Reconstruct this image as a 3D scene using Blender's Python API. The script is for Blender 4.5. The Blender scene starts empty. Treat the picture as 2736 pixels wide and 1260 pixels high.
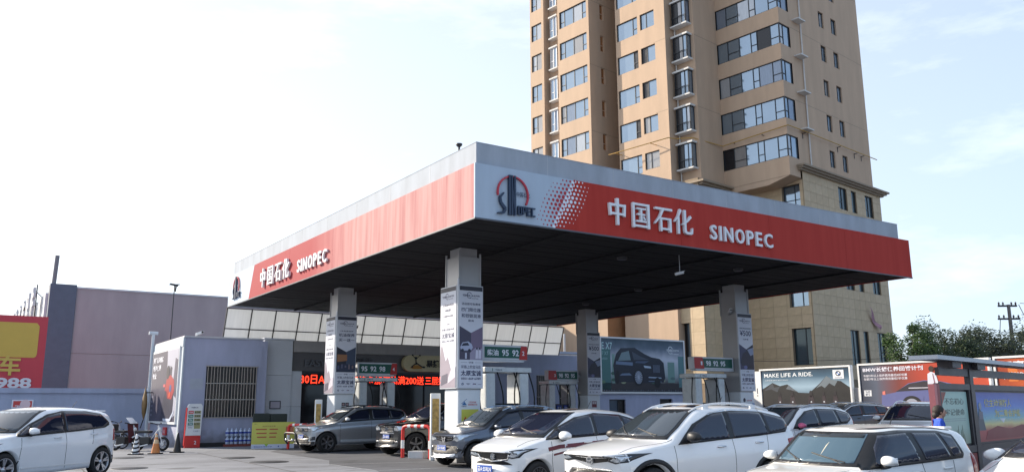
import bpy, bmesh, math, random
from math import sin, cos, radians, pi, atan2, hypot, sqrt, floor, ceil
from mathutils import Vector, Matrix
from mathutils.bvhtree import BVHTree
random.seed(7)
SC = bpy.context.scene
COL = SC.collection

# ------------------------------------------------------------------ camera, sky, sun, exposure
H_EYE = 1.58
cam_d = bpy.data.cameras.new('camera')
cam_d.sensor_width = 36.0
cam_d.lens = 2227.4 / 2736 * 36
cam_d.clip_end = 6000
cam = bpy.data.objects.new('camera', cam_d)
COL.objects.link(cam)
PIT, ROLL = radians(11.52), radians(-0.358)
cam.matrix_world = Matrix.Translation((0, 0, H_EYE)) @ Matrix.Rotation(pi / 2 + PIT, 4, 'X') @ Matrix.Rotation(ROLL, 4, 'Z')
SC.camera = cam
SUN_AZ, SUN_EL = radians(-64), radians(26)
world = bpy.data.worlds.new('World'); SC.world = world; world.use_nodes = True
wn = world.node_tree.nodes; wl = world.node_tree.links
bg = wn['Background']
sky = wn.new('ShaderNodeTexSky'); sky.sky_type = 'NISHITA'; sky.sun_disc = False
sky.sun_elevation = SUN_EL; sky.sun_rotation = SUN_AZ
sky.air_density = 1.0; sky.dust_density = 2.2; sky.ozone_density = 1.6; sky.altitude = 700
# thin high cloud
tc = wn.new('ShaderNodeTexCoord'); mp = wn.new('ShaderNodeMapping'); mp.inputs['Scale'].default_value = (1.6, 1.6, 5.5)
nz = wn.new('ShaderNodeTexNoise'); nz.inputs['Scale'].default_value = 2.3; nz.inputs['Detail'].default_value = 8; nz.inputs['Roughness'].default_value = .62
rp = wn.new('ShaderNodeValToRGB'); rp.color_ramp.elements[0].position = .53; rp.color_ramp.elements[0].color = (0, 0, 0, 1)
rp.color_ramp.elements[1].position = .78; rp.color_ramp.elements[1].color = (.5, .5, .5, 1)
mx = wn.new('ShaderNodeMixRGB'); mx.blend_type = 'MIX'; mx.inputs[2].default_value = (6.8, 7.2, 7.6, 1)
wl.new(tc.outputs['Generated'], mp.inputs[0]); wl.new(mp.outputs[0], nz.inputs['Vector']); wl.new(nz.outputs[0], rp.inputs[0])
hz = wn.new('ShaderNodeMixRGB'); sdv = wn.new('ShaderNodeVectorMath'); sdv.operation = 'DOT_PRODUCT'; sdv.inputs[1].default_value = (sin(SUN_AZ) * cos(SUN_EL), cos(SUN_AZ) * cos(SUN_EL), sin(SUN_EL)); wl.new(tc.outputs['Generated'], sdv.inputs[0])
hcr = wn.new('ShaderNodeValToRGB'); hcr.color_ramp.elements[0].position = .1; hcr.color_ramp.elements[0].color = (.20, .315, .50, 1); hcr.color_ramp.elements[1].position = .85; hcr.color_ramp.elements[1].color = (.66, .70, .75, 1)
e3 = hcr.color_ramp.elements.new(.5); e3.color = (.47, .555, .66, 1)
hmr = wn.new('ShaderNodeMapRange'); hmr.inputs[1].default_value = -1; hmr.inputs[2].default_value = 1; wl.new(sdv.outputs['Value'], hmr.inputs[0]); wl.new(hmr.outputs[0], hcr.inputs[0])
hsc = wn.new('ShaderNodeVectorMath'); hsc.operation = 'SCALE'; hsc.inputs['Scale'].default_value = 10; wl.new(hcr.outputs[0], hsc.inputs[0]); wl.new(hsc.outputs[0], hz.inputs[2])
sz = wn.new('ShaderNodeSeparateXYZ'); wl.new(tc.outputs['Generated'], sz.inputs[0]); hr = wn.new('ShaderNodeMapRange')
hr.inputs[1].default_value = 0.0; hr.inputs[2].default_value = .75; hr.inputs[3].default_value = .72; hr.inputs[4].default_value = .36; wl.new(sz.outputs[2], hr.inputs[0]); wl.new(hr.outputs[0], hz.inputs[0])
wl.new(rp.outputs[0], mx.inputs[0]); wl.new(sky.outputs[0], hz.inputs[1]); wl.new(hz.outputs[0], mx.inputs[1]); wl.new(mx.outputs[0], bg.inputs['Color'])
bg.inputs['Strength'].default_value = 0.115
sun_d = bpy.data.lights.new('sun', 'SUN'); sun_d.energy = 4.4; sun_d.angle = radians(.55); sun_d.color = (1.0, .89, .74)
sun = bpy.data.objects.new('sun', sun_d); COL.objects.link(sun)
sdir = Vector((sin(SUN_AZ) * cos(SUN_EL), cos(SUN_AZ) * cos(SUN_EL), sin(SUN_EL)))
sun.rotation_euler = sdir.to_track_quat('Z', 'Y').to_euler()
sun.location = (-30, 20, 60)
SC.view_settings.view_transform = 'Standard'; SC.view_settings.look = 'None'
SC.view_settings.exposure = 0.85; SC.view_settings.gamma = 1.0; SC.view_settings.use_curve_mapping = False
SC.render.engine = 'CYCLES'
SC.cycles.max_bounces = 6

# ------------------------------------------------------------------ helpers
def Dz(az): return Vector((sin(az), cos(az), 0))
CYAW, TYAW = radians(56.19), radians(48.63)
def lin(c):
    return tuple(((x / 12.92) if x <= .04045 else ((x + .055) / 1.055) ** 2.4) for x in c)
MATS = {}
def M_(name, col, rough=.6, metal=0, var=.08, vs=3.0, bump=0, bs=40, coat=0, emit=0, spec=.5, trans=0, stretch=None):
    """procedural material: base colour with broad and fine variation, optional relief"""
    if name in MATS: return MATS[name]
    m = bpy.data.materials.new(name); m.use_nodes = True; nt = m.node_tree; n = nt.nodes; l = nt.links
    p = n['Principled BSDF']
    p.inputs['Base Color'].default_value = (*col, 1); p.inputs['Roughness'].default_value = rough
    p.inputs['Metallic'].default_value = metal; p.inputs['Specular IOR Level'].default_value = spec
    if coat: p.inputs['Coat Weight'].default_value = coat; p.inputs['Coat Roughness'].default_value = .04
    if emit: p.inputs['Emission Color'].default_value = (*col, 1); p.inputs['Emission Strength'].default_value = emit
    if trans: p.inputs['Transmission Weight'].default_value = trans
    if var or bump:
        t = n.new('ShaderNodeTexCoord'); mpn = n.new('ShaderNodeMapping')
        if stretch: mpn.inputs['Scale'].default_value = stretch
        l.new(t.outputs['Object'], mpn.inputs[0])
        if var:
            a = n.new('ShaderNodeTexNoise'); a.inputs['Scale'].default_value = vs; a.inputs['Detail'].default_value = 6; a.inputs['Roughness'].default_value = .6
            l.new(mpn.outputs[0], a.inputs['Vector'])
            mr = n.new('ShaderNodeMapRange'); mr.inputs[1].default_value = .3; mr.inputs[2].default_value = .7
            mr.inputs[3].default_value = 1 - var; mr.inputs[4].default_value = 1 + var
            l.new(a.outputs[0], mr.inputs[0])
            mm = n.new('ShaderNodeVectorMath'); mm.operation = 'MULTIPLY'; mm.inputs[0].default_value = col
            l.new(mr.outputs[0], mm.inputs[1]); l.new(mm.outputs[0], p.inputs['Base Color'])
            r2 = n.new('ShaderNodeMapRange'); r2.inputs[3].default_value = max(.02, rough - .07); r2.inputs[4].default_value = min(1, rough + .07)
            l.new(a.outputs[0], r2.inputs[0]); l.new(r2.outputs[0], p.inputs['Roughness'])
        if bump:
            b = n.new('ShaderNodeTexNoise'); b.inputs['Scale'].default_value = bs; b.inputs['Detail'].default_value = 4
            l.new(mpn.outputs[0], b.inputs['Vector'])
            bp = n.new('ShaderNodeBump'); bp.inputs['Strength'].default_value = bump; bp.inputs['Distance'].default_value = .02
            l.new(b.outputs[0], bp.inputs['Height']); l.new(bp.outputs[0], p.inputs['Normal'])
    MATS[name] = m
    return m
def ink(r, g, b, rough=.45):
    """flat printed or painted colour given as sRGB 0-255"""
    return M_('ink_%d_%d_%d' % (r, g, b), lin((r / 255, g / 255, b / 255)), rough, var=.03, vs=2)

MW = {}
def tag(o, label=None, cat=None, group=None, kind=None):
    if label: o['label'] = label
    if cat: o['category'] = cat
    if group: o['group'] = group
    if kind: o['kind'] = kind
    return o
def place(o, parent, Mw):
    MW[o.name] = Mw.copy()
    if parent is not None:
        o.parent = parent; o.matrix_basis = MW[parent.name].inverted() @ Mw
    else: o.matrix_basis = Mw
    return o
def empty(name, Mw, label=None, cat=None, group=None, parent=None):
    o = bpy.data.objects.new(name, None); COL.objects.link(o); place(o, parent, Mw); o.empty_display_size = .2
    return tag(o, label, cat, group)
def T(x, y, z): return Matrix.Translation((x, y, z))
def RZ(a): return Matrix.Rotation(a, 4, 'Z')
def RX(a): return Matrix.Rotation(a, 4, 'X')
def RY(a): return Matrix.Rotation(a, 4, 'Y')
I4 = Matrix.Identity(4)
TXT = {}
def textgeo(s, bold=0, ext=0):
    k = (s, bold, ext)
    if k in TXT: return TXT[k]
    c = bpy.data.curves.new('t', 'FONT'); c.body = s; c.size = 1; c.offset = bold; c.extrude = ext; c.resolution_u = 3
    o = bpy.data.objects.new('t', c); COL.objects.link(o)
    m = o.evaluated_get(bpy.context.evaluated_depsgraph_get()).to_mesh()
    vs = [v.co.copy() for v in m.vertices]; fs = [tuple(p.vertices) for p in m.polygons]
    bpy.data.objects.remove(o); bpy.data.curves.remove(c)
    x0 = min(v.x for v in vs); x1 = max(v.x for v in vs); y0 = min(v.y for v in vs); y1 = max(v.y for v in vs)
    TXT[k] = ([Vector(((v.x - x0) / (x1 - x0), (v.y - y0) / (y1 - y0), v.z)) for v in vs], fs, (x1 - x0) / (y1 - y0))
    return TXT[k]
class MB:
    """collects shapes for one mesh"""
    def __init__(s): s.v = []; s.f = []; s.m = []; s.ms = []; s.sm = []
    def mi(s, mat):
        if mat not in s.ms: s.ms.append(mat)
        return s.ms.index(mat)
    def add(s, vs, fs, mat, M=None, smooth=False):
        k = len(s.v); i = s.mi(mat)
        s.v += [tuple(M @ Vector(v)) if M is not None else tuple(v) for v in vs]
        for f in fs: s.f.append(tuple(a + k for a in f)); s.m.append(i); s.sm.append(smooth)
        return s
    def box(s, x0, x1, y0, y1, z0, z1, mat, M=None, bev=0):
        if bev:
            bm = bmesh.new(); bmesh.ops.create_cube(bm, size=1)
            for v in bm.verts: v.co = Vector(((x0 + x1) / 2 + v.co.x * (x1 - x0), (y0 + y1) / 2 + v.co.y * (y1 - y0), (z0 + z1) / 2 + v.co.z * (z1 - z0)))
            bmesh.ops.bevel(bm, geom=bm.edges[:], offset=bev, segments=2, affect='EDGES', profile=.6)
            s.bm(bm, mat, M); return s
        v = [(x, y, z) for z in (z0, z1) for y in (y0, y1) for x in (x0, x1)]
        return s.add(v, [(0, 2, 3, 1), (4, 5, 7, 6), (0, 1, 5, 4), (2, 6, 7, 3), (0, 4, 6, 2), (1, 3, 7, 5)], mat, M)
    def bm(s, bm, mat, M=None, smooth=False):
        bm.verts.index_update()
        s.add([v.co.copy() for v in bm.verts], [tuple(v.index for v in f.verts) for f in bm.faces], mat, M, smooth); bm.free()
        return s
    def prism(s, pts, y0, y1, mat, M=None):
        """polygon in x,z extruded from y0 (front) to y1"""
        n = len(pts); a = sum(pts[i][0] * pts[(i + 1) % n][1] - pts[(i + 1) % n][0] * pts[i][1] for i in range(n))
        if a < 0: pts = pts[::-1]
        v = [(p[0], y0, p[1]) for p in pts] + [(p[0], y1, p[1]) for p in pts]
        f = [tuple(range(n)), tuple(range(2 * n - 1, n - 1, -1))] + [(i, i + n, (i + 1) % n + n, (i + 1) % n) for i in range(n)]
        return s.add(v, f, mat, M)
    def stroke(s, p, q, w0, w1, y0, y1, mat, M=None):
        d = Vector((q[0] - p[0], q[1] - p[1])); L = d.length or 1; n = Vector((-d.y, d.x)) / L
        return s.prism([(p[0] + n.x * w0 / 2, p[1] + n.y * w0 / 2), (p[0] - n.x * w0 / 2, p[1] - n.y * w0 / 2),
                        (q[0] - n.x * w1 / 2, q[1] - n.y * w1 / 2), (q[0] + n.x * w1 / 2, q[1] + n.y * w1 / 2)], y0, y1, mat, M)
    def cyl(s, p, q, r0, mat, r1=None, n=12, M=None, caps=True, smooth=True):
        p = Vector(p); q = Vector(q); r1 = r0 if r1 is None else r1; d = (q - p).normalized()
        a = d.orthogonal().normalized(); b = d.cross(a)
        v = []
        for c, r in ((p, r0), (q, r1)):
            for i in range(n): t = 2 * pi * i / n; v.append(c + (a * cos(t) + b * sin(t)) * r)
        s.add(v, [(i, (i + 1) % n, (i + 1) % n + n, i + n) for i in range(n)], mat, M, smooth)
        if caps: s.add(v, [tuple(range(n - 1, -1, -1)), tuple(range(n, 2 * n))], mat, M)
        return s
    def tube(s, pts, r, mat, n=8, M=None):
        pts = [Vector(p) for p in pts]; v = []; prev = None
        for i, p in enumerate(pts):
            d = (pts[min(i + 1, len(pts) - 1)] - pts[max(i - 1, 0)]).normalized()
            a = d.orthogonal().normalized() if prev is None else (prev - d * prev.dot(d)).normalized(); prev = a; b = d.cross(a)
            rr = r[i] if isinstance(r, (list, tuple)) else r
            for k in range(n): t = 2 * pi * k / n; v.append(p + (a * cos(t) + b * sin(t)) * rr)
        f = [(i * n + k, i * n + (k + 1) % n, (i + 1) * n + (k + 1) % n, (i + 1) * n + k) for i in range(len(pts) - 1) for k in range(n)]
        s.add(v, f, mat, M, True)
        return s.add(v, [tuple(range(n - 1, -1, -1)), tuple(range((len(pts) - 1) * n, len(pts) * n))], mat, M)
    def lathe(s, prof, mat, n=24, M=None, smooth=True):
        """profile (r, z) about local Z"""
        v = [(r * cos(2 * pi * k / n), r * sin(2 * pi * k / n), z) for r, z in prof for k in range(n)]
        f = [(i * n + k, i * n + (k + 1) % n, (i + 1) * n + (k + 1) % n, (i + 1) * n + k) for i in range(len(prof) - 1) for k in range(n)]
        return s.add(v, f, mat, M, smooth)
    def ball(s, c, r, mat, sx=1, sy=1, sz=1, sub=2, M=None):
        bm = bmesh.new(); bmesh.ops.create_icosphere(bm, subdivisions=sub, radius=r)
        for v in bm.verts: v.co = Vector((v.co.x * sx + c[0], v.co.y * sy + c[1], v.co.z * sz + c[2]))
        return s.bm(bm, mat, M, True)
    def disc(s, x, z, rx, rz, y0, y1, mat, M=None, n=20):
        return s.prism([(x + rx * cos(2 * pi * i / n), z + rz * sin(2 * pi * i / n)) for i in range(n)], y0, y1, mat, M)
    def ring(s, x, z, r0, r1, y0, y1, mat, a0=0, a1=2 * pi, M=None, n=32, sx=1):
        for i in range(n):
            t, u = a0 + (a1 - a0) * i / n, a0 + (a1 - a0) * (i + 1) / n
            s.prism([(x + sx * r0 * cos(t), z + r0 * sin(t)), (x + sx * r1 * cos(t), z + r1 * sin(t)), (x + sx * r1 * cos(u), z + r1 * sin(u)), (x + sx * r0 * cos(u), z + r0 * sin(u))], y0, y1, mat, M)
        return s
    def text(s, t, x, z, w, h, y, mat, bold=.015, ext=0, M=None, fit=True, shear=0):
        """lettering with its lower left corner at x,z and height h; width w (0 = natural)"""
        vs, fs, asp = textgeo(t, bold, 1 if ext else 0)
        if not w: w = asp * h
        return s.add([(x + v.x * w + shear * v.y * h, (y - v.z * ext if ext else y), z + v.y * h) for v in vs], [f for f in fs], mat, M)
    def build(s, name, parent=None, Mw=I4, smooth=None):
        me = bpy.data.meshes.new(name); me.from_pydata(s.v, [], s.f)
        for m in s.ms: me.materials.append(m)
        me.polygons.foreach_set('material_index', s.m)
        me.polygons.foreach_set('use_smooth', s.sm if smooth is None else [smooth] * len(s.f)); me.update()
        o = bpy.data.objects.new(name, me); COL.objects.link(o); return place(o, parent, Mw)
def child(o, name, parent, Mw):
    c = bpy.data.objects.new(name, o.data); COL.objects.link(c); return place(c, parent, Mw)
def kids(o): return [c for c in bpy.data.objects if c.parent == o]
KIDS = {}
def copy_tree(o, Mw, parent=None):
    """copy a thing, its parts and their sub-parts"""
    c = o.copy(); COL.objects.link(c); c.parent = None; place(c, parent, Mw)
    for ch in list(o.children): copy_tree(ch, Mw @ (MW[o.name].inverted() @ MW[ch.name]), c)
    return c
fwv = Vector((0, cos(PIT), sin(PIT))); upv = Vector((0, -sin(PIT), cos(PIT))); rtv = Vector((1, 0, 0))
R_ = cos(ROLL) * rtv + sin(ROLL) * upv; U_ = -sin(ROLL) * rtv + cos(ROLL) * upv
def sight(x, y): return fwv + (x - 1368) / 2227.4 * R_ - (y - 630) / 2227.4 * U_
def at(x, y, Y):
    """the point at distance Y ahead that the photograph shows at pixel x, y"""
    r = sight(x, y); return Vector((0, 0, H_EYE)) + r * (Y / r.y)

# common materials
STEEL = M_('painted steel', (.45, .46, .48), .4, .3)
BLACK = M_('black plastic', (.015, .015, .017), .5)
RUBBER = M_('rubber', (.012, .012, .013), .8, bump=.2)
WHITE = M_('white paint', (.74, .75, .76), .45, var=.05)
GREYW = M_('grey white paint', (.55, .56, .58), .5, var=.07)
CHROME = M_('chrome', (.75, .76, .78), .15, 1, var=0)
DARKMET = M_('dark metal', (.04, .042, .048), .4, .5)
RED = M_('red paint', (.62, .03, .025), .4, var=.06)
ALU = M_('dark window frame', (.03, .034, .04), .4, .4)
FRAMEW = M_('white frame', (.6, .62, .66), .4)
GLASS = M_('reflective window glass', (.28, .35, .42), .04, .72, var=.04, vs=.6)
GLASSC = [M_('curtained glass %d' % i, c, .05, .45, var=.15, vs=5, stretch=(6, 6, .3)) for i, c in enumerate(((.42, .44, .46), (.34, .33, .32), (.22, .26, .32)))]
GLASSD = M_('dark room behind open pane', (.012, .012, .015), .25, 0)
# ------------------------------------------------------------------ ground
def ground_mat():
    m = bpy.data.materials.new('worn asphalt and concrete'); m.use_nodes = True; n = m.node_tree.nodes; l = m.node_tree.links; p = n['Principled BSDF']
    t = n.new('ShaderNodeTexCoord')
    a = n.new('ShaderNodeTexNoise'); a.inputs['Scale'].default_value = .18; a.inputs['Detail'].default_value = 7
    mp2 = n.new('ShaderNodeMapping'); mp2.inputs['Scale'].default_value = (.5, 2.2, 1); mp2.inputs['Rotation'].default_value = (0, 0, radians(-30))
    b = n.new('ShaderNodeTexNoise'); b.inputs['Scale'].default_value = 1.4; b.inputs['Detail'].default_value = 8
    c = n.new('ShaderNodeTexNoise'); c.inputs['Scale'].default_value = 90; c.inputs['Detail'].default_value = 3
    l.new(t.outputs['Object'], a.inputs['Vector']); l.new(t.outputs['Object'], mp2.inputs[0]); l.new(mp2.outputs[0], b.inputs['Vector']); l.new(t.outputs['Object'], c.inputs['Vector'])
    r = n.new('ShaderNodeValToRGB'); e = r.color_ramp.elements; e[0].position = .35; e[0].color = (.16, .168, .19, 1); e[1].position = .66; e[1].color = (.25, .262, .29, 1)
    r2 = n.new('ShaderNodeMapRange'); r2.inputs[1].default_value = .3; r2.inputs[2].default_value = .75; r2.inputs[3].default_value = .78; r2.inputs[4].default_value = 1.18
    r3 = n.new('ShaderNodeMapRange'); r3.inputs[1].default_value = .3; r3.inputs[2].default_value = .7; r3.inputs[3].default_value = .85; r3.inputs[4].default_value = 1.15
    m1 = n.new('ShaderNodeVectorMath'); m1.operation = 'MULTIPLY'; m2 = n.new('ShaderNodeVectorMath'); m2.operation = 'MULTIPLY'
    l.new(a.outputs[0], r.inputs[0]); l.new(b.outputs[0], r2.inputs[0]); l.new(c.outputs[0], r3.inputs[0])
    l.new(r.outputs[0], m1.inputs[0]); l.new(r2.outputs[0], m1.inputs[1]); l.new(m1.outputs[0], m2.inputs[0]); l.new(r3.outputs[0], m2.inputs[1]); l.new(m2.outputs[0], p.inputs['Base Color'])
    sn = n.new('ShaderNodeTexNoise'); sn.inputs['Scale'].default_value = .75; sn.inputs['Detail'].default_value = 3; l.new(t.outputs['Object'], sn.inputs['Vector'])
    sr = n.new('ShaderNodeMapRange'); sr.inputs[1].default_value = .60; sr.inputs[2].default_value = .70; sr.inputs[3].default_value = 1; sr.inputs[4].default_value = .52; l.new(sn.outputs[0], sr.inputs[0])
    m3 = n.new('ShaderNodeVectorMath'); m3.operation = 'MULTIPLY'; l.new(m2.outputs[0], m3.inputs[0]); l.new(sr.outputs[0], m3.inputs[1]); l.new(m3.outputs[0], p.inputs['Base Color'])
    p.inputs['Roughness'].default_value = .82
    bp = n.new('ShaderNodeBump'); bp.inputs['Strength'].default_value = .35; bp.inputs['Distance'].default_value = .01
    l.new(c.outputs[0], bp.inputs['Height']); l.new(bp.outputs[0], p.inputs['Normal'])
    return m
GM = ground_mat()
g = MB(); N = 24; S = 1500
g.add([(-S, -S, 0), (S, -S, 0), (S, S, 0), (-S, S, 0)], [(0, 1, 2, 3)], GM)
tag(g.build('ground'), kind='structure')

# ------------------------------------------------------------------ petrol station frame: local x,y,z = (u, v, height)
C0 = Vector((-0.94, 20.70, 0))
MC = Matrix.Translation(C0) @ RZ(pi / 2 - CYAW)
MLF = MC @ T(0, 22.7, 0) @ RZ(-pi / 2)      # left side faces: x runs from the back (v=22.7) to the front, facing -u
def streak_red(name, faded):
    m = bpy.data.materials.new(name); m.use_nodes = True; n = m.node_tree.nodes; l = m.node_tree.links; p = n['Principled BSDF']
    t = n.new('ShaderNodeTexCoord'); mpn = n.new('ShaderNodeMapping'); mpn.inputs['Scale'].default_value = (1.6, 1.6, .10)
    a = n.new('ShaderNodeTexNoise'); a.inputs['Scale'].default_value = 1.5; a.inputs['Detail'].default_value = 7; a.inputs['Roughness'].default_value = .65
    l.new(t.outputs['Object'], mpn.inputs[0]); l.new(mpn.outputs[0], a.inputs['Vector'])
    r = n.new('ShaderNodeValToRGB'); e = r.color_ramp.elements
    if faded:
        e[0].position = .34; e[0].color = (.37, .13, .135, 1); e[1].position = .56; e[1].color = (.50, .265, .255, 1)
        # panels nearer the far end keep more of their red
        sx = n.new('ShaderNodeSeparateXYZ'); l.new(t.outputs['Object'], sx.inputs[0])
        mr = n.new('ShaderNodeMapRange'); mr.inputs[1].default_value = 11.0; mr.inputs[2].default_value = 15.0; l.new(sx.outputs[0], mr.inputs[0])
        mx = n.new('ShaderNodeMixRGB'); mx.inputs[1].default_value = (.34, .045, .055, 1); l.new(mr.outputs[0], mx.inputs[0])
        l.new(a.outputs[0], r.inputs[0]); l.new(r.outputs[0], mx.inputs[2]); l.new(mx.outputs[0], p.inputs['Base Color'])
    else:
        e[0].position = .3; e[0].color = (.43, .040, .030, 1); e[1].position = .7; e[1].color = (.51, .056, .041, 1)
        l.new(a.outputs[0], r.inputs[0]); l.new(r.outputs[0], p.inputs['Base Color'])
    p.inputs['Roughness'].default_value = .7; p.inputs['Specular IOR Level'].default_value = .15
    return m
FR = streak_red('red fascia sheet', False); FRF = streak_red('sun-faded red fascia sheet', True)
FW = M_('white fascia sheet', (.45, .53, .62), .7, spec=.15, var=.07, vs=1.2, stretch=(1.5, 1.5, .3))
FB = M_('white parapet sheet', (.39, .425, .475), .75, spec=.15, var=.12, vs=1.5, stretch=(1.2, 1.2, .35))
LETW = M_('white letter plastic', (.82, .83, .85), .35, var=.03)
LETB = M_('blue black logo plastic', (.02, .035, .075), .35, var=.05)
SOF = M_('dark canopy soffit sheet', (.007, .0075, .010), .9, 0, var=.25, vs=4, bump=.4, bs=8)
W_, L_ = 19.55, 22.7
can = empty('station_canopy', MC, 'large flat petrol station canopy with red and white fascia and dark underside', 'canopy')
b = MB(); b.box(.08, W_ - .55, .08, L_ - .45, 7.50, 8.32, FB)
o = b.build('parapet_band', can, MC)
# thin seams on the parapet and a kinked metal edge
b = MB()
for i in range(1, 8): b.box(i * 2.37, i * 2.37 + .01, .076, .0795, 7.76, 8.31, GREYW)
for i in range(1, 9): b.box(.076, .0795, i * 2.6, i * 2.6 + .01, 7.76, 8.31, GREYW)
tag(b.build('parapet_seam', can, MC), kind='stuff')
b = MB(); b.box(.072, W_ - .54, .072, .14, 8.32, 8.335, FB); b.box(.072, .14, .1405, L_ - .44, 8.32, 8.334, FB); b.build('parapet_cap', can, MC)
# front fascia: red length right of the slanted dot border, white length left of it
def border(z): return 3.21 + (2.47 - 3.21) * (7.74 - z) / 1.44
b = MB(); b.prism([(0, 6.3), (border(6.3), 6.3), (border(7.74), 7.74), (0, 7.74)], 0, .06, FW); b.build('fascia_panel', can, MC)['label'] = 'white fascia panel carrying the round emblem'
cuts = [None, 7.3, 11.4, 15.5, W_]
for i in range(4):
    b = MB(); x1 = cuts[i + 1] - (.008 if i < 3 else 0)
    if i == 0: b.prism([(border(6.3) + .004, 6.3), (x1, 6.3), (x1, 7.74), (border(7.74) + .004, 7.74)], 0, .06, FR)
    else: b.box(cuts[i], x1, 0, .06, 6.3, 7.74, FR)
    b.build('fascia_panel', can, MC)
b = MB(); b.box(W_ - .06, W_, .06, L_, 6.3, 7.74, FR); b.build('fascia_panel', can, MC)
# halftone dots along the border
b = MB(); rows = 12
DR = ink(176, 30, 40); DW = ink(225, 232, 240)
for i in range(rows):
    z = 7.68 - i * (1.32 / (rows - 1)); e_ = 1 - abs((i - 5.2) / 6.3); bx = border(z)
    for k in range(5):
        r = .066 * (.42 + .58 * e_) * (1 - k * .17); off = .07 + k * .125 + .02 * k * e_
        if k < 3 + 2 * (e_ > .22): 
            b.disc(bx - off - .02, z, r, r, -.004, 0, DR, n=12); b.disc(bx + off + .02, z + .02, r, r, -.004, 0, DW, n=12)
    b.disc(bx, z - .02, .055, .05, -.008, -.0045, DW, n=12); b.disc(bx + .052, z + .035, .035, .035, -.0122, -.0085, DR, n=10)
tag(b.build('dot_pattern', can, MC), kind='stuff')
# left fascia (x along the face from the far end)
b = MB(); b.prism([(.0, 6.3), (3.33, 6.3), (3.97, 7.74), (0, 7.74)], 0, .06, FW); b.build('fascia_panel', can, MLF)['label'] = 'small white fascia panel at the far left end'
fc = [None, 8.6, 13.1, 17.9, L_ - .06]
for i in range(4):
    b = MB(); x1 = fc[i + 1] - (.008 if i < 3 else 0)
    if i == 0: b.prism([(3.334, 6.3), (x1, 6.3), (x1, 7.74), (3.974, 7.74)], 0, .06, FRF)
    else: b.box(fc[i], x1, 0, .06, 6.3, 7.74, FRF)
    b.build('fascia_panel', can, MLF)
b = MB(); b.box(0, W_, L_ - .06, L_, 6.3, 7.74, FW); b.build('fascia_panel', can, MC)
# soffit in long sheets, edge angle, lights
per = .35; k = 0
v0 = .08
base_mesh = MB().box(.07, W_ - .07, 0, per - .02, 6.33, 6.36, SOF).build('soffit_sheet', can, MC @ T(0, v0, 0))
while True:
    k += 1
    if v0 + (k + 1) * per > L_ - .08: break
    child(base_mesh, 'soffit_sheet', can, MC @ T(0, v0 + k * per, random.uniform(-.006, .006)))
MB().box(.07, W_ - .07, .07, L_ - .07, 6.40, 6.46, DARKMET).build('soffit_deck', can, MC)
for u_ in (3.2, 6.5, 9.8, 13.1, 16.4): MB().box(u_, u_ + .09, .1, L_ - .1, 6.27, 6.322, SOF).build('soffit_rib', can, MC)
b = MB(); b.box(-.012, W_ + .012, -.012, .05, 6.26, 6.297, M_('dark edge trim', (.09, .1, .12), .5)); b.box(-.012, .05, .0505, L_, 6.26, 6.297, MATS['dark edge trim']); b.build('edge_trim', can, MC)
for (u_, v_) in ((7.2, 2.6), (12.3, 2.2), (12.8, 8), (5, 9), (8, 14), (14, 13), (10, 18)):
    b = MB(); b.lathe([(0, -.03), (.15, -.03), (.17, 0), (.17, .06)], M_('dark lamp housing', (.05, .05, .055), .5), 14); b.lathe([(0, -.032), (.12, -.032)], ink(60, 62, 70), 14); b.build('soffit_lamp', can, MC @ T(u_, v_, 6.27))  # housings coloured dark, close to the soffit around them
# emblem
def emblem(parent, M, s=1.0):
    y1 = 0
    b = MB(); b.ring(.52, .60, .455, .50, -.07, -.02, M_('emblem red', (.5, .03, .05), .4), radians(-30), radians(190), n=36); b.build('emblem_ring', parent, M @ Matrix.Scale(s, 4))
    b = MB(); y0 = -.09
    B = LETB
    for x in (.40, .475, .565): b.box(x - .028, x + .028, y0, -.015, .03, 1.10, B)
    b.prism([(.44, 1.1), (.47, 1.1), (.575, .1), (.545, .1)], y0 - .003, -.02, B)
    for p, q, w0, w1 in (((.22, .60), (.10, .47), .035, .06), ((.10, .47), (.12, .33), .06, .07), ((.12, .33), (.27, .17), .07, .08), ((.27, .17), (.20, .06), .08, .06), ((.20, .06), (.02, .04), .06, .02)): b.stroke(p, q, w0, w1, y0, -.02, B)
    x = .66
    for ch in 'OPEC':
        w = .12
        if ch in 'OPEC': b.box(x, x + .035, y0, -.02, .08, .30, B)
        b.box(x, x + w, y0 + .003, -.02, .265, .30, B)
        if ch == 'O': b.box(x + w - .035, x + w, y0, -.02, .08, .3, B); b.box(x, x + w, y0 + .003, -.02, .06, .095, B)
        if ch == 'P': b.box(x + w - .035, x + w, y0, -.02, .16, .3, B); b.box(x, x + w, y0 + .003, -.02, .15, .18, B)
        if ch in 'EC': b.box(x, x + w, y0 + .003, -.02, .06, .095, B)
        if ch == 'E': b.box(x, x + w * .8, y0 + .003, -.02, .165, .195, B)
        x += .145
    b.text('中国石化', .63, .56, .44, .13, -.05, B, .012, 0)
    b.build('emblem_lettering', parent, M @ Matrix.Scale(s, 4))
emblem(can, MC @ T(.62, 0, 6.44))
emblem(can, MLF @ T(.95, 0, 6.5), .95)
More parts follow.
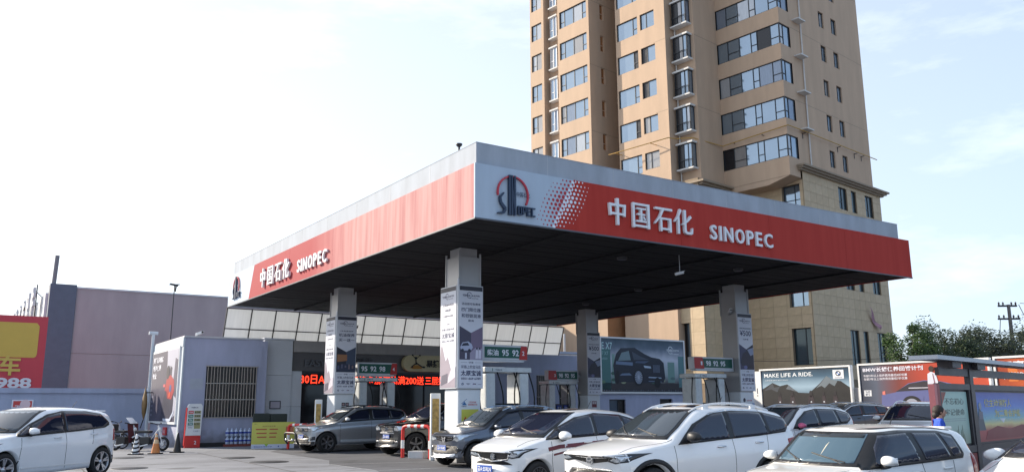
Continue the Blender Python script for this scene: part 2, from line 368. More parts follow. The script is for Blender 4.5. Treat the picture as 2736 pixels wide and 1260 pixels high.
HAN = {'中': [((.13, .80), (.16, .32), .11, .10), ((.10, .745), (.88, .745), .10, .10), ((.86, .80), (.83, .32), .11, .10), ((.14, .40), (.84, .40), .09, .09), ((.5, 1.02), (.5, -.04), .13, .11)],
 '国': [((.12, .97), (.12, -.03), .11, .11), ((.1, .92), (.9, .92), .09, .09), ((.88, .97), (.88, -.03), .12, .12), ((.12, .05), (.88, .05), .09, .09), ((.27, .75), (.73, .75), .07, .07), ((.30, .52), (.70, .52), .07, .07), ((.24, .24), (.76, .24), .07, .07), ((.5, .77), (.5, .24), .09, .09), ((.60, .43), (.70, .31), .08, .06)],
 '石': [((.05, .9), (.97, .9), .09, .10), ((.47, .88), (.30, .56), .12, .09), ((.30, .56), (.02, .26), .09, .05), ((.35, .54), (.35, -.03), .11, .11), ((.34, .50), (.86, .50), .08, .08), ((.84, .54), (.84, -.03), .12, .12), ((.34, .08), (.84, .08), .08, .08)],
 '化': [((.36, 1.0), (.22, .70), .12, .09), ((.22, .70), (.0, .46), .09, .05), ((.22, .68), (.22, -.03), .12, .11), ((.92, .76), (.70, .54), .12, .09), ((.70, .54), (.42, .38), .09, .05), ((.58, 1.0), (.58, .12), .13, .12), ((.56, .12), (.66, .04), .13, .11), ((.64, .045), (.92, .05), .10, .11), ((.93, .04), (.98, .28), .11, .05)]}
def big_letters(M, xs, z0, h, w, parent, ext=.10):
    for ch, x in zip('中国石化', xs):
        b = MB()
        for i, (p, q, a, c) in enumerate(HAN[ch]):
            b.stroke((p[0] * w, p[1] * h), (q[0] * w, q[1] * h), a * h * .95, c * h * .95, -ext - .0015 * i, -.02, LETW)
        b.build('letter', parent, M @ T(x, 0, z0))
big_letters(MC, (4.34, 5.24, 6.14, 6.96), 6.65, .74, .76, can)
def latin(M, s, x, z, h, w, gap, parent, ext=.035):
    for ch in s:
        a = textgeo(ch, .03, 1)[2] * h; ww = min(w, a * 1.0) if ch != 'I' else .09 * h / .47
        b = MB(); b.text(ch, 0, 0, ww, h, -.035 - ext * .5, LETW, .016, ext); b.build('letter', parent, M @ T(x, 0, z)); x += ww + gap
latin(MC, 'SINOPEC', 8.52, 6.61, .47, .40, .125, can)
big_letters(MLF, (5.15, 6.12, 7.1, 8.05), 6.58, .76, .82, can)
latin(MLF, 'SINOPEC', 9.75, 6.60, .48, .40, .135, can)
# roof edge fixtures
b = MB(); b.cyl((.15, .79 + .3, 8.32), (.15, .79 + .3, 8.48), .03, DARKMET); b.lathe([(.03, 0), (.09, .06), (.09, .10), (0, .10)], DARKMET, 10, T(.15, 1.09, 8.46)); b.build('roof_vent', can, MC)
b = MB(); b.tube([(2.0, .5, 8.40), (6, .5, 8.47), (10, .5, 8.44), (14, .5, 8.42), (19, .5, 8.40)], .012, DARKMET, 5)
for u_ in (2, 6, 10, 14, 18.9): b.cyl((u_, .5, 8.3), (u_, .5, 8.46), .012, DARKMET, n=5)
b.build('lightning_wire', can, MC)

# ------------------------------------------------------------------ high-rise: local x = along the left-facing fronts, y = depth, z = height
r_ = sight(2093, 219); K3 = Vector((0, 0, H_EYE)) + r_ * (60 / r_.y); K3.z = 0
MT = Matrix.Translation(K3) @ RZ(-TYAW)
MTB = MT @ RZ(pi / 2)       # right-facing sides: x = depth direction, y = -along
STUC = M_('ochre stucco', (.50, .355, .245), .85, var=.09, vs=1.1, bump=.25, bs=30, stretch=(1, 1, .18))
STONE = [M_('sand stone tile %d' % i, c, .6, var=.10, vs=2.2) for i, c in enumerate(((.51, .38, .235), (.53, .395, .248), (.49, .362, .222), (.52, .388, .24)))]
MORT = M_('tile joint', (.26, .195, .13), .9)
CORN = M_('grey brown cornice', (.30, .235, .17), .8, var=.1)
SLAB = M_('pale sill concrete', (.62, .60, .57), .8, var=.08)
TOP = 42.6
tow = empty('apartment_tower', MT, 'tall ochre apartment tower with stepped plan and stone clad lower storeys behind the canopy', 'building')
def wall(b, M, x0, x1, z0, z1, holes, depth, mat, y=0, back=None):
    """front sheet at y with window openings and their reveals"""
    xs = sorted({x0, x1, *[h[0] for h in holes], *[h[1] for h in holes]}); zs = sorted({z0, z1, *[h[2] for h in holes], *[h[3] for h in holes]})
    xs = [x for x in xs if x0 <= x <= x1]; zs = [z for z in zs if z0 <= z <= z1]
    for i in range(len(xs) - 1):
        for j in range(len(zs) - 1):
            cx, cz = (xs[i] + xs[i + 1]) / 2, (zs[j] + zs[j + 1]) / 2
            if any(h[0] < cx < h[1] and h[2] < cz < h[3] for h in holes): continue
            b.add([(xs[i], y, zs[j]), (xs[i + 1], y, zs[j]), (xs[i + 1], y, zs[j + 1]), (xs[i], y, zs[j + 1])], [(0, 1, 2, 3)], mat, M)
    for a, c, d, e in holes:
        q = y + depth
        b.add([(a, y, d), (a, q, d), (a, q, e), (a, y, e)], [(0, 1, 2, 3)], mat, M); b.add([(c, y, d), (c, q, d), (c, q, e), (c, y, e)], [(3, 2, 1, 0)], mat, M)
        b.add([(a, y, d), (c, y, d), (c, q, d), (a, q, d)], [(0, 1, 2, 3)], mat, M); b.add([(a, y, e), (c, y, e), (c, q, e), (a, q, e)], [(3, 2, 1, 0)], mat, M)
def window(parent, Mw, w, h, splits, low=(), dark=(), fr=ALU, t=.055, glass=None, name='window', lowz=.36):
    """framed window with origin at its lower left; splits = mullion positions 0..1; low = panes with a transom; dark = panes standing open"""
    b = MB(); b.box(0, w, 0, .07, 0, t, fr); b.box(0, w, 0, .07, h - t, h, fr); b.box(0, t, .002, .068, t, h - t, fr); b.box(w - t, w, .002, .068, t, h - t, fr)
    e = [0] + list(splits) + [1]
    for s in splits: b.box(s * w - t * .5, s * w + t * .5, .002, .068, t, h - t, fr)
    for i in low: b.box(e[i] * w + t / 2, e[i + 1] * w - t / 2, .004, .066, h * lowz - .025, h * lowz + .025, fr)
    o = b.build(name, parent, Mw)
    for i in range(len(e) - 1):
        g_ = GLASSD if i in dark else (glass or (GLASSC[random.randrange(3)] if random.random() < .28 else GLASS))
        a = random.uniform(-.004, .004)
        b = MB(); x0, x1 = e[i] * w + t * .4, e[i + 1] * w - t * .4
        b.add([(x0, .045 + a, t * .6), (x1, .045 - a, t * .6), (x1, .045 - a, h - t * .6), (x0, .045 + a, h - t * .6)], [(0, 1, 2, 3)], g_)
        b.build('pane', o, Mw)
    return o
FL = [21.53 + 3.015 * k for k in range(-1, 7)]   # window heads; index 1 is the lowest one above the cornice
heads = FL[1:]
body = MB()
# plan in (along, depth): A1 plane y=-5.4 for x -24.5..-15, A2 plane y=-4.3 for x -12.9..-7.65, bay plane y=-3.1 for x -7.65..-5.72, A3 plane y=0 for x -5.72..0, right side x=0
yA1, yA2, yA3, yA4 = -5.4, -4.3, -3.1, 0.0
hA1 = [(-18.62, -15.28, z - 1.62, z) for z in heads]
hA0 = [(-22.35, -21.0, z - 1.6, z) for z in heads]
wall(body, I4, -22.4 - .15, -20.7, 3, TOP, hA0, .14, STUC, yA1)
wall(body, I4, -20.7, -18.85, 3, TOP, [(-20.2, -19.35, z - 1.75, z - .05) for z in heads], .1, STUC, yA1 + .75)
wall(body, I4, -18.85, -15.0, 3, TOP, hA1, .14, STUC, yA1)
for x in (-20.7, -18.85): body.add([(x, yA1, 3), (x, yA1 + .75, 3), (x, yA1 + .75, TOP), (x, yA1, TOP)], [(0, 1, 2, 3)], STUC)
hA2 = [(-12.78, -10.5, z - 1.58, z) for z in heads] + [(-10.2, -8.72, z - 1.42, z - .02) for z in heads]
wall(body, I4, -12.9, -7.65, 3, TOP, hA2, .14, STUC, yA2)
wall(body, I4, -7.65, -5.72, 16, TOP, [(-7.35, -6.15, z - 1.9, z + .1) for z in heads], .1, STUC, yA3)
hA3 = [(-5.66, -.0, z - 1.72, z) for z in heads]
# front of the right-hand block: bands between ribbon windows (the ribbon turns the corner)
zs = [18.35] + sum([[z - 1.72, z] for z in heads], []) + [TOP]
for i in range(0, len(zs), 2):
    a, c = zs[i], zs[i + 1]
    body.add([(-5.72, 0, a), (0, 0, a), (0, 0, c), (-5.72, 0, c)], [(0, 1, 2, 3)], STUC)
    body.add([(0, 0, a), (0, 1.50, a), (0, 1.50, c), (0, 0, c)], [(0, 1, 2, 3)], STUC)
    body.add([(-5.72, 0, c), (0, 0, c), (0, 1.5, c), (-.6, 1.5, c), (-.6, .6, c), (-5.72, .6, c)], [(0, 1, 2, 3, 4, 5)], STUC)
    body.add([(-5.72, 0, a), (0, 0, a), (0, 1.5, a), (-.6, 1.5, a), (-.6, .6, a), (-5.72, .6, a)], [(5, 4, 3, 2, 1, 0)], STUC)
hB = [(6.30, 7.15, z - 1.42, z - .02) for z in heads] + [(8.38, 9.25, z - 1.42, z - .02) for z in heads]
wall(body, RZ(pi / 2), 1.5, 13.35, 19.3, TOP, hB, .16, STUC, 0)
wall(body, RZ(pi / 2) @ T(0, 15.0, 0), yA1, 3, 3, TOP, [(-3.95, -3.45, z - 1.5, z) for z in heads], .12, STUC, 0)       # side of block 1 at x=-15
wall(body, RZ(pi / 2) @ T(0, 7.65, 0), yA2, yA3, 3, TOP, [], .1, STUC, 0)
wall(body, RZ(pi / 2) @ T(0, 5.72, 0), yA3, 0, 3, TOP, [], .1, STUC, 0)
body.add([(-15, 3, 3), (-12.9, 3, 3), (-12.9, 3, TOP), (-15, 3, TOP)], [(0, 1, 2, 3)], STUC)
body.add([(-12.9, 3, 3), (-12.9, yA2, 3), (-12.9, yA2, TOP), (-12.9, 3, TOP)], [(0, 1, 2, 3)], STUC)
body.add([(0, 0, 18.35), (-5.72, 0, 18.35), (-5.72, 3, 18.35), (0, 3, 18.35)], [(0, 1, 2, 3)], STUC)
body.add([(-22.55, yA1, 3), (-22.55, 13.3, 3), (-22.55, 13.3, TOP), (-22.55, yA1, TOP)], [(3, 2, 1, 0)], STUC)
body.add([(-22.55, 13.35, 3), (0, 13.35, 3), (0, 13.35, TOP), (-22.55, 13.35, TOP)], [(3, 2, 1, 0)], STUC)
body.add([(-22.55, yA1, TOP), (-15, yA1, TOP), (-15, yA2 - .3, TOP), (-7.65, yA2 - .3, TOP), (-5.72, yA3, TOP), (-5.72, 0, TOP), (0, 0, TOP), (0, 13.35, TOP), (-22.55, 13.35, TOP)], [tuple(range(9))], STUC)
body.build('stucco_wall', tow, MT)
# dark rooms behind glass
b = MB(); b.box(-22.2, -15.3, yA1 + 1.3, 12, 4, 42, GLASSD); b.box(-12.6, -.9, .9, 12, 19.5, 42, GLASSD); b.box(-12.6, -8, yA2 + .5, .8, 4, 42, GLASSD); b.build('dark_interior', tow, MT)
for k, z in enumerate(heads):
    window(tow, MT @ T(-18.62, yA1 + .09, z - 1.62), 3.34, 1.62, (.17, .5, .83), (0, 3), (3,) if k in (0,) else ())
    window(tow, MT @ T(-22.35, yA1 + .09, z - 1.6), 1.35, 1.6, (.42,), (0,), ())
    window(tow, MT @ T(-20.2, yA1 + .80, z - 1.75), .85, 1.7, (.5,), (0,), ())
    window(tow, MT @ T(-12.78, yA2 + .09, z - 1.58), 2.28, 1.58, (.76,), (1,), (1,) if k in (1, 3) else ())
    window(tow, MT @ T(-10.2, yA2 + .09, z - 1.42), 1.48, 1.40, (.40,), (), (0,) if k in (2, 3) else ())
    window(tow, MT @ T(-5.70, .06, z - 1.72), 5.66, 1.72, (.17, .36, .55, .645, .855), (1, 3, 5), (4,) if k == 3 else ((0,) if k == 0 else ()))
    window(tow, MTB @ T(.05, .06, z - 1.72), 1.45, 1.72, (.38,), (0,), ())
    window(tow, MTB @ T(6.30, .11, z - 1.42), .85, 1.40, (.45,), (0,), ())
    window(tow, MTB @ T(8.38, .11, z - 1.42), .87, 1.40, (.45,), (0,), ())
    # corner post
    MB().box(-.05, .0, .0, .05, z - 1.72, z, ALU).build('corner_post', tow, MT)
    # bay windows with pale slabs
    def bay(x0, x1, y, z, dep, dark):
        MB().box(x0 - .12, x1 + .12, y - dep - .12, y - .003, z - 2.02, z - 1.90, SLAB).build('sill_slab', tow, MT); MB().box(x0 - .12, x1 + .12, y - dep - .12, y - .003, z + .08, z + .22, SLAB).build('head_slab', tow, MT)
        fr = ALU if dark else FRAMEW
        w = window(tow, MT @ T(x0, y - dep, z - 1.90), x1 - x0, 1.98, (.42, .72) if dark else (.5,), (1,) if dark else (0,), (0,) if dark else (), fr)
        window(tow, MTB @ T(y - dep, -x1, z - 1.90), dep, 1.98, (), (), (), fr)
        if dark:
            b = MB()
            for i in range(11): b.cyl((x0 + .05 + i * (x1 - x0 - .1) / 10, y - dep - .05, z - 1.88), (x0 + .05 + i * (x1 - x0 - .1) / 10, y - dep - .05, z - 1.25), .012, ALU, n=4)
            b.box(x0, x1, y - dep - .06, y - dep - .04, z - 1.26, z - 1.22, ALU); b.build('railing', tow, MT)
    bay(-7.42, -6.05, yA3, z, .55, True)
    bay(-20.15, -19.3, yA1 + .75, z, .45, False)
    # air conditioner ledges
    MB().box(1.9, 2.95, -.62, 0, z - .0 - 2.20 + 2.9, z - 2.20 + 3.0, SLAB).build('conditioner_ledge', tow, MTB)
    b = MB(); b.box(-1.9, -.9, -.75, 0, z + .2, z + .3, CORN); b.build('conditioner_ledge', tow, MTB @ T(0, 15.0, 0))
    window(tow, MTB @ T(-3.95, 15.0 + .09, z - 1.5), .5, 1.5, (), (0,), (), STUC, glass=M_('glass tinted as sunlit reflection', (.62, .36, .2), .1, .75, var=0), lowz=.4)  # warm pane colour stands in for sunlight reflected in these narrow windows
for z in (24.58, 30.62, 36.65):
    for a in ((1.5, 13.36, 0, I4), (yA1, 2, -.1, T(0, 15, 0)), (yA3, -.01, 0, T(0, 5.72, 0))):
        MB().box(a[0], a[1], -.004, .001, z + a[2], z + a[2] + .035, CORN).build('expansion_joint', tow, MTB @ a[3])
    MB().box(-8.9, -7.65, yA2 - .004, yA2 + .001, z, z + .03, CORN).build('expansion_joint', tow, MT)
YEL = M_('yellow gas pipe', (.46, .26, .05), .5)
b = MB(); b.tube([(-13.3, yA2 - .9, 21.95), (-7.4, yA2 - .5, 22.05), (-7.3, yA3 - .9, 22.1), (-5.9, yA3 - .6, 21.9), (-5.5, -.35, 21.8), (.25, -.25, 22.1), (.3, 2, 22.1), (.3, 13.9, 22.1)], .038, YEL, 8)
for x, y in ((-12.6, yA2), (-9, yA2)): b.box(x, x + .04, y - .9, y, 21.9, 21.95, YEL); b.stroke((0, 0), (0, 0), 0, 0, 0, 0, YEL) if 0 else None
b.build('gas_pipe', tow, MT)
for x in (2.2, 7.6, 10.4, 11.6):
    b = MB(); b.box(x, x + .05, -.3, 0, 21.98, 22.03, DARKMET); b.prism([(x, 21.6), (x + .05, 21.6), (x + .05, 21.98), (x, 21.98)], -.04, 0, DARKMET); b.build('pipe_bracket', tow, MTB)
for x in (-4.6, -2.0):
    MB().box(x, x + .05, -.3, 0, 21.85, 21.9, DARKMET).build('pipe_bracket', tow, MT)
MB().cyl((3.08, -.09, 19.6), (3.08, -.09, TOP), .06, SLAB, n=8).build('drain_pipe', tow, MTB)
MB().cyl((-7.5, yA3 - .12, 17), (-7.5, yA3 - .12, TOP), .06, SLAB, n=8).build('drain_pipe', tow, MT)
# stone clad lower storeys
def tiles(M, x0, x1, z0, z1, holes, tw, th, y, off=0):
    """stone panels laid round the openings; each is a part"""
    r = 0; z = z0; cache = {}
    while z < z1 - .05:
        zt = min(z + th, z1); x = x0
        while x < x1 - .03:
            xt = min(x + tw, x1); rects = [(x, xt, z, zt)]
            for h in holes:
                nr = []
                for a, c, d, e in rects:
                    if h[0] >= c or h[1] <= a or h[2] >= e or h[3] <= d: nr.append((a, c, d, e)); continue
                    if d < h[2]: nr.append((a, c, d, h[2]))
                    if e > h[3]: nr.append((a, c, h[3], e))
                    dd, ee = max(d, h[2]), min(e, h[3])
                    if a < h[0]: nr.append((a, h[0], dd, ee))
                    if c > h[1]: nr.append((h[1], c, dd, ee))
                rects = nr
            for a, c, d, e in rects:
                if c - a < .04 or e - d < .04: continue
                g_ = .007; key = (round(c - a, 2), round(e - d, 2), random.randrange(4))
                Mq = M @ T(a, y + random.uniform(0, .004), d)
                if key in cache: child(cache[key], 'stone_panel', tow, Mq)
                else:
                    b = MB(); b.box(g_, c - a - g_, -.03, 0, g_, e - d - g_, STONE[key[2]]); cache[key] = b.build('stone_panel', tow, Mq)
            x = xt
        z = zt; r += 1
yP = 1.65  # set-back of the stone base front under the overhang
xB = [(7.05, 8.42), (9.15, 9.98), (11.5, 12.9)]
hP = []
for z0, z1 in ((16.8, 18.62), (4.5, 7.2), (10.35, 13.1), (13.5, 16.1), (8.6, 10.0)):
    if z0 == 8.6: continue
    hP += [(a, c, z0, z1) for a, c in xB]
HPA = [(-1.75, -.25, 16.2, 18.0), (-1.75, -.2, 4.4, 7.1), (-1.75, -.2, 8.7, 10.9), (-1.75, -.2, 12.2, 14.6)]
pod = MB()
wall(pod, RZ(pi / 2), yP, 14.35, 0, 19.0, hP, .19, MORT, -.03)
wall(pod, I4, -5.5, .03, 0, 18.3, HPA, .35, MORT, yP)
yL = -3.9
hL = [(-10.9, -9.5, 3.5, 6.6 + .5), (-8.9 + .9, -6.3, 4.3, 7.15)]
hL = [(-8.1, -6.9, 4.2, 7.6), (-11.75, -10.5, 5.0, 6.9), (-8.1, -6.9, 9.5, 12)]
wall(pod, I4, -12.2, -5.5, 0, 18.6, hL, .35, MORT, yL)
wall(pod, RZ(pi / 2) @ T(0, 5.5, 0), yL, yP, 0, 18.6, [], .1, MORT, 0)
pod.add([(-12.2, yL, 0), (-12.2, 2, 0), (-12.2, 2, 18.6), (-12.2, yL, 18.6)], [(3, 2, 1, 0)], MORT)
wall(pod, I4, -22, -13.6, 0, 18.6, [], .1, STUC, yL + 1.3 - 3)
wall(pod, RZ(pi / 2) @ T(0, 13.6, 0), yL - 1.7, 4, 0, 18.6, [], .1, M_('rust orange render', (.36, .17, .075), .85), 0)
pod.box(-12.1, -.8, 8, 13.2, 0, 18.9, GLASSD)
pod.build('stone_backing', tow, MT)
tiles(MTB, yP + .01, 14.33, 3.4, 19.0, hP, .92, .78, -.034 + 0)
tiles(MT, -5.45, 0.0, 3.4, 18.3, HPA, 1.15, .78, yP - .003)
tiles(MT, -12.18, -5.53, 3.1, 9.2, hL, 1.12, .95, yL - .003)
tiles(MTB @ T(0, 5.5, 0), yL + .03, yP - .05, 3.1, 9.2, [], 1.1, .95, -.003)
for a, c, z0, z1 in hP: window(tow, MTB @ T(a, .05, z0), c - a, z1 - z0, (.5,) if c - a > 1 else (), (0,) if c - a > 1 else (), (), glass=M_('dull green glass', (.05, .075, .085), .06, .3, var=0))
for a, c, z0, z1 in HPA: window(tow, MT @ T(a, yP + .25, z0), c - a, z1 - z0, (.62,), (0, 1) if z1 > 14 else (), (), glass=MATS['dull green glass'] if z1 < 8 else GLASS)
for a, c, z0, z1 in hL: window(tow, MT @ T(a, yL + .3, z0), c - a, z1 - z0, (.6,), (), (0,), glass=GLASS)
# cornices: stepped mouldings
b = MB()
for dz, dy in ((0, .25), (.14, .45), (.28, .62)): b.box(1.2 - dy * .3, 14.35 + dy, -.02 - dy, 0, 18.9 + dz, 19.04 + dz - .003, CORN)
b.build('cornice', tow, MTB)
b = MB()
for dz, dy in ((0, .2), (.16, .4), (.32, .65)): b.box(-8.2, -4.9 - (.65 - dy), yA3 - .3 - dy, .2, 17.9 + dz, 18.06 + dz - .003, CORN)
b.build('cornice', tow, MT)
b = MB(); b.prism([(-5.4, 17.9), (-1.9, 17.9), (-.02, 18.34), (-5.4, 18.34)], .02, 1.6, STUC); b.build('overhang_beam', tow, MT)
# cloth hanging from a window of the stone base
b = MB(); n_ = 10; v = []
for i in range(n_ + 1):
    for j in range(7):
        t = i / n_; s = j / 6
        v.append((10.05 + t * 1.7 + s * .25 * (1 - t), -.26 - .10 * sin(7 * t + 3 * s), 9.35 - t * 1.55 - s * (.9 - .5 * t) - .25 * sin(3.1 * t)))
b.add(v, [(i * 7 + j, i * 7 + j + 1, (i + 1) * 7 + j + 1, (i + 1) * 7 + j) for i in range(n_) for j in range(6)], M_('faded pink patterned cloth', (.38, .20, .24), .9, var=.5, vs=9), None, True)
o = b.build('hanging_cloth', None, MTB); tag(o, 'faded pink patterned cloth hanging on the stone wall below the upper windows', 'cloth')
# ------------------------------------------------------------------ station fittings
MCi = MC.inverted()
def pv(px, py, v):
    """station coordinates (u, z) of what is seen at a pixel on the upright plane v"""
    o = MCi @ Vector((0, 0, H_EYE)); d = MCi.to_3x3() @ sight(px, py); t = (v - o.y) / d.y; q = o + d * t; return q.x, q.z
def pu(px, py, u):
    o = MCi @ Vector((0, 0, H_EYE)); d = MCi.to_3x3() @ sight(px, py); t = (u - o.x) / d.x; q = o + d * t; return q.y, q.z
COLM = M_('column cladding', (.40, .40, .41), .33, .1, var=.05, vs=1)
COLW = M_('white column base', (.70, .73, .76), .4, var=.04)
NAVY = ink(26, 34, 80); INKG = ink(120, 125, 150); PAPER = ink(214, 216, 226); PAPERW = ink(228, 230, 238)
def roundel(b, x, z, r, y):
    b.disc(x, z, r, r, y, y + .003, ink(30, 32, 40), n=20)
    b.ring(x, z, r * .93, r * 1.0, y - .003, y - .0005, ink(200, 205, 212), n=20)
    for k in range(4):
        a0 = k * pi / 2; pts = [(x, z)] + [(x + r * .58 * cos(a0 + pi / 2 * i / 5), z + r * .58 * sin(a0 + pi / 2 * i / 5)) for i in range(6)]
        b.prism(pts, y - .003, y - .0005, ink(40, 100, 180) if k in (1, 3) else ink(235, 238, 242))
def logos(b, w, z, y):
    roundel(b, w * .14, z + .035, .038, y - .003)
    b.ring(w * .38, z + .035, .018, .026, y - .003, y, NAVY, n=12)
    for s in (-1, 1): b.prism([(w * .38 + s * .028, z + .03), (w * .38 + s * .085, z + .05), (w * .38 + s * .028, z + .045)], y - .003, y, NAVY)
    for k in range(3): b.stroke((w * .58 + k * .014, z + .015), (w * .585 + k * .014 + .015, z + .055), .009, .009, y - .003, y, (NAVY, ink(60, 110, 180), ink(170, 40, 50))[k])
    b.text('M', w * .65, z + .015, .05, .04, y - .003, NAVY); b.text('MOTORRAD', w * .80, z + .02, .12, .018, y - .003, NAVY)
def column_poster(parent, M, w, h, lines, style, tail=True):
    """tall advertising panel: local x 0..w, z 0..h, front at y=0"""
    b = MB(); b.box(-.02, w + .02, 0, .06, -.03, h + .03, FRAMEW); o = b.build('poster_frame', parent, M)
    b = MB(); b.box(0, w, -.004, 0, 0, h, PAPER); y = -.008
    b.box(0, w, y, -.0041, h - .13, h, ink(52, 54, 66))
    # picture with printed shapes
    z0, z1 = h * .27, h * .55
    P = {0: (ink(74, 70, 90), ink(120, 104, 128), ink(42, 44, 60)), 1: (ink(38, 38, 52), ink(60, 70, 92), ink(150, 104, 70)), 2: (ink(52, 58, 92), ink(28, 32, 52), ink(140, 150, 176))}[style]
    if tail:
        b.prism([(0, z0), (w, z0), (w, h * .60), (w / 2, h * .535), (0, h * .60)], y, -.0041, P[0])
        b.prism([(w * .5, z0), (w, z0), (w, h * .60), (w * .5, h * .535)], y - .002, y - .0002, P[1])
        if style == 0:   # workshop: car on a lift, two people at right
            b.prism([(.02, z0 + .36), (.10, z0 + .50), (.30, z0 + .54), (.42, z0 + .46), (.46, z0 + .36), (.40, z0 + .28), (.06, z0 + .26)], y - .004, y - .0022, ink(176, 182, 206))
            b.prism([(.06, z0 + .40), (.13, z0 + .48), (.28, z0 + .50), (.34, z0 + .42)], y - .006, y - .0042, P[2])
            for cx in (.10, .34): b.disc(cx, z0 + .27, .05, .05, y - .006, y - .0042, P[2], n=12)
            b.box(.19, .25, y - .006, y - .0042, z0 + .03, z0 + .2, ink(190, 195, 215)); b.prism([(.36, z0), (.8, z0), (.8, z0 + .34), (.55, z0 + .36), (.36, z0 + .2)], y - .004, y - .0022, ink(158, 150, 172))
            for cx in (.60, .70): b.disc(cx, z0 + .34, .028, .035, y - .006, y - .0042, P[2], n=10); b.prism([(cx - .05, z0 + .04), (cx + .04, z0 + .04), (cx + .05, z0 + .28), (cx - .03, z0 + .30)], y - .006, y - .0042, ink(214, 210, 226))
        elif style == 1:
            b.prism([(.03, h * .40), (w * .55, h * .42), (w * .55, h * .50), (.03, h * .50)], y - .004, y - .0022, P[2]); b.prism([(.0, z0), (w, z0), (w, h * .36), (w * .4, h * .38), (0, h * .34)], y - .004, y - .0022, ink(44, 50, 74))
            for k in range(5): b.box(.05 + k * .15, .12 + k * .15, y - .006, y - .0042, z0 + .12 + .03 * (k % 3), z0 + .26 + .05 * (k % 2), ink(70 + 14 * k, 76 + 8 * k, 110))
        else:
            b.prism([(.02, h * .36), (.18, h * .48), (.45, h * .52), (.62, h * .43), (w, h * .40), (w, h * .36), (.6, h * .33), (.1, h * .32)], y - .004, y - .0022, P[1])
            b.prism([(.45, h * .53), (w, h * .56), (w, h * .47), (.62, h * .45)], y - .004, y - .0022, P[2]); b.disc(.3, h * .30, .1, .07, y - .006, y - .0042, ink(96, 104, 150), n=14); b.disc(.62, h * .31, .09, .06, y - .006, y - .0042, ink(30, 32, 44), n=14)
    else:
        b.prism([(0, 0), (w, 0), (w, h * .16), (w * .8, h * .12), (w * .5, h * .3), (w * .35, h * .26), (.1, h * .42), (.04, h * .40), (0, h * .30)], y, -.0041, ink(150, 140, 152))
        b.prism([(w * .5, h * .04), (w, h * .1), (w, h * .2), (w * .75, h * .19), (w * .55, h * .1)], y - .003, y - .0002, ink(200, 196, 206)); b.prism([(.05, h * .02), (w * .5, h * .05), (w * .5, h * .14), (.1, h * .12)], y - .003, y - .0002, ink(92, 88, 104))
    b.build('printed_poster', o, M)
    b = MB()
    b.ring(w * .42, h - .26, .07, .085, y, -.0041, NAVY, radians(20), radians(200), n=14); b.ring(w * .42, h - .28, .07, .082, y, -.0041, NAVY, radians(200), radians(330), n=14)
    b.text('YONDA', w * .12, h - .31, w * .34, .065, y - .003, NAVY, .02); b.text('永达汽车', w * .50, h - .305, w * .38, .055, y - .003, NAVY, .02); b.text('全心全意更信赖', w * .42, h - .37, w * .4, .025, y, NAVY)
    for s, z, hh, ww in lines: b.text(s, (w - w * ww) / 2, h * z, w * ww, hh * 1.08, y, NAVY, .012)
    if tail:
        zz = h * .235; b.box(.05, w * .33, y, -.0041, zz + .02, zz + .026, NAVY); b.box(w * .67, w - .05, y, -.0041, zz + .02, zz + .026, NAVY); b.text('详询', w * .4, zz - .005, w * .2, .055, y, NAVY)
        b.text('环路上的宝马店', w * .08, h * .183, w * .84, .10, y, NAVY, .008); b.text('太原宝诚', w * .06, h * .112, w * .88, .165, y, NAVY, .022); b.text('0351-669 6789', w * .08, h * .075, w * .84, .065, y, NAVY, .02); logos(b, w, h * .022, y)
    b.build('poster_print', o, M)
cols = [(1.77, 3.85, 0, [('进店即可免费享', .81, .07, .82), ('四门限位器', .745, .11, .84), ('和铰链润滑', .685, .11, .84), ('服务', .645, .06, .26)]),
        (15.15, 4.92, 2, [('保养满2000即赠', .80, .05, .82), ('¥500', .71, .20, .80), ('代金券', .655, .06, .4)]),
        (1.98, 13.85, 1, [('1年免费保养', .80, .05, .7), ('机油保养', .735, .12, .84), ('买一送一', .67, .12, .84)]),
        (15.45, 14.8, 2, [('保养满2000即赠', .80, .05, .82), ('¥500', .71, .20, .80), ('代金券', .655, .06, .4)])]
lab = ['nearest tall square column with the four-door stopper poster and pale side poster', 'column at the right with a 500 yuan voucher poster beside the red and green sign 1', 'column behind the silver car with an oil service poster and racing picture', 'far right column with a 500 yuan voucher poster in front of the green car billboard']
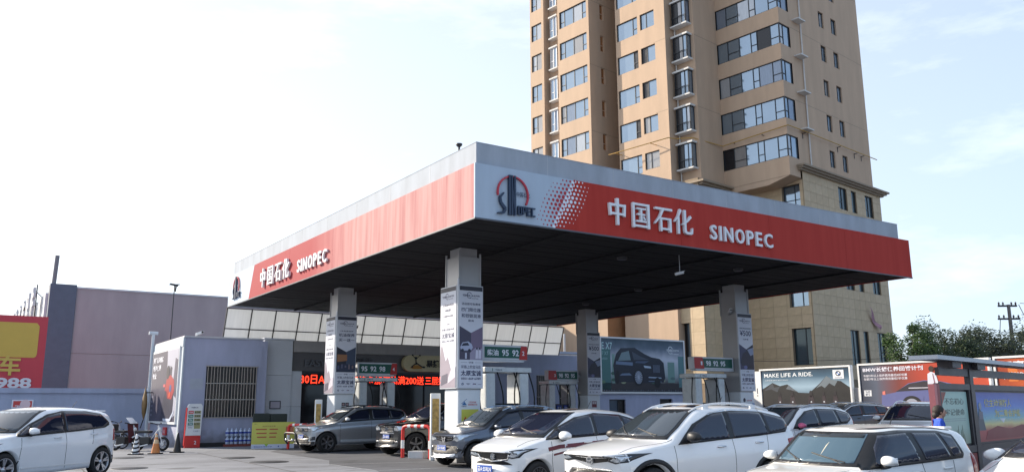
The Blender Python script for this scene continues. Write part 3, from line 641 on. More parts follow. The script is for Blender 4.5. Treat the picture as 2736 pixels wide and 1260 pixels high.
for i, (u0, v0, st, ln) in enumerate(cols):
    M = MC @ T(u0, v0, 0)
    c = empty('canopy_column', M, lab[i], 'column', 'columns carrying the canopy')
    b = MB(); b.box(.02, .76, .02, .80, 2.05, 6.05, COLM, None); b.build('shaft', c, M)
    b = MB(); b.box(.10, .70, .10, .72, 6.05, 6.34, COLM); b.box(-.01, .05, -.01, .05, 5.1, 6.22, COLM); b.box(.735, .785, -.005, .04, 5.1, 6.17, COLM); b.box(-.005, .04, .775, .82, 5.1, 6.17, COLM); b.build('corner_strip', c, M)
    if i == 3: b = MB(); b.box(0, .78, 0, .82, 0, 2.08, COLW, None, .04); b.build('column_base', c, M)
    else: b = MB(); b.box(0, .78, 0, .82, 0, 2.08, COLW, None, .05); b.build('column_base', c, M)
    column_poster(c, M @ T(-.01, -.075, 2.13), .80, 3.0, ln, st)
    if i in (0, 2):
        ML = M @ RZ(-pi / 2) @ T(-.95, -.075, 2.13)
        column_poster(c, ML, .92, 3.0, [('全系BMW机油', .81, .07, .7), ('88折', .755, .08, .4), ('立减¥50元起', .70, .06, .66), ('详询', .62, .04, .2), ('环路上的宝马店', .565, .06, .8), ('太原宝诚', .49, .14, .82), ('0351-702 6789', .45, .05, .8)], 0, False)
        b = MB(); b.cyl((-.03, -.03, 2.1), (-.03, -.03, 5.35), .035, FRAMEW, n=8); b.build('corner_trim', c, M)
    # notices on the base
    b = MB()
    if i == 0:
        b.prism([(.13, 1.62), (.30, 1.62), (.22, 1.72)], -.004, 0, ink(60, 110, 160)); b.stroke((.12, 1.66), (.3, 1.80), .02, .01, -.004, 0, ink(60, 110, 160)); b.text('中国加油', .12, 1.57, .16, .03, -.004, NAVY)
        b.text('三晋加油站', .36, 1.68, .26, .05, -.004, ink(190, 50, 60)); b.text('诚信经营永不变', .34, 1.61, .32, .05, -.004, ink(190, 50, 60))
        b.box(.12, .7, -.006, 0, .75, 1.5, ink(205, 205, 90)); b.text('加油', .2, 1.05, .4, .24, -.01, ink(190, 50, 40), .03)
    elif i == 2:
        for k in range(4): b.box(.3 + .16 * (k % 2), .44 + .16 * (k % 2), -.006, 0, 1.62 - .16 * (k // 2), 1.76 - .16 * (k // 2), ink(40, 36, 40)); b.disc(.37 + .16 * (k % 2), 1.69 - .16 * (k // 2), .045, .045, -.009, -.0065, ink(170, 140, 140), n=12)
    elif i == 1:
        b.text('加油中国', .32, 1.72, .3, .05, -.004, ink(190, 50, 60)); b.disc(.2, 1.76, .07, .08, -.004, 0, ink(40, 44, 60), n=12); b.box(.62, .78, -.006, 0, 1.5, 1.66, ink(160, 175, 200))
    else:
        b.box(.25, .55, -.006, 0, 1.5, 1.8, ink(120, 50, 60)); b.box(.28, .39, -.009, -.0065, 1.66, 1.77, ink(200, 190, 195)); b.box(.41, .52, -.009, -.0065, 1.66, 1.77, ink(200, 190, 195))
    b.build('notice', c, M)
# islands under the columns
for i, (u0, v0, vv) in enumerate(((1.62, 3.65, 5.3), (1.2, 13.5, 15.4), (12.0, 4.6, 6.4), (12.4, 14.3, 16.2))):
    b = MB(); b.box(0, 5.2, 0, vv - v0, 0, .17, M_('island concrete', (.35, .35, .35), .85, bump=.3), None, .03)
    o = b.build('pump_island', None, MC @ T(u0, v0, 0)); tag(o, kind='structure')
# pumps
GRN = ink(18, 84, 70); PIN = M_('pump interior dark panel', (.02, .022, .028), .35); PBL = ink(40, 70, 160)
def pump(M, label):
    t = empty('fuel_pump', M, label, 'fuel pump', 'fuel pumps under the canopy')
    PW = M_('pump white enamel', (.62, .65, .66), .28, var=.04)
    for x in (0, 1.25):
        b = MB(); b.box(x, x + .36, 0, .75, .0, 2.42, PW, None, .06); b.build('side_pillar', t, M)
    b = MB(); b.box(-.06, 1.68, -.05, .8, 2.44, 2.60, PW, None, .03); b.text('中国石化', .32, 2.49, .25, .05, -.054, NAVY); b.text('⚑', .2, 2.48, .06, .08, -.054, GRN) if 0 else b.box(.2, .22, -.054, -.05, 2.47, 2.56, GRN); b.build('hose_beam', t, M)
    b = MB(); b.box(.36, 1.25, .08, .68, .0, 1.05, PW); b.box(.36, 1.25, .06, .7, 1.05, 1.50, PIN); b.build('cabinet', t, M)
    b = MB(); b.box(.45, .85, .0, .06, .82, 1.0, ink(190, 196, 206)); b.box(.52, .80, -.006, 0, .88, .96, PBL); b.build('display', t, M)
    for x in (.45, .88): 
        b = MB(); b.box(x, x + .27, .02, .06, 1.18, 1.44, PBL); b.text('欢迎光临', x + .04, 1.3, .19, .07, .016, PAPERW); b.text('自助加油', x + .04, 1.2, .19, .05, .016, PAPERW); b.build('price_display', t, M)
    for k, (x, y, sgn) in enumerate(((.40, -.02, 1), (1.02, -.02, 1), (1.12, -.04, -1), (1.66, .1, 1), (-.06, .1, -1), (1.66, .5, 1))):
        b = MB(); pts = [(x, y, 2.45)]
        for j in range(1, 9): s = j / 8; pts.append((x + sgn * .16 * sin(pi * s) + .05 * s, y - .06 * sin(pi * s), 2.45 - 1.45 * s - .1 * sin(pi * s)))
        b.tube(pts, .022, RUBBER, 6); b.build('hose', t, M)
        b = MB(); b.box(pts[-1][0] - .03, pts[-1][0] + .03, pts[-1][1] - .02, pts[-1][1] + .12, .96, 1.12, BLACK, None, .015); b.build('nozzle', t, M)
    return t
def price_sign(M, w, h, txt, num, left, label, colu):
    t = empty('grade_sign', M, label, 'sign', 'grade signs fixed to the columns')
    b = MB(); b.box(0, w, 0, .34, 0, h, FRAMEW, None, .02); b.box(-.03 if not left else .1, w + .03 if left else w - .1, .02, .3, -.06, -.003, FRAMEW); b.build('sign_box', t, M)
    b = MB(); b.box(.08, w - .08, -.004, 0, .06, h - .06, GRN)
    if left: b.prism([(-.01, .02), (.52, .02), (.44, h - .02), (-.01, h - .02)], -.010, -.0045, ink(178, 40, 40))
    else: b.prism([(w - .30, .02), (w + .01, .02), (w + .01, h - .02), (w - .22, h - .02)], -.010, -.0045, ink(186, 44, 40))
    b.build('sign_face', t, M)
    b = MB(); x = .62 if left else .17
    for s, ww in txt: b.text(s, x, h * .27, ww, h * .42, -.008, PAPERW, .025); x += ww + .13
    b.text(num, .33 if left else w - .19, h * .33, .09, h * .3, -.014, PAPERW, .02)
    b.build('lettering', t, M)
    b = MB(); b.box(w / 2 - .04, w / 2 + .04, .1, .2, -.55, -.06, GREYW) if colu == 0 else b.box(*colu, .1, .2, h * .3, h * .6, GREYW); b.build('bracket', t, M)
pump(MC @ T(2.98, 4.25, .17), 'white fuel pump right of the nearest column under the diesel sign 2')
pump(MC @ T(3.2, 14.3, .17), 'white fuel pump behind the silver car beside the column with the oil service poster')
pump(MC @ T(13.05, 5.25, .17), 'white fuel pump left of the right-hand column in front of the tower base')
pump(MC @ T(13.5, 15.3, .17), 'shaded fuel pump left of the far column in front of barred windows')
price_sign(MC @ T(2.82, 4.2, 2.99), 1.66, .46, (('柴油', .42), ('95', .25), ('92', .25)), '2', False, 'green sign reading diesel 95 92 with red end number 2', (-.3, .02))
price_sign(MC @ T(12.93, 5.15, 2.93), 2.17, .47, (('98', .27), ('92', .27), ('95', .27)), '1', True, 'green sign reading 98 92 95 with red left end number 1', (2.1, 2.3))
price_sign(MC @ T(3.05, 14.2, 2.87), 1.76, .5, (('95', .27), ('92', .27), ('98', .27)), '4', False, 'green sign reading 95 92 98 behind the silver car, red number 4 at right', (-.35, .02))
price_sign(MC @ T(13.42, 15.25, 2.80), 1.84, .48, (('98', .24), ('92', .24), ('95', .24)), '3', True, 'shaded green sign with red left end at the far column', (1.8, 2.1))
# golden panelled white bollards
GOLD = M_('stained gold panel', (.40, .26, .08), .5, .2, var=.45, vs=9)
for (px, py, Y, h, w, lb) in ((851, 1090, 32.2, 1.87, .27, 'white pillar with a stained gold panel left of the rear column base'), (1163, 1090, 25.9, 1.98, .30, 'tall white pillar with a stained gold panel beside the red and white guard rail')):
    p = at(px, py, Y); M = T(p.x, p.y, 0) @ RZ(radians(12))
    t = empty('info_pillar', M, lb, 'pillar', 'white pillars with gold panels')
    b = MB(); b.box(-w / 2, w / 2, -.09, .09, 0, h, WHITE, None, .025); b.build('pillar_body', t, M)
    MB().box(-w / 2 + .045, w / 2 - .045, -.1, -.088, .2, h - .16, GOLD).build('gold_panel', t, M)
# red and white guard hoops
def hoop(p, q, h, label):
    d = Vector((q[0] - p[0], q[1] - p[1], 0)); L = d.length; M = T(p[0], p[1], 0) @ RZ(atan2(d.y, d.x))
    t = empty('guard_hoop', M, label, 'guard rail')
    r = .055; c = .12
    pts = [(0, 0, 0), (0, 0, h - c), (.035, 0, h - .035), (c, 0, h), (L - c, 0, h), (L - .035, 0, h - .035), (L, 0, h - c), (L, 0, 0)]
    MB().tube(pts, r, RED, 12, None).build('hoop_tube', t, M)
    for k in range(3):
        x = .22 + k * (L - .3) / 3; b = MB(); b.cyl((x, 0, h), (x + .12, 0, h), r + .003, WHITE, n=12); b.build('white_band', t, M)
    for x in (0, L): b = MB(); b.cyl((x, 0, .3), (x, 0, .55), r + .003, WHITE, n=12); b.build('white_band', t, M)
    for x in (0, L): b = MB(); b.cyl((x, 0, 0), (x, 0, .012), .1, DARKMET, n=12); b.build('foot_plate', t, M)
hoop((-3.51, 27.24), (-2.58, 26.6), .98, 'red and white striped guard hoop in front of the black car')
hoop((-8.74, 33.3), (-7.5, 32.6), .92, 'red guard hoop at the yellow banner, mostly hidden by the silver car')
o = MB().box(-.26, .26, -.2, .2, 0, .22, M_('pale kerb block', (.5, .52, .54), .85, bump=.4), None, .02).build('kerb_block', None, T(-3.0, 27.1, 0) @ RZ(radians(-20))); tag(o, 'pale concrete block under the red and white guard hoop', 'block')

# ------------------------------------------------------------------ shop
LAV = M_('lavender grey render', (.385, .405, .53), .8, var=.10, vs=1.8, bump=.3, bs=25, stretch=(1, 1, .3))
PIL = M_('light grey wall panel', (.56, .58, .61), .5, var=.05, vs=1)
BEI = M_('brown grey composite panel', (.36, .335, .32), .45, .1, var=.08)
SGN = M_('dark brown sign backing', (.095, .085, .085), .35, .2)
shop = empty('station_shop', MC @ T(0, 19.6, 0), 'low lavender and grey petrol station shop with dark glazed front', 'building')
b = MB(); wall(b, I4, -2.6, .66, 0, 4.5, [(-1.67, .5, 1.2, 3.31)], .15, LAV, 19.1); b.box(-2.6, -2.45, 19.1, 25, 0, 4.48, LAV) if 0 else None
wall(b, RZ(-pi / 2), -25.0, -19.1, 0, 4.5, [], .1, LAV, -2.6)
b.box(-2.45, .8, 19.5, 25, 4.3, 4.44, LAV); b.box(-2.45, -2.55, 19.2, 19.3, 0, 1, LAV); b.box(.66, .9, 19.12, 24, 0, 4.46, LAV)
b.build('rendered_wall', shop, MC); b = MB(); wall(b, I4, 11.6, 20.1, 0, 4.47, [(17.15, 18.05, 1.1, 3.27), (18.75, 19.5, 1.1, 3.1)], .15, LAV, 21.5)
b.box(11.4, 20.1, 21.7, 26, 4.2, 4.4, LAV); b.box(20.0, 20.1, 21.503, 26, 0, 4.465, LAV); b.build('rendered_wall', shop, MC); MB().box(-1.8, .6, 19.6, 19.7, .8, 3.6, GLASSD).build('dark_interior', shop, MC); MB().box(16.6, 19.9, 22.1, 22.2, .8, 3.6, GLASSD).build('dark_interior', shop, MC)
b = MB(); b.box(-2.66, .7, 19.04, 19.3, 4.5, 4.56, GREYW); b.box(-2.66, -2.4, 19.3, 25, 4.5, 4.56, GREYW); b.build('roof_edge', shop, MC)
b = MB(); b.box(-2.68, -2.6, 19.08, 25.05, 4.12, 4.5, M_('pale blue white fascia', (.50, .56, .61), .5)); b.box(-2.66, -2.603, 19.06, 19.30, 0, 4.11, MATS['pale blue white fascia']); b.build('side_fascia', shop, MC)
for z0, z1 in ((0, .42), (.43, 1.62), (1.63, 3.0), (3.01, 4.56)):
    MB().box(.9, 2.2, 19.58, 19.9, z0, z1, PIL).build('wall_panel', shop, MC)
    if z1 < 3.2: MB().box(2.205, 2.7, 19.62, 19.9, z0, z1, PIL).build('wall_panel', shop, MC)
MB().box(2.2, 2.7, 19.66, 19.9, 3.0, 3.2, PIL).build('wall_panel', shop, MC)
MB().box(.86, 2.26, 19.54, 20.2, 4.565, 4.64, PIL).build('parapet_cap', shop, MC)
for k in range(6): MB().box(2.26 + k * 1.55, 2.26 + (k + 1) * 1.55 - .01, 19.6, 19.9, 4.06, 4.58, BEI).build('fascia_sheet', shop, MC)
b = MB(); b.box(2.2, 11.6, 19.75, 19.9, 3.22, 4.055, SGN); b.box(2.2, 11.6, 19.7, 20.2, 3.12, 3.218, DARKMET); b.build('sign_backing', shop, MC)
b = MB(); b.box(11.56, 11.75, 19.6, 21.6, 0, 4.58, BEI); b.box(2.2, 11.6, 20.4, 20.5, 4.0, 4.6, BEI); b.build('end_panel', shop, MC)
b = MB(); b.text('EASY', 2.82, 3.42, 1.05, .32, 19.68, M_('dark grey letters', (.10, .10, .11), .35), .03, .03); b.build('sign_lettering', shop, MC)
b = MB(); b.text('便利店', 5.35, 3.66, .95, .24, 19.70, MATS['dark grey letters'], .02, .03); b.build('sign_lettering', shop, MC)
# rounded logo box
x0, x1, zc, r = 7.75, 10.2, 3.68, .40
b = MB(); pts = [(x0 + r - r * cos(pi * (i / 12) - pi / 2) if 0 else x0 + r + r * cos(pi / 2 + pi * i / 12), zc + r * sin(pi / 2 + pi * i / 12)) for i in range(13)] + [(x1 - r + r * cos(-pi / 2 + pi * i / 12), zc + r * sin(-pi / 2 + pi * i / 12)) for i in range(13)]
b.prism(pts, 19.52, 19.74, M_('cream sign box', (.62, .53, .30), .4, var=.08)); b.build('logo_box', shop, MC)
b = MB(); DK = ink(30, 26, 26)
b.prism([(8.12, 3.46), (8.3, 3.40), (8.75, 3.42), (8.82, 3.54), (8.6, 3.6), (8.25, 3.58)], 19.505, 19.52, ink(190, 130, 40)); 
for p, q, a, c in (((8.45, 3.62), (8.42, 3.92), .07, .04), ((8.42, 3.9), (8.25, 4.06), .04, .02), ((8.43, 3.88), (8.62, 4.05), .04, .02), ((8.45, 3.68), (8.2, 3.52), .05, .04), ((8.45, 3.7), (8.8, 3.5), .06, .05)): b.stroke(p, q, a, c, 19.49, 19.504, DK)
b.disc(8.42, 3.94, .07, .06, 19.48, 19.4895, DK); b.disc(8.86, 3.5, .08, .05, 19.48, 19.4895, DK); b.disc(8.22, 3.5, .06, .04, 19.48, 19.4895, DK); b.disc(8.24, 4.08, .05, .04, 19.48, 19.4895, DK); b.disc(8.64, 4.07, .05, .04, 19.48, 19.4895, DK)
b.text('易捷', 9.0, 3.5, .75, .36, 19.49, DK, .03, .02); b.build('logo_print', shop, MC)
# LED text strip
LED = M_('lit red diodes', (1.0, .035, .012), .5, var=0, emit=2.2)
b = MB(); b.box(2.62, 11.5, 19.80, 19.86, 2.62, 3.12, BLACK); b.build('display_housing', shop, MC)
b = MB(); 
for s, x, w in (('30日A', 2.70, 1.15), ('PP为', 3.95, .75), ('车自技卡', 4.80, 1.5), ('加汽油满200送', 6.38, 2.65), ('三层好', 9.12, 1.1), ('礼购', 10.3, .7)): b.text(s, x, 2.65, w, .40, 19.785, LED, .0)
tag(b.build('led_lettering', shop, MC), kind='stuff')
# glazed front with dark interior, posts, shelves
b = MB(); b.box(2.62, 11.5, 21.2, 21.3, 0, 4.0, M_('dim shop wall', (.035, .035, .038), .6)); b.box(2.62, 11.5, 20.0, 21.2, -.0, .05, MATS['dim shop wall']); b.build('interior', shop, MC)
for x in (2.7, 4.3, 5.9, 7.5, 9.1, 10.7): MB().box(x, x + .07, 19.9, 20.0, 0, 2.6, DARKMET).build('door_frame', shop, MC)
for k in range(5): MB().add([(2.78 + k * 1.6, 19.95, .05), (4.28 + k * 1.6, 19.95, .05), (4.28 + k * 1.6, 19.95, 2.6), (2.78 + k * 1.6, 19.95, 2.6)], [(0, 1, 2, 3)], M_('tinted shop glass', (.015, .017, .02), .05)).build('glass_pane', shop, MC)
u0, z0 = pv(727, 1053, 19.5)
b = MB(); b.box(1.25, 1.75, 19.55, 19.58, 1.52, 1.88, ink(60, 62, 72)); b.box(1.29, 1.71, 19.543, 19.549, 1.56, 1.84, ink(176, 170, 182)); b.build('notice_frame', shop, MC)
# barred windows
def barred(x0, x1, z0, z1, v, n, mid):
    M = MC @ T(x0, v, z0); w, h = x1 - x0, z1 - z0
    wn_ = window(shop, M @ T(0, .10, 0), w, h, (.5,) if w > 1.5 else (), (), (0, 1) if w > 1.5 else (0,))
    g_ = MB(); PB = M_('weathered bar paint', (.42, .37, .32), .6)
    g_.box(-.03, w + .03, -.1, -.05, -.03, 0, PB); g_.box(-.03, w + .03, -.1, -.05, h, h + .03, PB)
    for z in mid: g_.box(0, w, -.085, -.065, z * h, z * h + .025, M_('pale crossbar', (.6, .58, .55), .5))
    gr = g_.build('window_grille', shop, M)
    first = None
    for i in range(n):
        Mb = M @ T(w * (i + .5) / n, -.095 - .004 * (i % 3), 0) @ RY(random.uniform(-.006, .006))
        if first: child(first, 'bar', gr, Mb)
        else: first = MB().cyl((0, 0, 0), (0, 0, h), .014, PB, n=6).build('bar', gr, Mb)
barred(-1.67, .5, 1.2, 3.31, 19.1, 17, (.34, .66))
barred(17.15, 18.05, 1.1, 3.27, 21.5, 7, (.45,)); barred(18.75, 19.5, 1.1, 3.1, 21.5, 6, (.45,))
# goods seen behind the bars
for k in range(12):
    x = -1.5 + (k % 6) * .33; z = 2.86 if k < 6 else 1.95
    MB().box(x, x + .25, 19.42, 19.55, z, z + random.uniform(.16, .26), ink(*random.choice(((120, 96, 60), (90, 70, 50), (140, 120, 70), (80, 84, 96))))).build('stacked_goods', shop, MC)
MB().box(-1.6, .45, 19.4, 19.56, 2.78, 2.83, STEEL).build('shelf', shop, MC); MB().box(-1.6, .45, 19.4, 19.56, 1.88, 1.93, STEEL).build('shelf', shop, MC)
# dark step and patch on the wall
MB().box(-1.85, .60, 18.85, 19.098, 0, .17, M_('black step', (.02, .018, .02), .6)).build('step', shop, MC)
MB().box(-2.3, -1.78, 19.085, 19.0985, 2.35, 2.8, M_('repainted patch', (.40, .43, .50), .8)).build('wall_patch', shop, MC)
# translucent leaning panels between the canopy and the shop roof
AWN = bpy.data.materials.new('translucent fibre panel'); AWN.use_nodes = True
nt = AWN.node_tree; n = nt.nodes; l = nt.links; p = n['Principled BSDF']; p.inputs['Base Color'].default_value = (.62, .68, .66, 1); p.inputs['Roughness'].default_value = .45
tr = n.new('ShaderNodeBsdfTranslucent'); ms = n.new('ShaderNodeMixShader'); ms.inputs[0].default_value = .62
t_ = n.new('ShaderNodeTexCoord'); mpn = n.new('ShaderNodeMapping'); mpn.inputs['Scale'].default_value = (9, 9, .5); a = n.new('ShaderNodeTexNoise'); a.inputs['Scale'].default_value = 1.3; a.inputs['Detail'].default_value = 5
r = n.new('ShaderNodeValToRGB'); r.color_ramp.elements[0].color = (.53, .555, .58, 1); r.color_ramp.elements[1].color = (.68, .70, .72, 1)
l.new(t_.outputs['Object'], mpn.inputs[0]); l.new(mpn.outputs[0], a.inputs['Vector']); l.new(a.outputs[0], r.inputs[0]); l.new(r.outputs[0], tr.inputs['Color']); l.new(r.outputs[0], p.inputs['Base Color'])
l.new(p.outputs[0], ms.inputs[1]); l.new(tr.outputs[0], ms.inputs[2]); l.new(ms.outputs[0], n['Material Output'].inputs[0])
aw = empty('translucent_screen', MC @ T(0, 22.7, 4.3), 'leaning screen of pale translucent panels between canopy and shop roof', 'screen')
lean = atan2(.62, 1.75)
MAw = MC @ T(0, 22.68, 6.24) @ RX(lean)      # local z runs down the screen (negative)
cw = 20.05 / 17
for i in range(17):
    for (za, zb) in ((-.0, -.98), (-1.02, -2.1)):
        MB().box(i * cw + .02, (i + 1) * cw - .02, -.01, .01, zb, za, AWN).build('fibre_panel', aw, MAw)
for i in range(18): MB().box(i * cw - .022, i * cw + .022, -.04, .03, -2.15, .02, DARKMET).build('mullion', aw, MAw)
for z in (0, -1.0, -2.12): MB().box(-.03, 20.08, -.05, -.041, z - .022, z + .022, DARKMET).build('rail', aw, MAw)

# ------------------------------------------------------------------ poster on the side of the shop
MS = MC @ T(-2.62, 22.7, 0) @ RZ(-pi / 2)       # x from the back towards the corner, facing left
t = empty('wall_poster', MS @ T(-2.2, 0, 1.0), 'large dark poster of a crouching worker in red on the shop side wall', 'poster')
b = MB(); b.box(-2.25, 3.20, -.09, -.0, .92, 4.18, WHITE); b.build('poster_board', t, MS)
b = MB(); y = -.094; b.box(-2.15, 3.10, y, -.0901, 1.02, 4.08, ink(70, 66, 84))
b.prism([(.95, 4.08), (3.1, 4.08), (3.1, 1.3), (2.2, 1.1), (1.9, 2.2), (1.2, 2.6)], y - .003, y - .0002, ink(176, 176, 190))
b.prism([(1.5, 2.3), (2.0, 2.3), (2.1, 3.3), (1.7, 3.4)], y - .006, y - .0032, ink(60, 58, 74)); b.prism([(2.35, 2.2), (3.1, 2.0), (3.1, 3.6), (2.6, 3.7)], y - .006, y - .0032, ink(80, 78, 96))
b.prism([(.3, 1.05), (2.6, 1.05), (2.7, 1.9), (2.5, 2.5), (1.2, 2.5), (.5, 1.7)], y - .009, y - .0062, ink(48, 46, 62))
b.prism([(.9, 2.35), (1.2, 2.9), (1.9, 3.0), (2.6, 2.75), (2.75, 2.3), (2.3, 1.95), (1.5, 2.0), (1.3, 2.3)], y - .012, y - .0092, ink(160, 46, 46)); b.disc(1.35, 3.12, .30, .30, y - .015, y - .0125, ink(44, 42, 54)); b.box(.55, .95, y - .012, y - .0092, 2.5, 2.62, ink(206, 92, 96))
b.disc(2.0, 2.42, .22, .16, y - .015, y - .0125, ink(60, 80, 130)); b.disc(1.9, 2.15, .15, .12, y - .018, y - .0155, ink(210, 90, 60)); b.prism([(.9, 1.15), (2.2, 1.15), (2.9, 1.5), (2.9, 1.38), (2.3, 1.03), (1.0, 1.03)], y - .015, y - .0125, ink(198, 206, 222))
b.build('printed_picture', t, MS)
b = MB()
for k, (s, w) in enumerate((('原厂认证维修', 2.1), ('专注保养', 1.7), ('专业', .8))): b.text(s, -1.95, 3.62 - k * .36, w, .27, y - .004, ink(224, 226, 236), .03)
for k in range(5): b.box(-1.9, -1.5, y - .004, y - .0002, 2.05 - k * .2, 2.14 - k * .2, ink(120, 122, 142))
b.build('printed_lettering', t, MS)
o = MB().box(.85, 1.45, -.06, -.0, .45, .78, ink(196, 60, 60)).text('小心', .95, .52, .4, .18, -.064, PAPERW).build('wall_notice', None, MS); tag(o, 'small red notice on the shop side wall under the large poster', 'notice')
# vent pipe, wall boxes and camera mast
v_, z_ = 25.2, 4.9
b = MB(); b.cyl((-2.75, 25.1, 0), (-2.75, 25.1, 5.05), .07, M_('pale pipe', (.6, .64, .68), .5), n=10); b.cyl((-2.95, 25.1, 5.1), (-2.55, 25.1, 5.1), .085, MATS['pale pipe'], n=10); o = b.build('vent_pipe', None, MC); tag(o, 'pale vent pipe with a T top at the back corner of the shop', 'pipe')
p = at(456, 900, 47); b = MB(); b.cyl((p.x, p.y, 0), (p.x, p.y, 8.45), .028, DARKMET, n=6); b.cyl((p.x - .25, p.y, 8.5), (p.x + .2, p.y, 8.4), .06, DARKMET, n=6); b.cyl((p.x + .1, p.y, 8.45), (p.x + .1, p.y - .1, 8.05), .05, DARKMET, n=6); b.box(p.x - .3, p.x + .3, p.y - .03, p.y + .03, 8.44, 8.49, DARKMET); o = b.build('camera_mast', None); tag(o, 'thin mast with a camera rising behind the shop roof', 'mast')
def cctv(M, label, drop=.0):
    t = empty('security_camera', M, label, 'camera')
    b = MB(); b.box(-.05, .05, -.06, .3, -.045, .05, WHITE, RX(radians(-12)), .01); b.cyl((0, -.06, .02), (0, -.075, .02), .035, BLACK, n=10); b.box(-.06, .06, -.12, .26, .05, .06, WHITE, RX(radians(-12))); b.build('camera_housing', t, M)
    b = MB(); b.cyl((0, .1, 0), (0, .1, .25 + drop), .018, STEEL, n=6) if drop else b.tube([(0, .1, -.04), (0, .2, -.12), (0, .34, -.12)], .018, STEEL, 6); b.build('arm', t, M)
cctv(MC @ T(-2.0, 19.0, 4.7) @ RZ(.5), 'white security camera on the front corner of the shop roof')
cctv(MC @ T(8.6, 1.3, 5.75) @ RZ(.9) @ Matrix.Scale(.8, 4), 'security camera hanging below the front of the canopy', .5)
cctv(MC @ T(14.95, 5.0, 5.25) @ RZ(-.6), 'security camera on the left face of the right-hand column')
cctv(MC @ T(2.9, 14.1, 4.75) @ RZ(.5), 'security camera on the right edge of the oil service column')

# ------------------------------------------------------------------ things along the shop wall
# price totem
M = MC @ T(-2.45, 18.62, 0); t = empty('price_totem', M, 'white price board with red foot leaning by the shop corner', 'sign')
b = MB(); b.box(0, .60, 0, .22, 0, .48, RED, None, .01); b.text('2', .36, .14, .09, .14, -.003, PAPERW); b.build('foot', t, M)
b = MB(); pts = [(0.0, .49), (.60, .49), (.62, 1.66), (.55, 1.76), (.1, 1.76), (.04, 1.66)]; b.prism(pts, 0, .18, WHITE); b.prism([(-.03, .1), (-.002, .1), (.03, 1.6), (.0, 1.6)], .02, .2, RED); b.build('board', t, M)
for k, (cc, s, d) in enumerate((((196, 50, 56), '92#', '6.58'), ((30, 120, 96), '95#', '7.03'), ((30, 120, 96), '98#', '7.68'), ((50, 120, 110), '0#', '6.23'))):
    z = 1.36 - k * .155; b = MB(); b.box(.07, .27, -.006, 0, z, z + .12, ink(*cc)); b.text(s, .1, z + .03, .14, .06, -.01, PAPERW); b.box(.30, .56, -.006, 0, z, z + .12, ink(150, 148, 110)); b.text(d, .32, z + .025, .2, .07, -.01, ink(40, 44, 40)); b.build('price_row', t, M)
b = MB(); b.text('中国石化', .17, 1.58, .28, .06, -.004, NAVY); b.box(.04, .58, -.004, 0, .86, .87, INKG); b.text('加油站', .08, .78, .18, .05, -.004, INKG); b.box(.32, .56, -.005, 0, .76, .95, ink(160, 156, 110)) ; b.text('便民服务', .3, .64, .26, .05, -.004, INKG); b.build('lettering', t, M)
# shrink-wrapped bottle packs
PET = M_('clear blue bottle plastic', (.50, .58, .74), .12, .1, var=.1, vs=20); LBL = ink(50, 70, 160); CAPB = ink(190, 205, 235)
def pack(M, label):
    t = empty('bottle_pack', M, label, 'bottle pack', 'packs of bottled water by the wall')
    first = None
    for i in range(3):
        Mb = M @ T(.09 + i * .178, .09 + .01 * (i % 2), 0)
        if first: copy_tree(first, Mb @ RZ(i), t); continue
        b = MB(); b.lathe([(0, 0), (.078, 0), (.084, .02), (.080, .07), (.085, .09), (.080, .12), (.085, .15), (.084, .19), (.07, .235), (.028, .275), (.024, .295)], PET, 14); first = b.build('bottle', t, Mb)
        MB().lathe([(.0865, .10), (.0865, .175)], LBL, 14).build('bottle_label', first, Mb); MB().lathe([(.03, .288), (.03, .32), (0, .32)], CAPB, 10).build('cap', first, Mb)
    return t
MB_ = MC @ T(-.86, 18.55, 0); st = MB().box(0, 1.14, 0, .34, 0, .10, M_('red brown pallet', (.22, .06, .05), .7)).build('low_stand', None, MB_); tag(st, 'low red brown stand under the packs of bottled water', 'stand')
for r in range(2):
    for k in range(2): pack(MB_ @ T(.03 + k * .55, .04 + .02 * r, .101 + r * .325), '%s pack of large water bottles in the %s layer' % (('left', 'right')[k], ('lower', 'upper')[r]))
# yellow banner and covered crates
p0, p1 = Vector((-10.30, 33.70, 0)), Vector((-8.75, 34.25, 0)); d = p1 - p0; M = T(*p0) @ RZ(atan2(d.y, d.x)); w = d.length
t = empty('yellow_banner', M, 'yellow banner with red brown text bars standing in front of the shop', 'banner')
b = MB(); b.box(0, w, 0, .03, .0, 1.02, ink(196, 194, 92)); b.build('banner_sheet', t, M)
b = MB(); b.box(0.002, w - .002, -.005, -.0005, .005, .17, ink(200, 206, 224)); b.prism([(w * .30, .18), (w * .40, .18), (w * .35, .08)], -.010, -.0055, ink(150, 190, 60))
for k in range(3):
    for s in (0, 1): b.prism([(.16 + .5 * s + k * .03 * (1 - s), .72 - k * .15), (.56 + .44 * s - k * .03 * s, .72 - k * .15), (.58 + .4 * s - k * .03 * s, .77 - k * .15), (.14 + .54 * s + k * .03 * (1 - s), .77 - k * .15)], -.005, -.0005, ink(176, 92, 60))
b.text('加油充值优惠', .4, .84, .5, .05, -.004, ink(150, 110, 60)); b.text('油卡', .08, .94, .12, .03, -.004, GRN); b.box(1.02, 1.06, -.0095, -.0055, .06, .11, PBL); b.box(1.3, 1.6, -.005, -.0005, .55, .85, ink(186, 110, 84)); b.text('微信支付 安全便捷', .1, .06, .7, .04, -.009, PBL); b.build('banner_print', t, M)
M = M @ T(.05, .35, 0); t = empty('covered_crates', M, 'dark green covered crates standing behind the yellow banner', 'crate stack')
TARP = M_('dark green tarpaulin', (.02, .028, .024), .7, var=.2, bump=.6, bs=12)
for k in range(2): MB().box(k * .66, k * .66 + .65, 0, .55, .0, 1.36 - .02 * k, TARP, None, .03).build('crate', t, M)
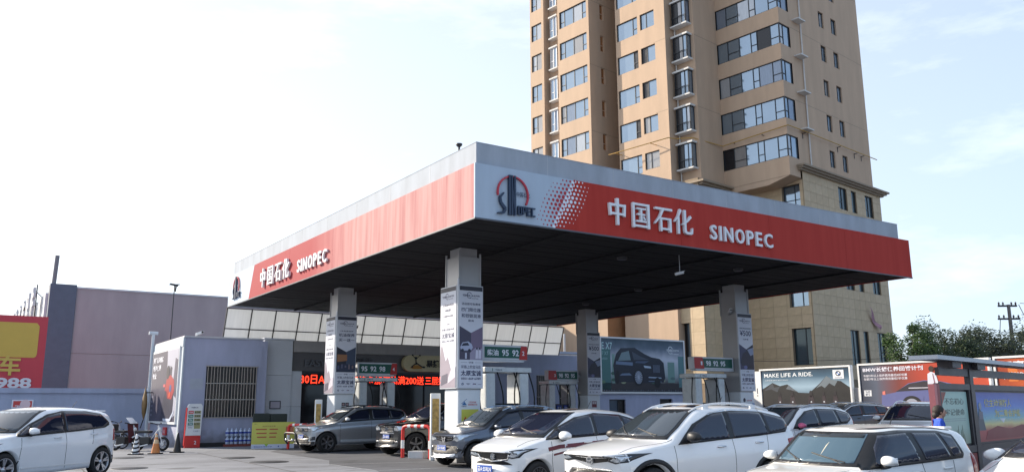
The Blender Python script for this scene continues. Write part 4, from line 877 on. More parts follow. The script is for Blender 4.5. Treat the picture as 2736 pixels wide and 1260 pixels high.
# cones
def cone(x, y, cm, stripes, label, r=.15):
    M = T(x, y, 0); t = empty('traffic_cone', M, label, 'traffic cone', 'cones by the shop corner')
    MB().box(-.2, .2, -.2, .2, 0, .035, RUBBER, None, .01).build('cone_base', t, M)
    b = MB(); b.lathe([(r, .035), (.035, .66), (.03, .70), (0, .70)], cm, 20); b.build('cone_body', t, M)
    if stripes == 'diag':
        b = MB()
        for k in range(4):
            z0 = .10 + k * .14; v = []
            for i in range(21):
                a = 2 * pi * i / 20; z = z0 + .05 * sin(a * 1.0); rr = r - (r - .035) * (z - .035) / .625 + .002; z2 = z + .065; r2 = r - (r - .035) * (z2 - .035) / .625 + .002
                v += [(rr * cos(a), rr * sin(a), z), (r2 * cos(a), r2 * sin(a), z2)]
            b.add(v, [(2 * i, 2 * i + 2, 2 * i + 3, 2 * i + 1) for i in range(20)], ink(36, 36, 40), None, True)
        b.build('stripe', t, M)
    elif stripes:
        for z0, z1, cc in stripes:
            f = lambda z: r - (r - .035) * (z - .035) / .625 + .002
            MB().lathe([(f(z0), z0), (f(z1), z1)], cc, 20).build('stripe', t, M)
cone(-13.37 + .1, 30.2, WHITE, 'diag', 'black and white striped cone in front of the parked bikes')
cone(-12.72, 30.55, M_('faded orange plastic', (.62, .22, .06), .5, var=.15, vs=8), ((.36, .5, ink(220, 190, 150)), (.58, .66, ink(206, 190, 160))), 'faded orange cone beside the electric bikes')
cone(-12.25, 31.3, BLACK, None, 'plain black cone at the shop corner', .14)

# ------------------------------------------------------------------ bicycles and electric bikes (nose to the right)
def bike(M, label, kind, frame, wr):
    t = empty('bicycle' if kind == 0 else 'electric_bike', M, label, 'bicycle' if kind == 0 else 'electric bike')
    WB = 1.08
    for x in (0, WB):
        Mw = M @ T(x, 0, wr) @ RX(pi / 2)
        b = MB(); k = 24; R0 = wr - .03 if kind == 0 else wr - .05; rt = .03 if kind == 0 else .05
        v = [((R0 + rt * cos(q)) * cos(a), (R0 + rt * cos(q)) * sin(a), rt * sin(q)) for a in [2 * pi * i / k for i in range(k)] for q in [2 * pi * j / 8 for j in range(8)]]
        b.add(v, [(i * 8 + j, ((i + 1) % k) * 8 + j, ((i + 1) % k) * 8 + (j + 1) % 8, i * 8 + (j + 1) % 8) for i in range(k) for j in range(8)], RUBBER, None, True)
        w_ = b.build('wheel', t, Mw)
        b = MB()
        for i in range(12 if kind == 0 else 6): a = 2 * pi * i / (12 if kind == 0 else 6); b.cyl((0, 0, 0), (R0 * cos(a), R0 * sin(a), 0), .004 if kind == 0 else .014, STEEL, n=5)
        b.cyl((0, 0, -.05), (0, 0, .05), .03 if kind == 0 else .08, STEEL, n=10); b.build('spokes', w_, Mw)
    hx, hz = WB - .22, .86 if kind == 0 else .82
    b = MB(); b.tube([(0, 0, wr), (.42, 0, .28), (hx, 0, hz)], .022, frame, 8); b.tube([(.42, 0, .28), (.33, 0, .80)], .02, frame, 8); b.tube([(0, 0, wr), (.34, 0, .62)], .015, frame, 8); b.tube([(.35, 0, .66), (hx, 0, hz - .06)], .018, frame, 8) if kind == 0 else None
    b.build('frame', t, M)
    b = MB(); b.tube([(WB, .04, wr), (hx + .02, .04, hz), (hx - .04, 0, hz + .14)], .018, WHITE if kind == 2 else STEEL, 8); b.tube([(WB, -.04, wr), (hx + .02, -.04, hz), (hx - .04, 0, hz + .14)], .018, WHITE if kind == 2 else STEEL, 8); b.build('fork', t, M)
    b = MB(); b.tube([(hx - .16, -.30, hz + .22), (hx - .05, -.2, hz + .2), (hx - .04, 0, hz + .14), (hx - .05, .2, hz + .2), (hx - .16, .30, hz + .22)], .014, DARKMET, 8); hb = b.build('handlebar', t, M)
    for s in (-1, 1): MB().cyl((hx - .17, s * .32, hz + .225), (hx - .10, s * .23, hz + .21), .02, RUBBER, n=8).build('grip', hb, M)
    b = MB(); b.box(.14, .46, -.1, .1, .80, .87, BLACK, None, .03) if kind == 0 else b.box(-.12, .52, -.13, .13, .66, .76, BLACK, None, .04); b.build('saddle', t, M)
    if kind:
        b = MB(); b.box(.12, .56, -.12, .12, .24, .52, BLACK, None, .04); b.build('battery_box', t, M)
        b = MB(); b.tube([(-.28, 0, .50), (-.05, 0, wr * 2 + .06), (.2, 0, .5)], .03, frame, 8); b.build('mudguard', t, M)
        b = MB(); b.box(-.42, -.06, -.18, .18, .72, 1.0, BLACK, None, .05); b.build('top_box', t, M) if kind == 1 else None
        b = MB(); b.tube([(.5, -.1, .25), (.2, -.16, .18), (.0, -.16, .25), (-.15, -.14, .32)], .025, WHITE, 8); b.build('side_rail', t, M)
        b = MB(); b.lathe([(0, 0), (.06, .01), (.075, .05), (.05, .09)], WHITE, 12, T(hx + .1, 0, hz - .02) @ RY(-pi / 2)); b.build('headlamp', t, M)
    if kind == 1:
        b = MB(); MR = M_('dark red leg cover', (.09, .015, .02), .6, var=.2)
        b.add([(hx - .08, -.28, hz + .2), (hx - .08, .28, hz + .2), (hx + .02, .24, .3), (hx + .02, -.24, .3), (hx + .02, 0, .75)], [(0, 1, 4), (1, 2, 4), (2, 3, 4), (3, 0, 4)], MR, None); b.build('leg_cover', t, M)
        b = MB(); b.add([(hx - .02, -.2, hz + .2), (hx - .02, .2, hz + .2), (hx - .30, .16, hz + .42), (hx - .3, -.16, hz + .42)], [(0, 1, 2, 3)], M_('clear windscreen plastic', (.55, .6, .66), .1, .2)); b.build('windscreen', t, M)
    return t
bike(T(-16.7, 34.6, 0) @ RZ(radians(-14)), 'blue framed bicycle at the left end of the parked bikes', 0, M_('blue bike paint', (.03, .10, .42), .3), .31)
bike(T(-15.4, 33.2, 0) @ RZ(radians(-20)), 'black electric bike with a top box and dark red leg cover', 1, DARKMET, .27)
bike(T(-14.3, 32.7, 0) @ RZ(radians(-14)), 'electric bike with white fork in front of the shop side poster', 2, M_('white bike enamel', (.6, .62, .66), .3), .27)

# ------------------------------------------------------------------ left background
LW = M_('boundary wall paint', (.36, .40, .52), .8, var=.12, vs=1.6, bump=.3, bs=20, stretch=(1, 1, .3))
wl_ = empty('boundary_wall', MC @ T(-30, 25.3, 0), 'long low lavender boundary wall left of the shop', 'wall')
MB().box(-34, -2.7, 25.3, 25.55, 0, 2.28, LW).build('wall_face', wl_, MC); MB().box(-34, -2.7, 25.22, 25.63, 2.28, 2.5, LW).build('coping', wl_, MC)
u0, z0 = pv(31, 1083, 25.2); u1, z1 = pv(90, 1068, 25.2)
b = MB(); b.box(u0, u1, 25.24, 25.299, 1.62, z1 + .02, PAPERW); b.box(u0 + .05, u1 - .05, 25.233, 25.239, 1.67, z1 - .03, ink(198, 70, 66)); b.disc((u0 + u1) / 2 + .1, (1.62 + z1) / 2, .2, .2, 25.226, 25.2325, ink(226, 200, 204)); b.text('严禁烟火', u0 + .12, z1 - .35, .3, .14, 25.226, PAPERW); o = b.build('safety_sign', None, MC); tag(o, 'red and white safety sign on the boundary wall above the white hatchback', 'sign')
# brown bag hanging on a bracket
b = MB(); v, z = pu(365, 1010, -2.9)
b.add([], [], BEI); prof = [(0, .0), (.06, .1), (.17, .35), (.22, .7), (.17, 1.05), (.08, 1.3), (.02, 1.5)]
b.lathe(prof, M_('brown plastic sheet', (.25, .15, .055), .5, var=.25, vs=4), 12, MC @ T(-3.05, 24.3, 1.05) @ Matrix.Scale(.55, 4, (1, 0, 0))); b.cyl(MC @ Vector((-3.05, 24.3, 1.08)), MC @ Vector((-3.12, 24.5, .7)), .025, DARKMET, n=6); b.cyl(MC @ Vector((-3.05, 24.3, 2.3)), MC @ Vector((-2.62, 24.3, 2.3)), .025, DARKMET, n=6); o = b.build('furled_flag', None); tag(o, 'brown furled flag on a bracket at the back of the shop side wall', 'flag')
# red car wash hoarding
v_ = 30.0; ur, zt = pv(130, 846, v_); _, zb = pv(118, 1040, v_)
t = empty('red_hoarding', MC @ T(ur - 6, v_, 0), 'large red hoarding with a yellow panel and car wash lettering behind the wall', 'billboard')
RB = ink(196, 62, 72); b = MB(); b.box(ur - 9, ur, v_, v_ + .25, zb - 1.2, zt, RB); b.build('board', t, MC)
ua, za = pv(107, 863, v_); ub, zb2 = pv(100, 955, v_)
b = MB(); pts = [(ua - 7, zb2), (ua - .12, zb2), (ua - .03, zb2 + .06), (ua, zb2 + .2), (ua, za - .15), (ua - .12, za), (ua - 7, za)]; b.prism(pts, v_ - .02, v_ - .001, ink(206, 170, 74)); b.build('yellow_panel', t, MC)
us, zs_ = pv(56, 1005, v_); b = MB()
YL = ink(206, 176, 84); hh = .98
b.text('车', us - 1.12 + .1, zs_ + .05, .95, hh, v_ - .035, YL, .025, .02); b.text('洗', us - 2.35 + .1, zs_ + .05, .95, hh, v_ - .035, YL, .025, .02); b.text('精', us - 3.6 + .1, zs_ + .05, .95, hh, v_ - .035, YL, .025, .02); b.build('lettering', t, MC)
un, zn = pv(88, 1037, v_); b = MB(); b.text('5368988', un - 3.6, zn, 3.5, .52, v_ - .035, ink(214, 214, 222), .035, .02); b.build('lettering', t, MC)
for k in range(4): MB().cyl((ur - .5 - k * 2.4, v_ + .15, 0), (ur - .5 - k * 2.4, v_ + .15, zb), .08, DARKMET, n=8).build('support_post', t, MC)
# big plain building behind
PKW = M_('pinkish grey render', (.385, .325, .335), .85, var=.10, vs=.9, bump=.2, bs=18, stretch=(1, 1, .25))
v_ = 40; bb = empty('plain_building', MC @ T(-6, v_, 0), 'large plain pinkish building with a dark corner pier and glazed left front', 'building')
MB().box(-4.62, 34, v_, 75, 0, 4.9, PKW).build('lower_wall', bb, MC); MB().box(-4.62, 34, v_, 75, 4.92, 8.9, PKW).build('upper_wall', bb, MC); MB().box(-4.6, 33.9, v_ + .05, 74.9, 4.9, 4.92, MORT).build('wall_joint', bb, MC); MB().box(-4.66, 34, v_ - .06, 75, 8.9, 9.0, GREYW).build('parapet_cap', bb, MC)
MB().box(-6.1, -4.64, v_ - .12, v_ + .9, 0, 9.1, M_('dark blue grey pier', (.105, .125, .17), .6, var=.08)).build('corner_pier', bb, MC)
# glazed left front seen almost edge on
MG = MC @ T(-6.0, 75, 0) @ RZ(-pi / 2)
MB().box(0, 34, .12, .3, 0, 8.4, GLASSD).build('front_backing', bb, MG)
for k in range(14):
    MB().box(.2 + k * 2.45, .2 + k * 2.45 + .16, -.16, .12, .5, 6.6, FRAMEW).build('mullion', bb, MG)
    MB().box(.36 + k * 2.45, .2 + (k + 1) * 2.45, .02, .06, .6, 6.5, GLASS).build('glass_panel', bb, MG)
for z in (.4, 2.6, 6.6): MB().box(0, 34.6, -.22, .12, z, z + .14, FRAMEW).build('transom', bb, MG)
for k in range(7): MB().box(.0 + k * 4.9, 4.88 + k * 4.9, -.25, .1, 6.8, 8.6, WHITE).build('fascia_panel', bb, MG)
b = MB(); x = 5
for k, ch in enumerate('天和顺达汽车配件'):
    b = MB(); b.text(ch, 4.5 + k * 3.7, 7.3, 2.2, 1.9, -.7, GREYW, .04, .08); lt = b.build('roof_letter', bb, MG)
    b = MB(); b.tube([(4.6 + k * 3.7, -.6, 7.2), (4.6 + k * 3.7, -.6, 9.3)], .04, DARKMET, 5); b.tube([(6.6 + k * 3.7, -.6, 7.2), (6.6 + k * 3.7, -.6, 9.3)], .04, DARKMET, 5); b.tube([(4.6 + k * 3.7, -.6, 9.2), (4.6 + k * 3.7, .2, 8.4)], .03, DARKMET, 5); b.build('letter_support', lt, MG)
p = at(165, 735, 54); b = MB(); b.cyl((-5.9, v_ + .3, 9.0), (-5.85, v_ + .3, 10.9), .13, M_('grey post', (.2, .2, .22), .6), n=8); b.build('roof_post', bb, MC)
# blue steel stair and far pale building between shop and tower (seen over the shop's right wing)
u0, z0 = pv(1500, 920, 30); b = MB(); BS = M_('blue grey steel roof', (.18, .24, .36), .5)
t = empty('steel_roof_shed', MC @ T(21, 27, 0), 'blue grey steel shed roof seen right of the translucent screen', 'shed')
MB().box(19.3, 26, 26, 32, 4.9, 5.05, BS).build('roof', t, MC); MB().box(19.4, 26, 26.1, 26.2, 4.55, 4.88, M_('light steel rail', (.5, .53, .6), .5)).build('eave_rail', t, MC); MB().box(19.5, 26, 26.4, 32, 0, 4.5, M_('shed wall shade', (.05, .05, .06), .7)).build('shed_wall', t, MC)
for k in range(3): MB().cyl((20.5 + k * 1.1, 26.1, 5.05), (20.5 + k * 1.1, 26.1, 6.2), .07, STEEL, n=8).build('rail_post', t, MC)

# ------------------------------------------------------------------ billboards on the right
def board(Mf, x0, x1, z0, z1, name, label, th=.18):
    t = empty(name, Mf @ T(x0, 0, z0), label, 'billboard')
    b = MB(); b.box(x0, x1, 0, th, z0, z1, GREYW); b.build('board_backing', t, Mf)
    fr = MB(); e = .09
    for a, c, d, f_ in ((x0 - e, x1 + e, z1, z1 + e), (x0 - e, x1 + e, z0 - e, z0), (x0 - e, x0, z0, z1), (x1, x1 + e, z0, z1)):
        MB().box(a, c, -.05, th, d, f_, WHITE).build('board_frame', t, Mf)
    return t
def grad(name, cols, axis=2, scale=1.0, z0=0, var=.25, vs=.8):
    """printed colour blend: stops along a local axis, broken up with noise"""
    m = bpy.data.materials.new(name); m.use_nodes = True; n = m.node_tree.nodes; l = m.node_tree.links; p = n['Principled BSDF']; p.inputs['Roughness'].default_value = .4
    t = n.new('ShaderNodeTexCoord'); s = n.new('ShaderNodeSeparateXYZ'); l.new(t.outputs['Object'], s.inputs[0])
    mr = n.new('ShaderNodeMapRange'); mr.inputs[1].default_value = z0; mr.inputs[2].default_value = z0 + scale; l.new(s.outputs[axis], mr.inputs[0])
    a = n.new('ShaderNodeTexNoise'); a.inputs['Scale'].default_value = vs; a.inputs['Detail'].default_value = 5; l.new(t.outputs['Object'], a.inputs['Vector'])
    ad = n.new('ShaderNodeMath'); ad.operation = 'MULTIPLY_ADD'; ad.inputs[1].default_value = var; l.new(a.outputs[0], ad.inputs[0]); sb = n.new('ShaderNodeMath'); sb.operation = 'SUBTRACT'; sb.inputs[1].default_value = var / 2
    l.new(mr.outputs[0], sb.inputs[0]); l.new(sb.outputs[0], ad.inputs[2])
    r = n.new('ShaderNodeValToRGB'); l.new(ad.outputs[0], r.inputs[0])
    e = r.color_ramp.elements
    while len(e) < len(cols): e.new(.5)
    for i, (q, c) in enumerate(cols): e[i].position = q; e[i].color = (*lin([x / 255 for x in c]), 1)
    l.new(r.outputs[0], p.inputs['Base Color']); return m
# 1: dark SUV on green
Mx = MC @ T(0, 22, 0)
t = board(Mx, 22.35, 29.38, 2.4, 5.66, 'car_billboard', 'billboard with a dark SUV on a misty green city picture')
G1 = grad('print green mist', [(0, (40, 44, 52)), (.18, (74, 66, 70)), (.34, (150, 164, 170)), (.62, (190, 194, 208)), (.85, (86, 100, 118)), (1, (44, 64, 78))], 2, 3.26, 2.4, .3, .9)
b = MB(); b.box(22.36, 29.37, -.006, -.0005, 2.41, 5.65, G1)
y = -.011
b.box(22.36, 23.1, y, -.0065, 2.5, 5.0, ink(64, 110, 110)); b.box(23.2, 23.45, y, -.0065, 2.9, 4.7, ink(120, 150, 146)); b.box(27.9, 28.5, y, -.0065, 3.0, 4.3, ink(104, 138, 134)); b.box(28.85, 29.36, y, -.0065, 2.7, 4.7, ink(84, 122, 128)); b.box(26.9, 27.2, y, -.0065, 2.9, 4.3, ink(140, 160, 160)); b.box(22.36, 29.37, y, -.0065, 2.41, 2.95, ink(50, 46, 52))
for k in range(14): xx = 22.5 + (k * .83) % 6.7; b.disc(xx, 3.0 + .13 * (k % 5), .16 + .05 * (k % 3), .10, y - .003, y - .0002, ink(*((92, 124, 96), (60, 92, 80), (150, 160, 130), (84, 110, 112))[k % 4]), n=10)
K = ink(30, 34, 50); K2 = ink(14, 16, 26); HL = ink(104, 122, 150)
b.prism([(23.42, 2.95), (23.30, 4.0), (23.55, 4.72), (23.95, 5.08), (25.1, 5.14), (25.9, 4.78), (26.5, 4.58), (27.2, 4.50), (27.55, 4.25), (27.65, 3.3), (27.5, 3.02), (25.9, 2.95), (24.2, 3.0)], y - .008, y - .004, K)
b.prism([(23.7, 4.3), (24.0, 4.8), (24.6, 4.93), (24.75, 4.35)], y - .012, y - .0085, ink(110, 132, 140)); b.prism([(24.85, 4.9), (25.6, 4.6), (26.3, 4.42), (25.0, 4.38)], y - .012, y - .0085, ink(64, 72, 88)); b.prism([(23.5, 4.08), (24.9, 4.02), (24.9, 4.22), (23.55, 4.27)], y - .012, y - .0085, HL)
b.prism([(23.8, 3.4), (24.8, 3.42), (24.6, 3.55), (24.0, 3.52)], y - .012, y - .0085, HL); b.prism([(25.2, 4.3), (26.3, 4.33), (25.9, 4.18), (25.1, 4.2)], y - .012, y - .0085, ink(70, 84, 112))
for k in range(7): b.box(26.62 + k * .085, 26.67 + k * .085, y - .012, y - .0085, 3.62, 4.1, ink(90, 100, 120))
b.prism([(25.8, 4.05), (26.4, 4.0), (26.45, 3.88), (25.9, 3.9)], y - .012, y - .0085, ink(170, 186, 206)); b.prism([(26.2, 3.28), (27.3, 3.25), (27.3, 3.32), (26.2, 3.36)], y - .012, y - .0085, ink(150, 166, 190)); b.prism([(26.2, 3.05), (27.3, 3.02), (27.3, 3.07), (26.2, 3.1)], y - .012, y - .0085, HL)
for cx, rr, sx in ((25.35, .52, .8), (23.62, .42, .35), (26.95, .32, .8)):
    zc = 3.3 if rr > .4 else 3.0
    b.disc(cx, zc, rr * sx, rr, y - .016, y - .0125, K2, n=24)
    if rr > .5:
        b.disc(cx, zc, rr * .8 * sx, rr * .8, y - .02, y - .0165, ink(70, 78, 96), n=24)
        for k in range(16): a = 2 * pi * k / 16; b.stroke((cx, zc), (cx + rr * .76 * sx * cos(a), zc + rr * .76 * sin(a)), .015, .05, y - .024, y - .0205, ink(170, 180, 198))
b.box(22.37, 29.36, y - .004, y - .0002, 2.42, 2.55, K2)
for k in range(34): b.box(22.5 + k * .2, 22.56 + k * .2, y - .008, y - .0045, 2.45, 2.53 - .02 * (k % 3), ink(120, 130, 146))
b.build('printed_picture', t, Mx)
b = MB(); b.text('E X7', 22.42, 4.98, .82, .42, -.016, ink(190, 224, 226), 0); b.text('7 X7', 22.42, 4.62, .5, .22, -.016, ink(150, 190, 190), 0); b.text('全新座驾', 22.42, 4.34, .42, .14, -.016, ink(150, 190, 190), 0)
b.ring(28.2, 5.12, .16, .2, -.016, -.012, ink(220, 228, 234), radians(10), radians(180), n=14); b.ring(28.2, 5.02, .16, .19, -.016, -.012, ink(220, 228, 234), radians(200), radians(330), n=12); b.text('YONDA', 27.85, 4.98, .55, .16, -.02, ink(226, 232, 238), .02); b.text('永达汽车', 28.45, 5.0, .5, .13, -.02, ink(226, 232, 238), .015); b.text('全心全意更信赖', 28.3, 4.8, .62, .06, -.02, ink(226, 232, 238)); b.build('printed_lettering', t, Mx)
wv = empty('low_wall', MC @ T(20.2, 22.1, 0), 'low lavender wall below the dark SUV billboard with small dark windows', 'wall')
b = MB(); wall(b, I4, 20.2, 29.6, 0, 2.28, [(23.0, 24.3, .4, 1.95), (27.2, 28.3, 1.5, 1.98)], .14, LAV, 22.1); b.box(20.2, 29.6, 22.3, 22.6, 0, 2.27, GLASSD); b.build('wall_face', wv, MC); MB().box(20.15, 29.7, 22.02, 22.6, 2.281, 2.31, FRAMEW).build('coping', wv, MC)
window(wv, MC @ T(23.0, 22.2, .4), 1.3, 1.55, (.6,), (), (1,), glass=M_('dull blue glass', (.08, .11, .15), .2, .1)); window(wv, MC @ T(27.2, 22.2, 1.5), 1.1, .48, (), (), (0,))
# row of boards along the right side, facing left
US = 28.0; MR = MC @ T(US, 22.7, 0) @ RZ(-pi / 2)
MRP = MR @ T(0, 0, 1.42) @ Matrix.Diagonal((1, 1, .835, 1)) @ T(0, 0, -1.0)
t = board(MR, 8.13, 13.83, 1.42, 3.47, 'mountain_billboard', 'dark mountain billboard reading MAKE LIFE A RIDE with a round badge')
G2 = grad('print dusk mountains sky', [(0, (26, 34, 44)), (.3, (70, 96, 116)), (.55, (150, 176, 196)), (.8, (60, 92, 116)), (1, (24, 52, 74))], 2, 2.46, 1.0, .18, .6)
b = MB(); b.box(8.14, 13.82, -.006, -.0005, 1.01, 3.45, G2); y = -.011
b.prism([(8.15, 1.02), (8.15, 2.2), (8.9, 2.62), (9.4, 2.4), (9.9, 2.5), (10.6, 1.95), (11.3, 1.9), (12.0, 2.5), (12.45, 2.95), (12.8, 2.7), (13.3, 2.6), (13.81, 2.2), (13.81, 1.02)], y, -.0065, ink(20, 22, 28))
b.prism([(11.75, 2.2), (12.1, 2.55), (12.45, 2.95), (12.75, 2.72), (13.1, 2.62), (12.9, 2.3), (12.6, 2.5), (12.3, 2.2), (12.1, 2.35)], y - .003, y - .0002, ink(104, 116, 126)); b.prism([(8.3, 2.1), (8.9, 2.6), (9.0, 2.3), (9.4, 2.38), (9.2, 2.0), (8.8, 2.2)], y - .003, y - .0002, ink(58, 64, 74)); b.prism([(9.8, 2.2), (10.0, 2.45), (10.5, 2.0), (10.2, 2.1)], y - .003, y - .0002, ink(90, 98, 108))
b.box(8.15, 13.81, y - .004, y - .0003 - .0028, 1.02, 1.5, ink(18, 20, 28))
for cx, rr in ((9.35, .16), (10.2, .2), (11.4, .22), (12.2, .14), (12.9, .18)): b.disc(cx, 1.85, rr * .5, rr, y - .008, y - .0042, ink(26, 24, 34), n=10); b.prism([(cx - rr, 1.2), (cx + rr, 1.2), (cx + rr * .6, 1.75), (cx - rr * .6, 1.75)], y - .008, y - .0042, ink(44, 34, 44)); b.disc(cx, 1.35, .05, .05, y - .012, y - .0085, ink(190, 196, 206), n=8)
b.box(12.85, 13.5, y - .004, y - .0004, 2.75, 3.3, ink(228, 232, 238)); roundel(b, 13.17, 3.08, .17, y - .008); b.box(12.95, 13.4, y - .008, y - .0045, 2.80, 2.84, INKG)
b.build('printed_picture', t, MRP)
b = MB(); b.text('MAKE LIFE A RIDE.', 8.35, 2.98, 3.25, .26, y - .004, ink(226, 232, 238), .015); b.text('太原宝诚 BMW MOTORRAD', 8.4, 2.74, 1.6, .1, y - .004, ink(190, 204, 216)); b.build('printed_lettering', t, MRP)
o = MB().box(7.0, 8.0, .02, .2, 0.6, 3.45, WHITE).box(7.75, 7.8, .012, .019, 2.2, 2.5, ink(40, 44, 60)).box(7.75, 7.8, .012, .019, 2.05, 2.12, ink(40, 44, 60)).build('white_panel', None, MR); tag(o, 'plain white panel left of the mountain billboard', 'panel')
t = board(MR, 14.42, 20.85, 1.42, 3.50, 'service_billboard', 'red orange billboard with a blue saloon and a man in a white shirt')
G3 = grad('print red orange blend', [(0, (54, 60, 76)), (.12, (84, 92, 110)), (.34, (120, 60, 56)), (.55, (176, 66, 48)), (1, (188, 78, 56))], 0, 6.4, 14.42, .12, .5)
b = MB(); b.box(14.43, 20.84, -.006, -.0005, 1.01, 3.49, G3); y = -.011
b.prism([(15.5, 1.05), (15.55, 1.7), (16.3, 1.85), (17.0, 2.35), (17.8, 2.5), (18.6, 2.42), (19.4, 2.2), (19.6, 1.05)], y, -.0065, ink(92, 98, 148)); b.prism([(16.3, 1.88), (17.05, 2.33), (17.8, 2.46), (18.6, 2.4), (19.2, 2.18), (18.6, 1.98), (16.6, 1.9)], y - .003, y - .0002, ink(44, 40, 52)); b.box(17.0, 18.7, y - .006, y - .0032, 2.06, 2.1, ink(214, 214, 228))
b.disc(17.1, 1.18, .5, .46, y - .006, y - .0032, ink(24, 24, 32), n=22); b.disc(17.1, 1.18, .32, .3, y - .009, y - .0063, ink(150, 154, 170), n=22); b.prism([(15.6, 1.72), (15.75, 1.72), (15.75, 1.95), (15.6, 1.9)], y - .003, y - .0002, ink(214, 120, 110))
# standing man in print
b.disc(18.22, 3.12, .13, .17, y - .012, y - .0095, ink(56, 34, 30), n=14); b.prism([(17.98, 2.2), (18.02, 2.85), (18.2, 2.97), (18.42, 2.85), (18.5, 2.4), (18.45, 2.05), (18.0, 2.05)], y - .012, y - .0095, ink(206, 210, 224)); b.prism([(18.02, 1.05), (18.0, 2.06), (18.46, 2.06), (18.42, 1.05)], y - .012, y - .0092, ink(28, 26, 36)); b.stroke((18.28, 2.85), (18.34, 2.3), .04, .05, y - .015, y - .0125, ink(120, 60, 80))
b.box(19.95, 20.6, y - .003, y - .0002, 2.55, 3.3, ink(226, 222, 228)); roundel(b, 20.27, 3.06, .17, y - .008); b.box(20.05, 20.5, y - .006, y - .0035, 2.66, 2.7, INKG); b.box(14.6, 15.0, y - .003, y - .0002, 1.65, 2.0, ink(220, 224, 230)); b.text('为您', 14.66, 1.84, .28, .12, y - .006, NAVY); b.text('服务', 14.66, 1.69, .28, .12, y - .006, NAVY)
b.build('printed_picture', t, MRP)
b = MB(); b.text('BMW长悦保养回馈计划', 14.62, 3.08, 3.2, .27, y - .004, ink(226, 226, 240), .02); b.text('车龄3年以上保养费用最低8折优惠', 14.64, 2.78, 2.35, .15, y - .004, ink(222, 220, 232), .01); b.text('车龄7年以上保养费用最低7折优惠', 14.64, 2.58, 2.35, .15, y - .004, ink(222, 220, 232), .01); b.build('printed_lettering', t, MRP)
t = board(MR, 21.2, 27.5, 1.42, 3.52, 'offer_billboard', 'orange billboard with white offer text at the far right behind the notice shelter')
G4 = grad('print orange blend', [(0, (150, 64, 40)), (.4, (206, 100, 50)), (1, (222, 150, 70))], 0, 6.3, 21.2, .3, 1.2)
b = MB(); b.box(21.21, 27.49, -.006, -.0005, 1.01, 3.51, G4)
for k in range(9): b.box(21.7 + k * .62, 22.1 + k * .62, -.011, -.0065, 2.3, 3.1, ink(*((204, 110, 50), (190, 80, 44), (216, 140, 66))[k % 3]))
b.build('printed_picture', t, MRP)
b = MB(); b.text('驾享无忧', 21.4, 3.0, 2.1, .36, -.015, PAPERW, .03); b.text('原装BMW PM2.5空调滤芯', 21.45, 2.62, 2.7, .17, -.015, PAPERW, .015); b.text('100元抵300元代金券', 21.5, 2.4, 2.5, .17, -.015, PAPERW, .015); b.text('热卖', 22.3, 1.9, .5, .25, -.015, PAPERW, .02); b.disc(24.2, 2.0, .4, .14, -.015, -.011, ink(190, 200, 60)); b.build('printed_lettering', t, MRP)
wv = empty('side_wall', MR @ T(6, .4, 0), 'grey wall running behind the row of billboards', 'wall'); MB().box(5.5, 40, .35, .6, 0, 1.9, GREYW).build('wall_face', wv, MR)
b = MB(); b.box(14.0, 14.3, .1, .3, 0, 2.4, STEEL); b.build('gate_post', wv, MR)

# ------------------------------------------------------------------ notice shelter on the right
p = at(2509, 957, 16.4); KM = T(p.x, p.y, 0) @ RZ(pi / 2 - radians(46)); zr = p.z
KD = M_('dark brown grey steel', (.055, .05, .058), .45, .3, var=.1)
t = empty('notice_shelter', KM, 'dark steel notice shelter with a flat roof and two picture cases with backlight painted into the prints', 'notice board')
b = MB(); b.box(-.03, 9, .03, .55, zr, zr + .06, M_('grey roof sheet', (.20, .22, .26), .45, .2)); b.build('roof_slab', t, KM)
b = MB(); b.box(-.06, 9, 0, .029, zr - .01, zr + .075, M_('light roof edge', (.42, .44, .48), .4, .2)); b.box(-.06, -.031, .03, .55, zr - .01, zr + .075, MATS['light roof edge']); b.build('roof_edge', t, KM)
zP = 1.86; y0 = .24
for x in (2.32, 7.0): MB().box(x, x + .20, y0 - .02, y0 + .10, 0, zr, KD).build('post', t, KM)
MB().box(.22, .34, y0 - .02, y0 + .10, 0, zP + .1, ink(206, 120, 120)).build('end_post', t, KM); MB().box(.342, .50, y0 - .015, y0 + .08, 0, zP + .1, ink(140, 46, 52)).build('end_post', t, KM)
MB().box(.5, 9, y0 - .01, y0 + .1, zP, zP + .12, KD).build('top_beam', t, KM); MB().box(.6, 9, y0, y0 + .08, zP + .28, zP + .44, KD).build('upper_rail', t, KM)
MB().box(.5, 9, y0 - .01, y0 + .1, .58, .72, KD).build('bottom_beam', t, KM); MB().box(.5, 2.3, y0, y0 + .03, .0, .56, ink(130, 40, 40)).build('red_skirt', t, KM)
MB().box(.5, 9, y0 + .06, y0 + .1, .72, zP, KD).build('case_back', t, KM)
yb = y0 + .05
b = MB(); G5 = grad('print pale green as backlit', [(0, (150, 160, 140)), (.3, (166, 192, 180)), (1, (172, 206, 196))], 2, 1.1, .75, .3, 2)  # lightened print colours stand in for the case's backlight; nothing glows
b.box(.66, 2.18, yb, yb + .009, .76, zP - .04, G5); y = yb - .004
for k in range(7): b.prism([(1.30 + k * .08, .78), (1.36 + k * .08, .78), (1.34 + k * .08, .96 + .09 * (k % 3))], y, y + .003, ink(80, 82, 56))
b.prism([(.67, 1.5), (.67, 1.81), (1.0, 1.81)], y, y + .003, ink(150, 70, 60))
b.text('不忘初心', .86, 1.56, 1.1, .13, y, ink(50, 54, 50), -.003, 0, None, True, .1); b.text('牢记使命', .86, 1.34, 1.1, .13, y, ink(50, 54, 50), -.003, 0, None, True, .1); b.box(.8, 2.0, y, y + .003, 1.27, 1.275, INKG); b.box(.8, 2.0, y, y + .003, 1.23, 1.235, INKG); b.build('notice_print', t, KM)
